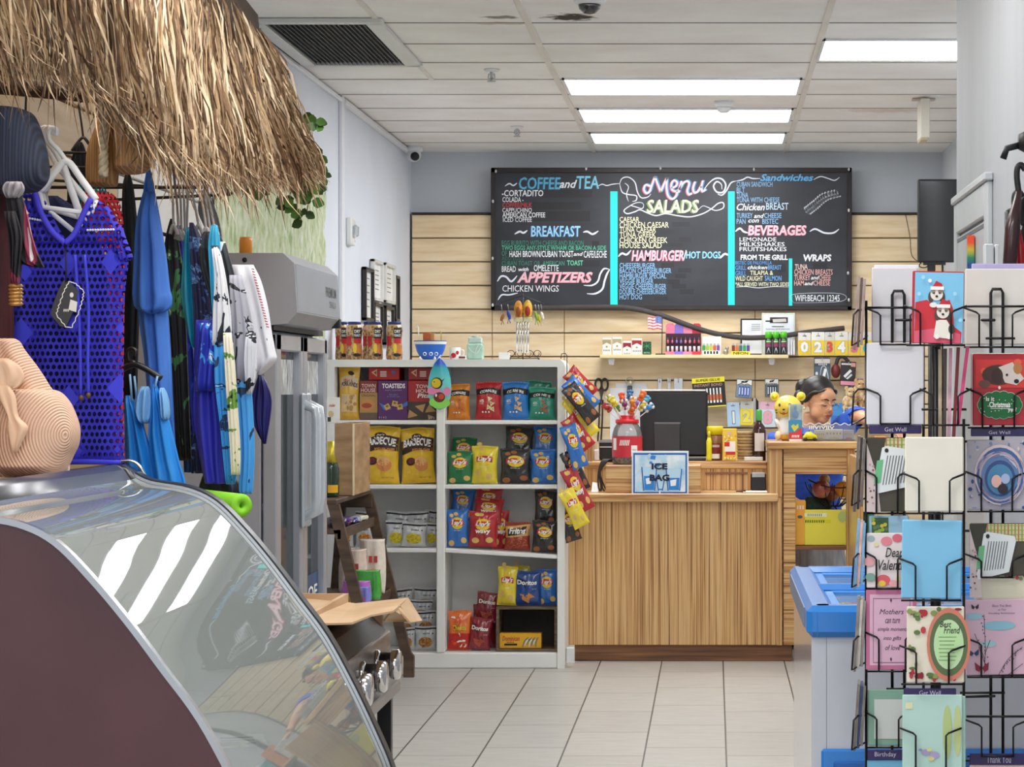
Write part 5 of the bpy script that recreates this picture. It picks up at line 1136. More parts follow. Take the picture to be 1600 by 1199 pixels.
def cand(x0,x1,n,low,hi,num,out=None,y0=520,y1=556):
 def f(q,fp,ms,lay):
  q.rect(fp,x0+.4,x1-.4,y1-.5,y0+12,P_(ms,low));q.rect(fp,(x0+x1)/2-3,(x0+x1)/2+3,y0+6,y0+4.4,P_(ms,'#8a8a8a'));lay[0]+=1
  c=(x0+x1)/2;w=(x1-x0)*(.09 if n=='1' else.3)
  q.text(n,fp,c-w-.8,c+w+.8,y1-4,y0+13,P_(ms,out or '#b9b4a8'),0,.12);lay[0]+=1;q.text(n,fp,c-w,c+w,y1-5,y0+14,P_(ms,num),0,.05)
 return f
for (n,a,b_,low,num,col,lab) in (('0',1247,1267,'#f0c81e','#f4f1e6','#e6e2dc','zero'),('2',1268,1288.5,'#f2d21e','#f4f1e6','#efece4','two'),('3',1289,1304,'#efc61e','#d84a34','#dcd8d2','three'),('4',1304.5,1325,'#f2cf1e','#f6f3ea','#eae7df','four'),('5',1326,1344,'#efc81e','#ee6a7a','#dedad4','five'),('6',1345,1362,'#f0cd1e','#3fa8d8','#e6e2da','six')):
 hangpack('number_candle',f'yellow and white pack holding a number {lab} birthday candle on the slatwall','candle pack',a,b_,519 if n!='0' else 520,556,15.18,col,cand(a,b_,n,low,None or '#fff',num),'number candles')
for (n,a,b_,col,low,num,y0,y1,lab,tl) in (('1',1137,1157,'#bcd4ea','#b4d0ea','#e9e7e0',629,667,'pale blue pack with a white number one candle below the batteries',-3),('2',1156,1177,'#cfd0c8','#f0d81e','#f2e24a',627,665,'yellow pack with a number two candle below the batteries',1),('8',1187,1212,'#e8b4c4','#cfdde6','#e8a8b4',628,668,'pink and pale blue candle pack beside the green bottle stopper',0)):
 hangpack('number_candle',lab,'candle pack',a,b_,y0,y1,15.2,col,cand(a,b_,n,low,'#fff',num,'#3a4a6a' if n=='1' else None,y0,y1),None,tl)
def glue(q,fp,ms,lay):
 q.rect(fp,1084,1135,598,590,P_(ms,'#f0e01e'));q.rect(fp,1084,1135,636.5,634.5,P_(ms,'#e9dc3a'));lay[0]+=1
 q.text('SUPER GLUE',fp,1090,1128,596,592,P_(ms,'#3a3a20'),0,.02);q.text('INSTANT BOND',fp,1087,1131,604,599.5,P_(ms,'#b98a7a'),0,.02)
 for i in range(5):
  x=1106.5+i*5.2;q.rect(fp,x-1,x+1,617,607,P_(ms,'#f0f0f0'));q.rect(fp,x-1.8,x+1.8,626,617,P_(ms,'#c96a3a'));q.rect(fp,x-1.4,x+1.4,630,626,P_(ms,'#efefef'))
hangpack('glue_display','black and yellow card of small glue tubes hanging beside the monitor','display card',1084,1135,590,637,15.16,'#241f1d',glue,None,-4)
def batt(x0,x1,y0,c1,c2,n,word):
 def f(q,fp,ms,lay):
  q.rect(fp,x0+.5,x1-.5,y0+28,y0+9,P_(ms,c1));q.rect(fp,x0+1,x1-1,y0+8.5,y0+1,P_(ms,'#e6e4de'));q.poly(fp,[(x0+8,y0+3),(x1-6,y0+1),(x1-9,y0+5),(x0+7,y0+6)],P_(ms,'#1b1b1b'));lay[0]+=1
  q.text(word,fp,x0+2,x1-2,y0+8.5,y0+6.3,P_(ms,'#2a2a2a'),0,.02)
  for i in range(n):
   x=x0+4+(i+.5)*(x1-x0-7)/n;q.rect(fp,x-1.6,x+1.6,y0+26,y0+11,P_(ms,c2));lay[0]+=.3;q.rect(fp,x-1.2,x+.2,y0+24,y0+13,P_(ms,'#dfe6f2'))
 return f
hangpack('battery_pack','blue battery pack hanging on the slatwall beside the glue card','battery pack',1149,1174,593,622,15.16,'#5a6a7a',batt(1149,1174,593,'#7a8a9a','#2f4fb0',4,'AA'),'battery packs',4)
hangpack('battery_pack','dark grey battery pack hanging on the slatwall near the tiger figure','battery pack',1195,1217,592,621,15.18,'#5a6a6a',batt(1195,1217,592,'#5a6468','#25282c',4,'Power'),'battery packs')
def ear(q,fp,ms,lay):
 q.rect(fp,1273,1297,568,561,P_(ms,'#d0c8c0'));q.text('IlIlI',fp,1279,1292,571,568.5,P_(ms,'#cfd4da'),0,.02);q.rect(fp,1273,1297,600,573,P_(ms,'#54606c'));lay[0]+=1
 q.poly(fp,[(1284,592),(1288,576),(1292,577),(1288,594)],P_(ms,'#f0f0f0'));q.ribbon(fp,[(1293,596),(1294,590),(1290,574),(1284,574),(1281,590)],1,P_(ms,'#dcdcdc'));q.disc(fp,1276,584,2,3,P_(ms,'#d8e0ea'))
hangpack('charger_pack','grey charger pack with white plug hanging above the woman behind the counter','charger pack',1272,1297.5,559,601,15.16,'#3d444c',ear)
def ear2(q,fp,ms,lay):
 q.rect(fp,1313,1328,570.5,568,P_(ms,'#e4e0dc'));q.rect(fp,1328,1335,573,567,P_(ms,'#d89a8c'));lay[0]+=1
 q.poly(fp,[(1317,588),(1327,577),(1330,580),(1320,591)],P_(ms,'#eef0f2'));q.poly(fp,[(1321,592),(1329,584),(1331,586),(1324,593)],P_(ms,'#dfe2e6'))
 q.rect(fp,1313,1336,602,596,P_(ms,'#e89ab0'))
hangpack('earphone_pack','black pack with white earphones hanging below the number candles','earphone pack',1312,1336,565,603,15.17,'#332a2a',ear2,None,3)
Y=15.2;b=MB();b.ell((wx(1306,Y),Y,wz(580,Y)),(.03,.03,.045));b.tube([(wx(1306,Y),Y,wz(572,Y)),(wx(1310,Y),Y,wz(560,Y)),(wx(1318,Y),Y,wz(558,Y)),(wx(1326,Y),Y,wz(566,Y))],.012,1,8,True,4)
o=b.build('headphones',[mat('#7a2a2a',.5),mat('#3a302c',.5)]);tag(o,'dark red headphones hanging beside the black earphone pack','headphones')
Y=15.27;b=MB();rowsolid(b,[(622,1175,1181),(640,1174,1192),(656,1174,1184),(660,1175,1180)],Y,.02)
o=b.build('striped_pouch',ramp_mat([(0,'#1c1c20'),(.5,'#e8e6e4')],.6,'wave_x',9,(1,1,1),1,const=True));tag(o,'black and white striped pouch hanging between the candle packs','pouch')
# ==== woman behind the counter
def voxel(mb,vox,name,m,parent,smooth=8):
 me=bpy.data.meshes.new('form');me.from_pydata(mb.v,[],mb.f);ob=bpy.data.objects.new('form',me);COL.objects.link(ob)
 r=ob.modifiers.new('r','REMESH');r.mode='VOXEL';r.voxel_size=vox;r.use_smooth_shade=True
 s_=ob.modifiers.new('s','SMOOTH');s_.factor=.5;s_.iterations=smooth
 dg=bpy.context.evaluated_depsgraph_get();nm=bpy.data.meshes.new_from_object(ob.evaluated_get(dg))
 bpy.data.objects.remove(ob);o=bpy.data.objects.new(name,nm);COL.objects.link(o)
 for v in nm.vertices:v.co-=Vector(parent['at'])
 nm.materials.clear();nm.materials.append(m);nm.polygons.foreach_set('use_smooth',[True]*len(nm.polygons))
 o.parent=parent;o['at']=tuple(parent['at']);return o
PY=12.98
hx,hz=wx(1279,PY),wz(627,PY)
t=thing('person','woman with tied back dark hair, glasses and blue shirt standing behind the counter, looking down','person',(hx-.04,PY,0));WOM=t
SKIN=ramp_mat([(.3,'#d69c78'),(.55,'#e2ac88'),(.75,'#eab998')],.5,'noise',9,(1,1,1),3)
HM=Matrix.Translation((hx,PY,hz))@Matrix.Rotation(math.radians(38),4,'Z')@Matrix.Rotation(math.radians(13),4,'X')
def hp(x,y,z):return HM@Vector((x,y,z))
HR=HM.to_3x3()
b=MB()
b.ell(hp(0,.012,.035),(.078,.098,.088),0,18,12,HR)
b.ell(hp(0,-.028,-.03),(.064,.062,.082),0,18,12,HR)
b.ell(hp(0,-.052,-.082),(.04,.034,.032),0,12,8,HR)
b.ell(hp(.04,-.042,-.05),(.03,.032,.038),0,12,8,HR).ell(hp(-.04,-.042,-.05),(.03,.032,.038),0,12,8,HR)
b.ell(hp(0,-.07,.042),(.056,.024,.034),0,12,8,HR)
b.tube([hp(0,-.084,.014),hp(0,-.099,-.012),hp(0,-.107,-.030)],[.009,.012,.0145],0,10)
b.ell(hp(.012,-.094,-.034),(.010,.011,.009),0,8,6,HR).ell(hp(-.012,-.094,-.034),(.010,.011,.009),0,8,6,HR)
for s_ in (1,-1):
 b.ell(hp(s_*.078,.012,-.012),(.010,.018,.030),0,10,7,HR)
 b.ell(hp(s_*.031,-.076,.004),(.017,.013,.011),0,10,7,HR)
 b.tube([hp(s_*.012,-.088,.026),hp(s_*.03,-.087,.031),hp(s_*.05,-.074,.024)],.006,0,7)
b.ell(hp(0,-.088,-.056),(.024,.012,.007),0,10,6,HR).ell(hp(0,-.085,-.068),(.021,.012,.007),0,10,6,HR)
nk=hp(0,.03,-.07)
b.tube([nk,Vector((hx-.028,PY+.05,hz-.15)),Vector((hx-.035,PY+.06,hz-.2))],[.052,.055,.07],0,14)
sh=hz-.18
R_=lambda x,y,z,rx,ry:[(x+rx*math.cos(2*math.pi*k/20),y+ry*math.sin(2*math.pi*k/20),z) for k in range(20)]
bx,by=hx-.04,PY+.07
b.loft([R_(bx,by,sh+.03,.07,.06),R_(bx,by,sh,.15,.085),R_(bx,by,sh-.06,.18,.105),R_(bx,by,sh-.2,.165,.12),R_(bx,by,sh-.36,.145,.105),R_(bx,by,sh-.5,.175,.125),R_(bx,by,sh-.6,.17,.12)],0)
HIP=sh-.56
for s_ in (1,-1):b.tube([(bx+s_*.085,by,HIP),(bx+s_*.088,by-.01,HIP*.52),(bx+s_*.09,by+.01,.07),(bx+s_*.09,by-.10,.03)],[.088,.058,.038,.036],0,12,True,4)
def arm(sx,pts):
 b.tube([Vector(p) for p in pts],[.052,.043,.036,.026],0,12,True,4)
 w,e=Vector(pts[-1]),(Vector(pts[-1])-Vector(pts[-2])).normalized();side=e.cross(Vector((0,0,1))).normalized()
 b.ell(w+e*.045,(.038,.038,.017),0,12,8)
 for i,(l_,o_) in enumerate(((.062,-.027),(.074,-.009),(.07,.009),(.055,.026))):
  a=w+e*.075+side*o_;b.tube([a,a+e*l_*.55+Vector((0,0,-.006)),a+e*l_+Vector((0,0,-.026))],[.0095,.009,.0075],0,8)
 a=w+e*.03+side*(.034*sx);b.tube([a,a+side*.022*sx+e*.02,a+side*.03*sx+e*.05+Vector((0,0,-.012))],[.011,.010,.008],0,8)
AR=[(bx+.14,by-.01,sh-.005),(wx(1337,PY),PY-.01,wz(652,PY)),(wx(1358,PY-.1),PY-.12,wz(657,PY-.1)),(wx(1384,PY-.2),PY-.2,wz(668,PY-.2))]
AL=[(bx-.165,by,sh-.03),(bx-.17,by+.05,sh-.27),(bx-.11,by-.16,sh-.36),(bx-.03,by-.19,sh-.37)]
arm(-1,AR);arm(1,AL)
voxel(b,.0055,'body',SKIN,t,6)
HAIR=ramp_mat([(.35,'#14100f'),(.55,'#241c1a'),(.75,'#3a302c')],.38,'noise',5,(6,6,60),4)
b=MB()
def cap(a,c):
 th=-math.pi+2*math.pi*a;ph=c*1.72
 x,y,z=math.sin(ph)*math.sin(th),-math.sin(ph)*math.cos(th),math.cos(ph)
 f=max(0,-y)
 lim=1.0
 k=1.0+.02*math.sin(th*17)*c
 return hp(x*.087*k,.016+y*(.108-(.0 if y>0 else.010))*k,.038+z*.100*k)
vs=[]
for j in range(15):
 for i in range(36):
  a,c=i/36,j/14
  th=-math.pi+2*math.pi*a
  front=max(0.0,math.cos(th))
  cc=c*(1-.42*front**1.6)
  vs.append(cap(a,cc))
b.add(vs,[(j*36+i,j*36+(i+1)%36,(j+1)*36+(i+1)%36,(j+1)*36+i) for j in range(14) for i in range(36)],0,True)
b.ell(hp(-.01,.125,.045),(.05,.042,.05),0,16,10,HR).ell(hp(-.03,.105,.0),(.05,.04,.045),0,14,9,HR)
for s_ in (1,-1):b.tube([hp(s_*.03,-.082,.082),hp(s_*.055,-.068,.068),hp(s_*.076,-.03,.05),hp(s_*.085,.0,.01),hp(s_*.07,.05,-.02)],[.002,.006,.012,.014,.01],0,8,True,4)
child(b,'hair',HAIR,t)
b=MB()
for s_ in (1,-1):b.tube([hp(s_*.011,-.0955,.0245),hp(s_*.03,-.095,.031),hp(s_*.052,-.079,.024)],[.0022,.0036,.0014],0,6,True,4)
child(b,'eyebrow',mat('#2e211c',.7),t)
b=MB()
for s_ in (1,-1):b.tube([hp(s_*.015,-.0895,-.002),hp(s_*.031,-.0905,-.006),hp(s_*.048,-.078,-.001)],[.001,.0024,.001],0,6,True,4)
child(b,'eyelash',mat('#241814',.7),t)
b=MB();b.tube([hp(-.022,-.094,-.056),hp(-.008,-.1015,-.053),hp(0,-.102,-.055),hp(.008,-.1015,-.053),hp(.022,-.094,-.056)],[.001,.0045,.004,.0045,.001],0,7,True,3).tube([hp(-.02,-.094,-.061),hp(0,-.1,-.066),hp(.02,-.094,-.061)],[.001,.006,.001],0,7,True,4)
child(b,'lips',mat('#b0625a',.4),t)
b=MB()
for s_ in (1,-1):
 b.tube([hp(s_*.033+.026*math.cos(a),-.106+.012*abs(math.cos(a))*(1 if math.cos(a)*s_>0 else 0),-.006+.020*math.sin(a)) for a in [i*math.pi/10 for i in range(21)]],.0013,0,6)
 b.tube([hp(s_*.059,-.094,.0),hp(s_*.08,-.03,.002),hp(s_*.083,.01,.0)],.0013,0,6)
b.tube([hp(-.009,-.106,.0),hp(0,-.11,.003),hp(.009,-.106,.0)],.0013,0,6)
child(b,'glasses',mat('#b8a894',.25,.5),t)
child(MB().ell(hp(-.086,.008,-.042),(.006,.006,.008)),'earring',mat('#e9e4dc',.2,.4),t)
SHIRT=ramp_mat([(.3,'#1f3fa8'),(.55,'#2f5fd0'),(.75,'#4a7ae6')],.7,'noise',7,(1,1,2),3)
b=MB();b.loft([R_(bx,by,sh+.038,.105,.082),R_(bx,by,sh+.012,.165,.1),R_(bx,by,sh-.06,.195,.12),R_(bx,by,sh-.2,.18,.134),R_(bx,by,sh-.36,.16,.118),R_(bx,by,sh-.52,.19,.14),R_(bx,by,sh-.58,.192,.142)],0,False)
child(b,'shirt',SHIRT,t)
for q in (AR,AL):
 p0,p1,p2=Vector(q[0]),Vector(q[1]),Vector(q[2]);m_=p1+(p2-p1)*.12
 child(MB().tube([p0-(p1-p0)*.12,p0+(p1-p0)*.45+Vector((0,0,.006)),p1,m_],[.068,.066,.058,.06],0,14,True,4),'sleeve',SHIRT,t)
child(MB().tube([Vector((bx-.095,by-.02,sh+.03)),Vector((bx-.055,by-.085,sh+.005)),Vector((bx+.0,by-.112,sh-.04)),Vector((bx+.07,by-.085,sh+.01)),Vector((bx+.1,by-.02,sh+.035))],.011,0,8,True,4),'collar',mat('#1a2340',.7),t)
child(MB().grid(lambda a,c:(bx+(.205 if c>.3 else.19)*math.sin(-1.3+2.6*a),by-(.165+.012*math.sin(a*17))*math.cos(-1.3+2.6*a),HIP+.14-c*.72),26,10),'apron',ramp_mat([(.3,'#8f8e90'),(.6,'#b9b8b8'),(.8,'#d4d2d0')],.8,'noise',5,(6,6,1),3),t)
for s_ in (1,-1):
 child(MB().tube([(bx+s_*.085,by,HIP+.02),(bx+s_*.088,by,HIP*.5),(bx+s_*.09,by+.01,.08)],[.104,.086,.075],0,14,True,4),'trouser_leg',mat('#26304f',.8,var=.1),t)
 child(MB().ell((bx+s_*.09,by-.05,.034),(.05,.13,.034)),'shoe',mat('#1f1f21',.5),t)
 # ==== things on the tall counter end
Y=KY+.16;xc=wx(1231,Y);z0=ze
zt_=wz(612,Y);hh=zt_-z0
t=thing('animal_bank','yellow winking cub shaped coin bank with white belly on the tall counter end','coin bank',(xc,Y,z0))
YEL=ramp_mat([(.3,'#f2c93e'),(.6,'#f6dd6a'),(.8,'#faeaa0')],.3,'noise',4,(1,1,1),2,coat=.3)
child(MB().ell((xc,Y,z0+hh*.68),(.072,.062,.062),0,22,14),'head',YEL,t)
child(MB().lathe([(.03,0),(.05,.012),(.052,.05),(.044,.1),(.036,.125)],(xc+.002,Y,z0),22),'body',mat('#f3f0ea',.35,var=.04),t)
child(MB().lathe([(.031,.001),(.0515,.012),(.0525,.032)],(xc+.002,Y-.001,z0),22,caps=False),'lower_belly',mat('#efb24a',.35),t)
for s_ in (1,-1):
 e=child(MB().lathe([(.02,-.008),(.024,0),(.02,.008)],(xc+s_*.068,Y,z0+hh*.9),18,M=Matrix.Rotation(math.pi/2,3,'X')),'ear',YEL,t)
 sub(MB().lathe([(.012,.0085),(.0135,.0095),(.001,.0105)],(xc+s_*.068,Y,z0+hh*.9),16,M=Matrix.Rotation(math.pi/2,3,'X')),'inner_ear',mat('#e9d91e',.4),e)
 child(MB().ell((xc+s_*.05,Y-.02,z0+.0255),(.018,.03,.024),0,14,9),'foot',mat('#f2d9a2',.35),t)
 child(MB().ell((xc+s_*.05,Y-.01,z0+.085),(.014,.018,.03),0,12,8,Matrix.Rotation(s_*.5,3,'Y')),'arm',mat('#f0ece4',.35),t)
def hf(a,c):
 X=(a-1231)/F*Y;Z=(wz(c,Y)-(z0+hh*.68));k=max(.02,1-(X/.072)**2-(Z/.062)**2)
 return (xc+X,Y-.062*math.sqrt(k)-.0015,z0+hh*.68+Z)
q=MB();q.disc(hf,1217.5,633,1.6,2.4,0);q.ribbon(hf,[(1231,632),(1233.5,630.5),(1236,632)],.9,0,4);q.disc(hf,1224,640,2,1.3,0)
q.ribbon(hf,[(1218,643),(1220,646.5),(1224,645),(1228,646.5),(1231,643)],.8,0,4);q.disc(hf,1224,647,2.6,1.6,1)
for (a,b_) in ((1212.5,641),(1213,645)):q.disc(hf,a,b_,1.6,.7,0)
for (a,b_) in ((1221,622),(1226,620),(1231,622)):q.ribbon(hf,[(a-2,b_-1),(a,b_+1),(a+3,b_-1)],1.3,2,4)
child(q,'painted_face',[pr('#4a2a18'),pr('#e05a4a'),pr('#d8ccc8')],t)
Y=KY+.06;t=thing('candy_spray','clear tube of blue toy candy with red label in front of the yellow cub bank','candy',(wx(1243,Y),Y,z0))
x0,x1=wx(1232.5,Y),wx(1253.5,Y)
child(MB().box(x0,x1,Y,Y+.03,wz(658,Y),wz(632,Y),0,.006),'clear_case',glass('#d8eaf4',.75,.05),t)
child(MB().ell((wx(1243,Y),Y+.015,wz(648,Y)),(.018,.01,.022)).tube([(wx(1243,Y),Y+.015,wz(640,Y)),(wx(1243,Y),Y+.015,wz(632,Y))],.008),'blue_toy',mat('#2a9ae0',.3),t)
child(MB().box(x0,x1,Y,Y+.03,z0,wz(657,Y),0,.004),'carton',mat('#3f8fb8',.4,var=.1),t)
q=MB();f=PX(Y-.0012);q.rect(f,1233,1253,686,676,0);q.poly(f,[(1236,666),(1240,663),(1243,666),(1247,662),(1248,668),(1241,675)],1);q.poly(f,[(1243,676),(1252,668),(1253,676)],0);q.rect(f,1233,1253,689.5,686.5,2);f=PX(Y-.002);q.text('IlIlI',f,1237,1249,684,680,2,.1,.02);child(q,'printed_front',[pr('#d8303a'),pr('#d9cf4a'),INKW],t)
Y=KY+.03;t=thing('toy_car','small yellow toy car with black base beside the candy tube','toy car',(wx(1265.5,Y),Y,z0))
xc2=wx(1265.5,Y);b=MB();b.loft([[(xc2-.036,y_,z0+.012) for y_ in (Y,Y+.03)]+[(xc2-.036,Y+.03,z0+.024),(xc2-.036,Y,z0+.024)]]+[[(xc2+dx,Y,z0+.010),(xc2+dx,Y+.034,z0+.010),(xc2+dx,Y+.032,z0+h_),(xc2+dx,Y+.002,z0+h_)] for dx,h_ in ((-.03,.028),(-.018,.045),(.006,.048),(.02,.036),(.032,.03),(.038,.02))],0)
child(b,'car_body',mat('#f2e41e',.3,coat=.4),t);child(MB().box(xc2-.036,xc2+.038,Y+.002,Y+.032,z0+.004,z0+.012,0,.002),'base',BLACK,t)
for dx in (-.022,.024):child(MB().lathe([(.009,0),(.009,.007)],(xc2+dx,Y+.002,z0+.009),14,M=Matrix.Rotation(math.pi/2,3,'X')),'wheel',mat('#222022',.5),t)
child(MB().tube([(xc2-.003,Y+.015,z0+.046),(xc2-.003,Y+.015,z0+.056)],.002,0,6),'aerial',BLACK,t)
Y=KY+.02;t=thing('acrylic_display','low clear display bin with scalloped top edge on the tall counter end','display bin',(wx(1296,Y),Y+.06,z0))
b=MB();n=40
vs=[]
for i in range(n+1):
 px=1256+i*(1337-1256)/n;vs+=[(wx(px,Y+.05),Y+.05,z0),(wx(px,Y+.05),Y+.05,wz(663+1.6*math.sin(i*.95),Y+.05)),(wx(px,Y+.054),Y+.054,z0),(wx(px,Y+.054),Y+.054,wz(663+1.6*math.sin(i*.95),Y+.054))]
fs=[]
for i in range(n):a,c=4*i,4*i+4;fs+=[(a,c,c+1,a+1),(a+2,a+3,c+3,c+2),(a+1,c+1,c+3,a+3)]
b.add(vs,fs);child(b,'front_wall',glass('#f4f5f6',.9,.05),t)
child(MB().tube([(wx(1256+i*2.025,Y+.052),Y+.052,wz(663+1.6*math.sin(i*.95),Y+.052)) for i in range(41)],.0022,0,6),'scalloped_edge',mat('#f0f2f4',.2),t)
child(MB().box(wx(1256,Y),wx(1337,Y),Y+.05,Y+.15,z0,z0+.006),'base',glass('#dfe2e6',.5,.1),t)
for (a,b_,y0,lab,c,k) in ((1272,1290,672,'cream treat pack with orange print in the clear bin, next to the toy car','#f4e6c8',0),(1289.5,1317,671,'wide cream treat pack in the middle of the clear bin','#f6efe0',1),(1318,1334,672,'grey and red treat pack at the rack end of the clear bin','#c9c2c4',2)):
 def f_(q,fp,ms,lay,a=a,b_=b_,y0=y0,k=k):
  q.text('IlIlI',fp,a+2,b_-3,y0+8,y0+5,P_(ms,'#c9a06a'));q.disc(fp,(a+b_)/2,y0+14,(b_-a)*.3,2,P_(ms,('#e8c48a','#f2dcae','#c9544a')[k]))
 carton('treat_pack',a,b_,y0,690,Y+.07+.001*k,.03,c,lab,f_,'treat packs in the clear bin',z0+.0065,'pack')
q=MB();q.text('IIlVIVlIV',PX(Y+.0485),1264,1304,671,665.5,0,0,.02);child(q,'lettering',pr('#f2ece6'),t)
Y=15.12;t=thing('wire_basket','white wire basket with plush toys on the slatwall behind the card rack','basket',(wx(1348,Y),Y,wz(654,Y)))
b=MB()
for pz in (637,645,653):b.tube([(wx(1318,Y),15.3,wz(pz,Y)),(wx(1318,Y),Y-.06,wz(pz,Y)),(wx(1380,Y),Y-.06,wz(pz,Y)),(wx(1380,Y),15.3,wz(pz,Y))],.003,0,6)
for k in range(9):b.tube([(wx(1318+k*7.7,Y),Y-.06,wz(637,Y)),(wx(1318+k*7.7,Y),Y-.06,wz(654,Y)),(wx(1318+k*7.7,Y),15.3,wz(654,Y))],.002,0,6)
child(b,'wire_frame',WHITE,t);child(MB().box(wx(1318,Y),wx(1380,Y),Y-.055,15.32,wz(655,Y),wz(653.5,Y)),'base',mat('#c9c4c0',.5),t)
for i,(px,py,c,lab) in enumerate(((1328,624,'#d8b98a','light tan plush toy in the white slatwall basket'),(1343,612,'#c9a070','tan and white plush toy on top of the basket pile'),(1352,628,'#b0895c','brown plush toy squeezed at the rack side of the basket'))):
 x,z,r=wx(px,Y),wz(py,Y),.052
 t=thing('plush_toy',lab,'plush toy',(x,Y,z-r),'plush toys in the basket')
 PM=ramp_mat([(.3,'#8a623c'),(.5,c),(.7,'#efe2cc')],.95,'noise',26,(1,1,1),3,.6)
 child(MB().ell((x,Y,z-.02),(.05,.045,.05)),'body',PM,t);child(MB().ell((x+.006,Y-.012,z+.04),(.036,.034,.034)).ell((x+.006,Y-.042,z+.032),(.017,.016,.014)),'head',PM,t)
 for s_ in (1,-1):child(MB().ell((x+.006+s_*.028,Y,z+.066),(.012,.008,.016)),'ear',mat(c,.9),t);child(MB().ell((x+s_*.034,Y-.035,z-.052),(.018,.028,.016)),'foot',PM,t)
 q=MB();q.ell((x-.006,Y-.044,z+.048),(.004,.003,.004),0,7,5).ell((x+.02,Y-.044,z+.048),(.004,.003,.004),0,7,5);child(q,'eyes',BLACK,t)
hangpack('toy_pack','bright blue toy pack hanging on the slatwall beside the woman’s face'.replace('’',"'"),'toy pack',1298,1322,630,668,15.16,'#4a9ae0',lambda q,fp,ms,lay:(q.disc(fp,1306,633,1.6,1.6,P_(ms,'#2a5a9a')),q.rect(fp,1299,1320,666,650,P_(ms,'#3a7ad0'))))
hangpack('toy_pack','purple and grey toy pack hanging below the earphones','toy pack',1326,1358,592,612,15.24,'#8f7f90',lambda q,fp,ms,lay:(q.poly(fp,[(1343,593),(1357,593),(1345,602)],P_(ms,'#7a4ab8')),q.poly(fp,[(1328,594),(1338,600),(1330,606)],P_(ms,'#cfcfd2'))))
# ==== inside the opening: fruit basket and packs
zi=wz(852,KY+.1)+.001
Y=KY+.19;xb=wx(1302,Y)
t=thing('fruit_basket','black wire pedestal fruit basket inside the counter opening','fruit basket',(xb,Y,zi))
b=MB();rim=[]
for i in range(25):
 a=2*math.pi*i/24;rim.append((xb+.13*math.cos(a),Y+.1*math.sin(a),wz(757,Y)+.014*math.cos(2*a)-.05*math.cos(a)*.2))
b.tube(rim,.0035,0,7)
for i in range(16):
 a=2*math.pi*i/16;b.tube([(xb+.13*math.cos(a),Y+.1*math.sin(a),wz(757,Y)),(xb+.105*math.cos(a),Y+.08*math.sin(a),wz(775,Y)),(xb+.045*math.cos(a),Y+.035*math.sin(a),wz(791,Y))],.0024,0,6,True,4)
b.tube([(xb+.045*math.cos(2*math.pi*i/12),Y+.035*math.sin(2*math.pi*i/12),wz(791,Y)) for i in range(13)],.0032,0,6)
b.tube([(wx(1296,Y),Y,wz(805,Y)),(wx(1295,Y),Y,wz(797,Y)),(wx(1302,Y),Y,wz(791,Y)),(wx(1309,Y),Y,wz(800,Y)),(wx(1308,Y),Y,wz(820,Y)),(wx(1300,Y),Y,wz(838,Y)),(wx(1296,Y),Y,zi+.006),(wx(1322,Y),Y,zi+.004)],.0036,0,7,True,5)
b.tube([(wx(1258,Y),Y,wz(753,Y)),(wx(1262,Y),Y,wz(765,Y)),(wx(1272,Y),Y,wz(778,Y)),(wx(1285,Y),Y,wz(788,Y))],.003,0,6,True,4)
b.tube([(xb+.06*math.cos(2*math.pi*i/16),Y+.05*math.sin(2*math.pi*i/16),zi+.004) for i in range(17)],.0035,0,6)
child(b,'wire_frame',mat('#1d1817',.4,.4),t)
for (px,py,r,c,lab,gr) in ((1283,765,14.5,('#7a2f2a','#a85546','#c98a6a'),'large dull red apple heaped at the open end of the fruit basket',0),(1300,771,13,('#7a2a22','#a04a36','#c07a52'),'red apple in the middle of the fruit basket',0),(1318,765,13.5,('#d07a1e','#e8962e','#f0aa4a'),'orange in the fruit basket against the counter post',1),(1288,750,9,('#a87a4a','#c99a66','#d8b48a'),'small tan fruit resting between apple and orange',1)):
 yy=Y+(-.045 if px==1283 else.05 if px==1300 else -.03 if px==1318 else.06);x,z,k=wx(px,yy),wz(py,yy),r/F*yy
 t=thing('apple' if gr==0 else 'orange',lab,'fruit',(x,yy,z-k),None)
 m=MB().lathe([(k*a,k*b_) for a,b_ in ((.02,-.86),(.3,-.95),(.7,-.74),(.97,-.2),(1,.15),(.86,.6),(.5,.88),(.22,.9),(.05,.74))],(x,yy,z),22)
 child(m,'skin',ramp_mat([(.3,c[0]),(.5,c[1]),(.7,c[2])],.35,'noise',16,(1,1,1),4,.05 if gr==0 else.2,coat=.3),t)
 child(MB().tube([(x,yy,z+k*.72),(x+.003,yy,z+k*1.06)],.0018,0,6),'stem',mat('#4a3420',.7),t)
def yp(q,fp,ms,lay):
 q.rect(fp,1243,1258,812,784,P_(ms,'#f2a93a'));q.text('IlI',fp,1245,1256,796,790,P_(ms,'#e9e2d8'),0,.02);q.disc(fp,1250,808,4,2.6,P_(ms,'#4a5a5a'));lay[0]+=1
carton('snack_pack',1241,1259,783,851,KY+.06,.04,'#efb23a','orange and yellow pack inside the counter opening',yp,None,zi)
def yp2(q,fp,ms,lay):
 q.rect(fp,1257,1292,808,802,P_(ms,'#e9eec8'));q.rect(fp,1257,1298,818,812,P_(ms,'#d9d91e'));q.text('IlIIlIIlI',fp,1258,1288,817,813,P_(ms,'#5a6a2a'),0,.02);q.disc(fp,1316,808,7,9,P_(ms,'#b8c87a'));q.text('IlIlIlIl',fp,1262,1284,807,803,P_(ms,'#6a7a4a'))
carton('snack_pack',1257,1322,797,851,KY+.055,.04,'#eae04a','wide bright yellow pack under the fruit basket in the counter opening',yp2,None,zi)
t=MB().box(wx(1258,KY+.25),wx(1300,KY+.25),KY+.25,KY+.3,zi,wz(777,KY+.25),0,.008)
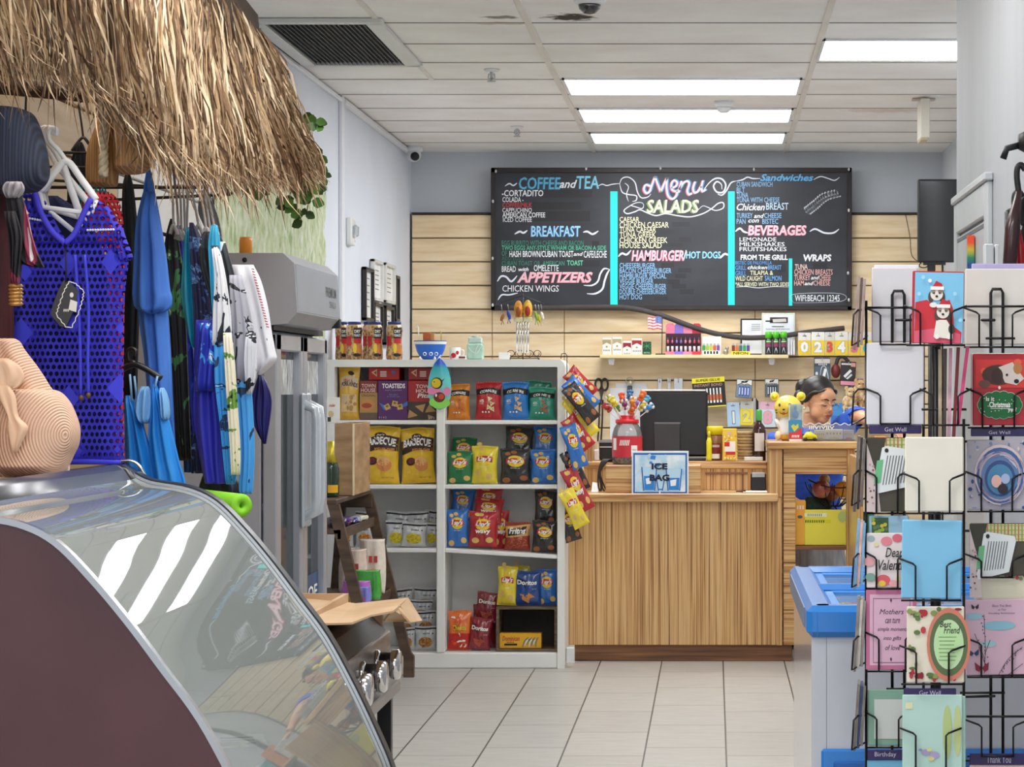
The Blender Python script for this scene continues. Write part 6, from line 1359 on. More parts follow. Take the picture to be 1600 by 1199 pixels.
o=t.build('tool_case',mat('#26443c',.6,var=.5,sc=40));tag(o,'dark green case behind the yellow packs in the counter opening','case')
Yu=11.4;t=thing('side_rack','open wooden side rack running forward from the tall counter end','rack',(wx(1348,Yu),Yu+.4,0))
ux0,ux1=wx(1327,Yu+.85),wx(1420,Yu)
for px in (0,1):
 xx=ux0 if px==0 else ux1-.02
 child(MB().box(xx,xx+.022,Yu+.05,Yu+.85,0,1.06,0,.003),'side_panel',ZV,t)
for zz in (.35,.62,.98):child(MB().box(ux0+.02,ux1-.02,Yu+.06,Yu+.84,zz-.02,zz,0,.003),'shelf',ZT,t)
BX=[('red','#c23a4a'),('blue','#3a7ac2'),('yellow','#e2c23a'),('green','#4aa06a'),('purple','#8a5ac0'),('pink','#e08ab0'),('white','#d8d8d4'),('orange','#e0843a'),('teal','#3aa8a8')]
random.seed(31)
for i,(nm_,c) in enumerate(BX):
 lvl=(.35,.62,.98)[i//3];w_=(ux1-ux0-.06)/3;a=ux0+.03+w_*(i%3)
 o=MB().box(a+.003,a+w_-.003,Yu+.2,Yu+.32,lvl+.001,lvl+.001+random.uniform(.12,.2),0,.003).build('product_box',mat(c,.4,var=.2,sc=25))
 tag(o,f'{nm_} product box standing on the {("lower", "middle", "upper")[i//3]} board of the wooden side rack','box')
Y=13.4;t=thing('wall_monitor','black upright screen on a bracket beside the grey wall corner','screen',(wx(1463,Y),Y,wz(418,Y)))
child(MB().box(wx(1434,Y),wx(1500,Y),Y,Y+.04,wz(410,Y),wz(280,Y),0,.006),'housing',mat('#1b1b1c',.4),t)
child(MB().box(wx(1437,Y),wx(1497,Y),Y-.001,Y,wz(407,Y),wz(283,Y)),'screen',mat('#121213',.12,coat=.5,var=.3,sc=3),t)
child(MB().box(wx(1450,Y),wx(1462,Y),Y+.01,Y+.05,wz(424,Y),wz(409,Y),0,.004).box(wx(1443,Y),wx(1478,Y),Y+.005,Y+.03,wz(414,Y),wz(409,Y),0,.002),'bracket',BLACK,t)
child(MB().tube([(wx(1440,Y),Y+.02,wz(409,Y)),(wx(1437,Y),Y+.02,wz(416,Y)),(wx(1446,Y),Y+.02,wz(418,Y)),(wx(1455,Y),Y+.02,wz(412,Y))],.003,0,6,True,4),'cable',BLACK,t)
child(MB().tube([(wx(1456,Y),Y+.06,0),(wx(1456,Y),Y+.06,wz(420,Y))],.016,0,10).lathe([(.16,0),(.16,.012),(.03,.02)],(wx(1456,Y),Y+.06,0),24),'stand',BLACK,t)
o=MB().tube([(wx(1415,15.31),15.31,wz(336,15.31)),(wx(1418,15.31),15.31,wz(350,15.31)),(wx(1422,15.31),15.31,wz(372,15.31)),(wx(1425,15.31),15.31,wz(400,15.31)),(wx(1440,15.31),15.31,wz(412,15.31))],.003,0,6,True,4).build('cable',mat('#6a5a48',.6));tag(o,'thin brown cable running down the slatwall beside the upright screen','cable')
# ==== LEFT: glass display case
DN,DF=4.2,5.58
PROF=[(-1.335,1.195),(-1.296,1.177),(-1.209,1.161),(-1.146,1.13),(-1.083,1.067),(-1.02,.992),(-.958,.909),(-.894,.822),(-.832,.708),(-.782,.602),(-.749,.522),(-.722,.42)]
PC=[tuple(p)[:2] for p in cat([Vector((a,b,0)) for a,b in PROF],5)]
BX_=-.80;WB=-1.9
t=thing('display_case','large curved glass food display case with wine brown end panel and steel trim','display case',(-1.3,(DN+DF)/2,0));DC=t
TRIM=mat('#c7c9cc',.22,.9,var=.04);TRIMD=mat('#2c2d30',.35,.3);WINE=ramp_mat([(.3,'#3f2326'),(.5,'#4e2d30'),(.7,'#5c383a')],.22,'noise',1.6,(1,1,1),4,coat=.4)
end=[(WB,1.19)]+PC+[(-.722,.0),(WB,0)]
child(MB().prism(end,DN,DN+.035),'end_panel',WINE,t)
child(MB().prism([(WB,.0),(WB,.45),(-.735,.45),(-.735,0)],DN+.035,DF,0),'base_cabinet',mat('#3d3a3c',.35,var=.1),t)
for (y0,y1,w,m_,nm) in ((DN-.004,DN+.016,.010,TRIM,'edge_trim'),(DF-.022,DF+.022,.018,TRIMD,'edge_frame'),(DF-.026,DF-.022,.012,TRIM,'edge_trim'),(DF+.022,DF+.026,.012,TRIM,'edge_trim')):
 b=MB();rings=[]
 for i,(x,z) in enumerate(PC):
  a,c=PC[max(i-1,0)],PC[min(i+1,len(PC)-1)];tx,tz=c[0]-a[0],c[1]-a[1];l_=math.hypot(tx,tz);nx,nz=tz/l_*-1,tx/l_
  if nx*1+nz*1<0:nx,nz=-nx,-nz
  rings.append([(x-nx*w*.5,y0,z-nz*w*.5),(x+nx*w*.6,y0,z+nz*w*.6),(x+nx*w*.6,y1,z+nz*w*.6),(x-nx*w*.5,y1,z-nz*w*.5)])
 b.loft(rings,0,True,False);child(b,nm,m_,t)
b=MB();n=len(PC)
b.add([(x,y,z) for y in (DN+.04,DF-.03) for x,z in PC],[(i,i+1,n+i+1,n+i) for i in range(n-1)],0,True)
child(b,'curved_glass',glass('#dfe8e6',.66,.015,1.7),t)  # pale haze in the glass colour imitates the ceiling's reflection
hood=[(-1.375,1.165),(-1.392,1.195),(-1.385,1.215),(-1.36,1.224),(-1.34,1.212),(-1.322,1.185),(-1.315,1.165)]
child(MB().loft([[(x,y,z) for x,z in hood] for y in (DN-.01,DF-.09)],0,True,True),'hood_rail',mat('#6a6b70',.28,.75,var=.06,stretch=(1,.2,6)),t)
child(MB().loft([[(x*1.0+.0,y,z-.004*(i==1)) for x,z in hood] for i,y in enumerate((DF-.09,DF+.03))],0,True,True),'end_cap',mat('#161618',.3),t)
child(MB().tube([(-1.40,DF+.034,1.222),(-1.36,DF+.034,1.229),(-1.335,DF+.034,1.217),(-1.318,DF+.034,1.19),(-1.30,DF+.034,1.180)],.004,0,6,True,4),'cap_edge',TRIM,t)
child(MB().box(WB,-1.39,DN,DF,1.175,1.19,0,.003),'top_deck',mat('#6b5250',.12,coat=.5),t)
child(MB().box(-1.47,-1.385,DN,DF+.02,1.19,1.196),'deck_edge',TRIM,t)
child(MB().prism([(WB,.45),(WB,1.17)]+[(x-.012,z-.008) for x,z in PC if z>.5],DF-.022,DF-.008),'far_wall',mat('#d5d4c4',.4,var=.05),t)
child(MB().box(-1.42,-1.39,DN+.04,DF-.03,.5,1.17),'back_wall',mat('#cfd6d2',.35,var=.04),t)
child(MB().box(-1.4,-.845,DN+.04,DF-.03,.62,.70),'deck',mat('#b9bdb6',.35,var=.1),t)
child(MB().box(-.80,-.745,DN+.04,DF-.03,.44,.50,0,.008),'front_sill',TRIM,t)
zd=.7015
for i,(x,y,w,d_,c,c2,lab) in enumerate(((-1.02,4.7,.1,.12,'#b8605c','#e2c8b8','red printed leaflet inside the case next to the white one'),(-.93,4.74,.1,.16,'#e9e9e6','#6f6f6c','white leaflet with grey bars inside the display case'),(-.93,4.66,.06,.07,'#e2cc3a','#4a4a3a','small yellow card on the white leaflet inside the case'))):
 z_=zd+.002+.005*(i==2);t2=thing('leaflet',lab,'leaflet',(x,y,z_))
 R=Matrix.Translation((x,y,z_))@Matrix.Rotation(.25,4,'Z')
 child(MB().box(-w/2,w/2,-d_/2,d_/2,0,.003).xf(R),'sheet',mat(c,.5,var=.15,sc=30),t2)
 q=MB()
 for k in range(3):q.add([R@Vector((sx_*w*.36,-d_*.35+k*d_*.25+sy_*d_*.12,.0036)) for sx_,sy_ in ((-1,0),(.8,0),(.8,1),(-1,1))],[(0,1,2,3)])
 child(q,'printed_bars',pr(c2),t2)
 # ==== sun hats
def straw(c1,c2,axis='z',s=60):return ramp_mat([(0,c1),(.5,c2),(1,c1)],.8,'wave_'+axis,s,(1,1,1),1,.5)
Y=5.38
t=thing('sun_hat','pale pink ribbed sun hat with ribbon bow resting above the display case','hat',(wx(50,Y),Y,wz(724,Y)))
HP=bpy.data.materials.new('pink_straw');HP.use_nodes=True;nt=HP.node_tree;bs=nt.nodes['Principled BSDF'];bs.inputs['Roughness'].default_value=.75
tc=nt.nodes.new('ShaderNodeTexCoord');mp=nt.nodes.new('ShaderNodeMapping');ln=nt.nodes.new('ShaderNodeVectorMath');ln.operation='LENGTH'
cx_,cz_=wx(116,Y)-wx(50,Y),wz(680,Y)-wz(724,Y);mp.inputs['Location'].default_value=(-cx_,.06,-cz_)
mu=nt.nodes.new('ShaderNodeMath');mu.operation='MULTIPLY';mu.inputs[1].default_value=2*math.pi/.0066;si=nt.nodes.new('ShaderNodeMath');si.operation='SINE'
cr=nt.nodes.new('ShaderNodeValToRGB');cr.color_ramp.elements[0].color=lin('#c99a80');cr.color_ramp.elements[0].position=.0;cr.color_ramp.elements[1].color=lin('#f0c8ac');cr.color_ramp.elements[1].position=.45
mr=nt.nodes.new('ShaderNodeMapRange');mr.inputs['From Min'].default_value=-1;bp=nt.nodes.new('ShaderNodeBump');bp.inputs['Strength'].default_value=.5;bp.inputs['Distance'].default_value=.004
L=nt.links.new;L(tc.outputs['Object'],mp.inputs[0]);L(mp.outputs[0],ln.inputs[0]);L(ln.outputs['Value'],mu.inputs[0]);L(mu.outputs[0],si.inputs[0]);L(si.outputs[0],mr.inputs[0]);L(mr.outputs[0],cr.inputs[0]);L(cr.outputs[0],bs.inputs['Base Color']);L(mr.outputs[0],bp.inputs['Height']);L(bp.outputs[0],bs.inputs['Normal'])
b=MB();rowsolid(b,[(606,20,62),(612,5,88),(628,-5,105),(650,-8,116),(672,-8,122),(695,-8,120),(712,-8,112),(728,-8,104),(745,-8,90)],Y,.10,0,36)
child(b,'crown',HP,t)
b=MB();rowsolid(b,[(529,-30,22),(534,-40,30),(548,-45,38),(575,-48,58),(600,-50,74),(625,-52,86),(660,-55,60),(700,-55,40),(745,-55,30)],Y-.03,.022,0,30,5,(.012,2.2,.4))
child(b,'brim',HP,t)
b=MB();rowsolid(b,[(560,-14,12),(572,-16,30),(590,-12,38),(604,-6,30),(610,0,16)],Y-.105,.016,0,20,4,(.008,2.5,1));rowsolid(b,[(602,-8,14),(620,-6,24),(650,10,28),(668,8,43),(690,14,34),(707,20,26)],Y-.125,.006,0,18,4,(.006,2,.5))
child(b,'ribbon_bow',mat('#ecc4a2',.5,var=.05,sc=6),t)
child(MB().box(wx(100,Y+.1),wx(111,Y+.1),Y+.08,Y+.09,wz(738,Y+.1),wz(713,Y+.1),0,.001),'paper_tag',mat('#f3e2d8',.5),t)
Y=5.43;t=thing('sun_hat','dark navy ribbed sun hat hanging above the floral scarf','hat',(wx(30,Y),Y,wz(300,Y)))
NV=ramp_mat([(0,'#161b2c'),(.5,'#2c3750'),(1,'#161b2c')],.8,'wave_x',26,(1,1,.35),1,.4)
b=MB();rowsolid(b,[(168,-20,22),(174,-40,44),(190,-46,55),(215,-48,64),(245,-48,71),(268,-48,73),(284,-48,68),(296,-46,55),(302,-40,40)],Y,.11,0,36);child(b,'crown',NV,t)
b=MB();rowsolid(b,[(200,-70,-20),(240,-75,20),(280,-75,40),(312,-75,30)],Y+.12,.02,0,24,5,(.012,2,0));child(b,'brim',NV,t)
child(MB().tube([(wx(20,Y),Y+.1,wz(170,Y)),(wx(18,Y),Y+.12,wz(120,Y)),(wx(14,Y),Y+.14,wz(108,Y))],.003,0,6),'hanging_hook',BLACK,t)
Y=5.85;t=thing('sun_hat','tan ribbed sun hat with pale rope band hanging under the thatch','hat',(wx(190,Y),Y,wz(285,Y)))
TAN=ramp_mat([(0,'#9a7044'),(.5,'#c69a66'),(1,'#9a7044')],.8,'wave_x',24,(1,1,.12),1,.5)
b=MB();rowsolid(b,[(160,184,212),(172,182,226),(190,182,234),(220,182,239),(245,182,238),(262,184,228),(272,188,214)],Y,.10,0,32);child(b,'crown',TAN,t)
b=MB();rowsolid(b,[(150,176,184),(175,163,182),(205,150,184),(235,139,184),(262,136,184),(285,138,182),(292,146,180)],Y+.03,.06,0,24);child(b,'brim',TAN,t)
b=MB()
for s_ in (0,1,2):b.tube([(wx(178+3.2*math.sin(i*.9+s_*2.1)-(i*.18 if i<12 else 2.2),Y),Y-.085+.012*math.cos(i*.9+s_*2.1),wz(160+i*5,Y)) for i in range(25)],.007,0,7)
child(b,'rope_band',mat('#cfc2a2',.8,var=.15,sc=60),t)
# ==== clothes on rails
def crochet(c1,c2,s,holes=.55):
 m=bpy.data.materials.new('crochet');m.use_nodes=True;nt=m.node_tree;bs=nt.nodes['Principled BSDF'];bs.inputs['Roughness'].default_value=.8
 tc=nt.nodes.new('ShaderNodeTexCoord');mp=nt.nodes.new('ShaderNodeMapping');mp.inputs['Scale'].default_value=(s,.0,s*.8);L=nt.links.new;L(tc.outputs['Object'],mp.inputs[0])
 sp=nt.nodes.new('ShaderNodeSeparateXYZ');L(mp.outputs[0],sp.inputs[0])
 def M(op,a,b_=None,c=None):
  q=nt.nodes.new('ShaderNodeMath');q.operation=op
  for i,v in enumerate((a,b_,c)):
   if v is None:continue
   if isinstance(v,(int,float)):q.inputs[i].default_value=v
   else:L(v,q.inputs[i])
  return q.outputs[0]
 row=M('FLOOR',sp.outputs['Z']);off=M('MULTIPLY',M('MODULO',row,2.0),.5)
 fx=M('SUBTRACT',M('FRACT',M('ADD',sp.outputs['X'],off)),.5);fz=M('SUBTRACT',M('FRACT',sp.outputs['Z']),.5)
 dd=M('ADD',M('MULTIPLY',fx,fx),M('MULTIPLY',fz,fz));hole=M('LESS_THAN',dd,.085*holes*2)
 vo=nt.nodes.new('ShaderNodeTexVoronoi');vo.inputs['Scale'].default_value=s*.105;vo.distance='MANHATTAN';vo.inputs['Randomness'].default_value=.25
 mp2=nt.nodes.new('ShaderNodeMapping');mp2 .inputs['Scale'].default_value=(1.1,0,.8);L(tc.outputs['Object'],mp2 .inputs[0]);L(mp2 .outputs[0],vo.inputs['Vector'])
 fl=M('GREATER_THAN',vo.outputs['Distance'],.30);hole=M('MULTIPLY',hole,fl)
 cr=nt.nodes.new('ShaderNodeMix');cr.data_type='RGBA';cr.inputs[6].default_value=lin(c1);cr.inputs[7].default_value=lin(c2);L(fl,cr.inputs[0]);L(cr.outputs[2],bs.inputs['Base Color'])
 tr=nt.nodes.new('ShaderNodeBsdfTransparent');mx=nt.nodes.new('ShaderNodeMixShader');L(hole,mx.inputs[0]);L(bs.outputs[0],mx.inputs[1]);L(tr.outputs[0],mx.inputs[2]);L(mx.outputs[0],nt.nodes['Material Output'].inputs[0])
 return m
def hanger(name,label,d,top,neck,a,b_,col,group,thick=.006,bar=True):
 """hook top px, neck px, shoulder ends a and b_ (px) at distance d"""
 t=thing(name,label,'hanger',(wx(neck[0],d),d,wz(max(a[1],b_[1]),d)),group)
 m_=mat(col,.35,var=.03)
 h_=[(top[0]+5,top[1]+12),(top[0]+6,top[1]+4),(top[0],top[1]),(top[0]-6,top[1]+5),(top[0]-4,top[1]+20),((neck[0]+top[0])/2-2,(neck[1]+top[1])/2+8),neck]
 child(MB().tube([(wx(x,d),d,wz(y,d)) for x,y in h_],thick*.7,0,8,True,5),'hook',m_,t)
 child(MB().tube([(wx(x,d),d,wz(y,d)) for x,y in (a,((a[0]+neck[0])/2,(a[1]+neck[1])/2-2),neck,((b_[0]+neck[0])/2,(b_[1]+neck[1])/2-2),b_)],thick*1.0,0,8,True,4),'arms',m_,t)
 if bar:child(MB().tube([(wx(x,d),d,wz(y,d)) for x,y in (a,(a[0]+6,a[1]+26),(b_[0]-6,b_[1]+22),b_)],thick*.7,0,8),'bar',m_,t)
 return t
def cloth(name,label,cat_,pieces,d,t_,m_,group=None,fold=(.006,3,0),yaw=0,part='body'):
 """pieces: list of (part name, rows, extra offset towards the room)"""
 ys=[r[0] for p in pieces for r in p[1]];xs=[r[1] for p in pieces for r in p[1]]+[r[2] for p in pieces for r in p[1]]
 t=thing(name,label,cat_,(wx((min(xs)+max(xs))/2,d),d,wz(max(ys),d)),group)
 for p in pieces:
  b=MB();rowsolid(b,p[1],d-(p[2] if len(p)>2 else 0),t_,0,36,5,p[4] if len(p)>4 else fold,yaw);child(b,p[0],p[3] if len(p)>3 and p[3] else m_,t)
 return t
PUR=crochet('#3c3fd6','#2e2ab8',80,.75);d=5.62
t=cloth('crochet_tunic','royal blue crochet tunic with grey swing tag on a white hanger','tunic',[('body',[(378,22,172),(392,12,188),(410,8,200),(440,6,196),(500,6,192),(560,4,192),(640,0,191),(700,-2,193),(726,-4,194)]),('shoulder',[(298,40,62),(310,36,68),(330,32,77),(352,28,88),(372,22,100),(384,18,108)]),('shoulder',[(312,138,152),(325,133,170),(345,124,182),(365,114,190),(384,104,196)]),('sleeve',[(352,176,190),(376,178,197),(402,182,206),(408,190,196)])],d,.026,PUR,None,(.006,4,.5))
b=MB()
for pts in ([(58,297),(68,330),(86,362),(107,381)],[(147,312),(136,335),(122,366),(107,381)]):b.tube([(wx(x,d),d-.03,wz(y,d)) for x,y in pts],.007,0,8,True,4)
child(b,'neck_binding',mat('#4a44e0',.7),t)
for pts in ([(125,400),(130,470),(133,540),(134,620)],[(140,400),(146,480),(145,560),(146,616)]):child(MB().tube([(wx(x,d),d-.045,wz(y,d)) for x,y in pts],.0038,0,7,True,4),'tie_cord',mat('#3d42d8',.7),t)
for x,y in ((135,622),(146,618)):child(MB().ell((wx(x,d),d-.046,wz(y,d)),(.006,.006,.007)),'bead',mat('#6a4a30',.5),t)
child(MB().tube([(wx(x,d),d-.028,wz(y,d)) for x,y in ((-4,722),(60,723),(130,721),(193,723))],.006,0,7,True,4),'hem',mat('#3536cc',.7),t)
b=MB()
for x in range(40,74,4):b.ell((wx(x,d),d-.03,wz(341+(x-40)*.16,d)),(.0035,.003,.0028),0,6,4)
for x in range(142,184,4):b.ell((wx(x,d),d-.03,wz(361-(x-142)*.02,d)),(.0035,.003,.0028),0,6,4)
child(b,'lace_row',mat('#dfe2f6',.7),t)
tg=[(108,440),(118,443),(131,455),(129,468),(124,486),(112,512),(103,511),(88,492),(92,478),(100,455)]
b=MB();b.prism([(wx(x,d),wz(y,d)) for x,y in tg],d-.05,d-.047);tgp=child(b,'swing_tag',mat('#3b3c40',.5),t)
q=MB();f=PX(d-.0508)
zz=[(a[0]+(c[0]-a[0])*k/5,a[1]+(c[1]-a[1])*k/5) for a,c in zip(tg,tg[1:]+tg[:1]) for k in range(5)];q.ribbon(f,[(x+(.9 if i%2 else -.9),y) for i,(x,y) in enumerate(zz+zz[:1])],1.5,0,0,False)
q.disc(f,112,461,3,4,0);q.poly(f,[(110,468),(121,472),(119,488),(107,484)],0);q.text('IlII',f,99,108,487,483,0,.1,.02)
sub(q,'tag_print',pr('#f1efe9'),tgp)
child(MB().tube([(wx(108,d),d-.03,wz(384,d)),(wx(111,d),d-.045,wz(415,d)),(wx(112,d),d-.05,wz(443,d))],.002,0,6),'tag_string',BLACK,t)
for i,(tp,nk,a,b_,lab) in enumerate((((82,200),(104,252),(62,298),(150,312),'front white plastic hanger holding the royal blue crochet tunic'),((76,199),(96,256),(66,300),(128,345),'white plastic hanger just behind the one with the crochet tunic'),((70,199),(90,262),(70,300),(142,322),'white plastic hanger rearmost of the group under the tan wall'))):
 hanger('clothes_hanger',lab,5.60+i*.05,tp,nk,a,b_,'#f0f0ee','white clothes hangers',.0085)
cloth('crochet_dress','bright red crochet dress hanging right behind the blue crochet tunic','dress',[('body',[(300,130,172),(315,128,186),(345,128,192),(420,132,194),(520,134,193),(620,134,192),(724,134,195)]),('neckline',[(352,84,128),(362,80,136),(376,88,126)],.03)],5.83,.02,crochet('#c9202e','#b3182a',95,.6),None,(.006,4,0))
t=cloth('crochet_sweater','teal open-knit top peeking out above the red crochet dress','top',[('body',[(279,140,152),(284,128,160),(296,124,167),(320,124,168),(360,126,166)])],5.99,.02,crochet('#1fa0b4','#178a9c',80,.7),None)
child(MB().tube([(wx(146,5.99),5.99,wz(284,5.99)),(wx(140,6.0),6.0,wz(262,6.0)),(LW+.03,6.03,wz(258,6.03))],.004,0,6),'hanging_strap',BLACK,t)
cloth('navy_shirt','dark navy dress with low neckline hanging behind the white hangers','dress',[('body',[(306,66,90),(330,50,124),(366,20,150),(420,14,168),(560,8,176),(724,2,178)])],5.72,.015,mat('#1f2550',.8,var=.1),None)
t=cloth('black_dress','slim black dress hanging between the red crochet dress and the blue tee','dress',[('body',[(272,196,203),(300,193,208),(360,192,214),(440,192,218),(520,192,216),(580,194,214),(650,194,214)])],6.08,.03,mat('#131316',.8,var=.15))
child(MB().tube([(wx(199,6.08),6.08,wz(274,6.08)),(wx(196,6.1),6.1,wz(240,6.1)),(LW+.03,6.12,wz(236,6.12))],.004,0,6),'hanging_strap',BLACK,t)
cloth('black_camisole','black camisole with thin straps hanging against the tan wall','top',[('body',[(222,122,128),(240,116,134),(270,108,140),(330,106,142)])],6.15,.02,mat('#141419',.8,var=.1))
hanger('clothes_hanger','thin dark wire hanger on the tan wall carrying the black camisole',6.16,(129,158),(130,215),(112,236),(146,236),'#2c2622',None,.004,False)
FLO=ramp_mat([(0,'#141218'),(.42,'#1a171d'),(.5,'#8a2f4a'),(.56,'#cfc6c8'),(.68,'#e9e4e2'),(.76,'#17141a')],.8,'noise',9,(1.3,1,.7),3,0,0,True,.6)
t=cloth('floral_scarf','black, white and pink floral scarf with gold beaded tassel hanging below the navy hat','scarf',[('upper_knot',[(284,10,34),(296,6,38),(310,12,30)],.02,mat('#9a9498',.8,var=.5,sc=30)),('drape',[(300,8,32),(330,12,42),(360,14,48),(390,18,58),(408,26,66),(418,52,70)],.01),('fringe',[(330,6,24),(370,16,34),(410,19,32),(444,20,29)],.04)],5.3,.016,FLO,None,(.01,3,0))
b=MB()
for k in range(6):b.lathe([(.012,0),(.017,.004),(.012,.009)],(wx(25,5.29),5.29,wz(478-k*5.6,5.29)),12)
child(b,'gold_tassel',mat('#c79a5a',.3,.7,var=.2,sc=80),t)
cloth('dark_red_dress','dark red and black dress at the edge beside the floral scarf','dress',[('body',[(270,-30,2),(340,-30,12),(420,-30,18),(520,-30,22),(600,-30,18)])],5.52,.03,ramp_mat([(.35,'#19090c'),(.55,'#4a1218'),(.75,'#7a1c22')],.8,'noise',5,(1,1,.5),3))
BLUE=ramp_mat([(.3,'#3262b4'),(.5,'#4279cf'),(.7,'#5a90e0')],.75,'noise',4,(2,2,.6),3)
cloth('blue_tee','plain mid blue T-shirt hanging side-on with its sleeve towards the room','shirt',[('body',[(262,230,234),(300,226,240),(360,220,246),(440,214,256),(500,218,262),(560,226,266),(640,232,270),(720,236,276)]),('sleeve',[(300,224,242),(350,214,250),(400,211,258),(450,208,264),(466,208,268),(482,212,265),(491,232,246)],.035)],6.0,.035,BLUE,None,(.012,2.5,.3))
SKY=ramp_mat([(.3,'#0f6fc8'),(.5,'#1f8ae0'),(.7,'#3a9cee')],.5,'noise',4,(2,2,.7),3)
t=cloth('halter_dress','bright sky blue halter dress with pale cups hanging low beside the tunic','dress',[('left_panel',[(618,196,204),(640,195,216),(680,195,228),(720,194,240),(760,192,250),(792,190,254)]),('right_panel',[(600,238,244),(640,236,258),(680,232,270),(720,236,280),(752,240,290),(790,242,296)],.01),('cup',[(604,222,232),(620,212,236),(645,210,236),(662,220,232)],.012,mat('#7fb6e6',.6,var=.08)),('cup',[(606,250,256),(625,250,262),(645,252,264),(656,256,262)],.02,mat('#7fb6e6',.6,var=.08))],5.92,.022,SKY,None,(.01,2.5,.8))
for a,b_ in (((203,585),(206,626)),((210,588),(213,620)),((246,588),(242,606))):child(MB().tube([(wx(a[0],5.9),5.9,wz(a[1],5.9)),(wx(b_[0],5.9),5.9,wz(b_[1],5.9))],.003,0,6),'strap',mat('#8fc0ea',.5),t)
hanger('clothes_hanger','black plastic hanger with clips holding the sky blue halter dress',5.91,(206,545),(212,570),(186,580),(252,592),'#17171a',None,.008,False)
t=thing('rail_rack','black wire display rack arms on the wall carrying the swim shirts','clothes rack',(wx(300,6.4),6.4,wz(320,6.4)))
d=6.35
child(MB().tube([(LW+.03,d+.0,wz(293,d)),(wx(328,d),d-.1,wz(293,d-.1)),(wx(333,d),d-.1,wz(289,d-.1))],.0045,0,7),'arm',BLACK,t)
child(MB().tube([(LW+.03,d+.35,wz(303,d)),(wx(360,d+.2),d+.2,wz(304,d+.2)),(wx(367,d+.2),d+.2,wz(296,d+.2))],.0045,0,7),'arm',BLACK,t)
child(MB().tube([(LW+.03,d+.0,wz(276,d)),(wx(262,d),d-.04,wz(293,d-.04))],.004,0,7),'brace',BLACK,t)
child(MB().tube([(wx(330,d),d,wz(262,d)),(wx(358,d+.2),d+.2,wz(303,d+.2))],.004,0,7),'brace',BLACK,t)
child(MB().tube([(wx(252,d),d,wz(365,d)),(wx(266,d),d-.04,wz(369,d))],.005,0,7),'arm',BLACK,t)
HG='grey hangers with swim shirts'
for i,(x,y,nx,ny) in enumerate(((274,290,271,352),(280,290,279,360),(286,290,284,362),(291.5,290,289,358),(297,290,292,356),(306,290,310,352),(319,290,322,356),(325,291,328,358),(330,292,334,352))):
 hanger('clothes_hanger',('grey wire hanger nearest the blue tee on the swim shirt rack','grey wire hanger second from the blue tee','grey wire hanger third from the blue tee','grey wire hanger fourth from the blue tee','grey wire hanger fifth from the blue tee','grey wire hanger standing alone in the middle of the rack','pale hanger first of the last three on the rack','pale hanger middle of the last three on the rack','pale hanger nearest the tall cooler on the rack')[i],6.3+.02*i,(x,y),(nx,ny),(nx-5,ny+14),(nx+7,ny+16),'#a9a6a4' if i<6 else '#cfcac6',HG,.005,False)
def pat(a,b_,c,s=18,st=(1,1,.6)):return ramp_mat([(0,a),(.3,a),(.56,b_),(.615,c),(.66,a)],.6,'noise',s,st,3,0,0,True,.8)
SW='swim shirts on the rack'
cloth('swim_shirt','black swim shirt with green and white leaf pattern next to the blue tee','swim shirt',[('body',[(342,266,272),(380,258,280),(440,254,288),(520,262,292),(620,270,296),(720,276,300)])],6.36,.018,pat('#14161e','#3f7a4a','#d8dce0',14),SW)
cloth('swim_shirt','royal blue swim shirt with dark marbling behind the leaf patterned one','swim shirt',[('body',[(352,276,283),(400,272,292),(480,270,298),(560,274,304),(680,284,312)])],6.41,.018,pat('#1b2aa0','#2f4ad0','#0f1650',16),SW)
cloth('swim_shirt','satin turquoise swim shirt with narrow shoulder beside the royal blue one','swim shirt',[('body',[(356,290,296),(400,286,306),(460,282,318),(520,292,318),(545,300,312)])],6.315,.014,mat('#2fa8d0',.3,var=.12,sc=5),SW,(.012,2,0))
cloth('swim_shirt','dark navy swim shirt with pale grid print in the middle of the rack','swim shirt',[('body',[(348,296,302),(380,296,318),(440,300,332),(520,304,340),(590,304,338),(640,310,336),(700,300,330),(740,300,326)])],6.275,.018,pat('#1d2148','#3f5f9a','#6f9ac8',30,(1,1,1)),SW)
cloth('swim_shirt','light turquoise swim shirt with broad sleeve beside the navy grid shirt','swim shirt',[('body',[(352,330,340),(380,326,344),(420,328,346),(480,332,350),(540,338,352)])],6.195,.013,mat('#3fb8e0',.5,var=.1,sc=5),SW)
t=cloth('swim_shirt','violet blue long sleeved swim shirt with splash print reaching furthest down','swim shirt',[('body',[(500,306,342),(560,304,344),(615,302,346),(660,302,352),(720,312,352),(752,318,354),(756,320,352)]),('sleeve',[(505,310,338),(540,308,340),(580,304,340),(612,304,338)],.03,pat('#2431a8','#3f9ae0','#d8ecf8',22,(1,1,.5)))],6.155,.018,mat('#2d2fb0',.6,var=.14,sc=4),SW,(.012,2.2,.3))
cloth('swim_shirt','dull navy swim shirt hanging low behind the violet one','swim shirt',[('body',[(600,282,300),(660,286,310),(730,288,310),(738,290,306)])],6.455,.018,mat('#1f4a86',.7,var=.14),SW)
t=cloth('swim_shirt','white and aqua swim shirt with black streaks ending in pale blue','swim shirt',[('chest',[(384,330,342),(430,336,352),(480,334,360),(540,332,366)],0,pat('#e4e4e6','#2b3038','#4a86b8',16)),('body',[(540,334,364),(600,336,368),(660,344,366),(720,350,372),(757,354,368)],0,pat('#3f9ce0','#1b3a60','#7fc0f0',12,(1,1,2)))],6.11,.018,WHITE,SW)
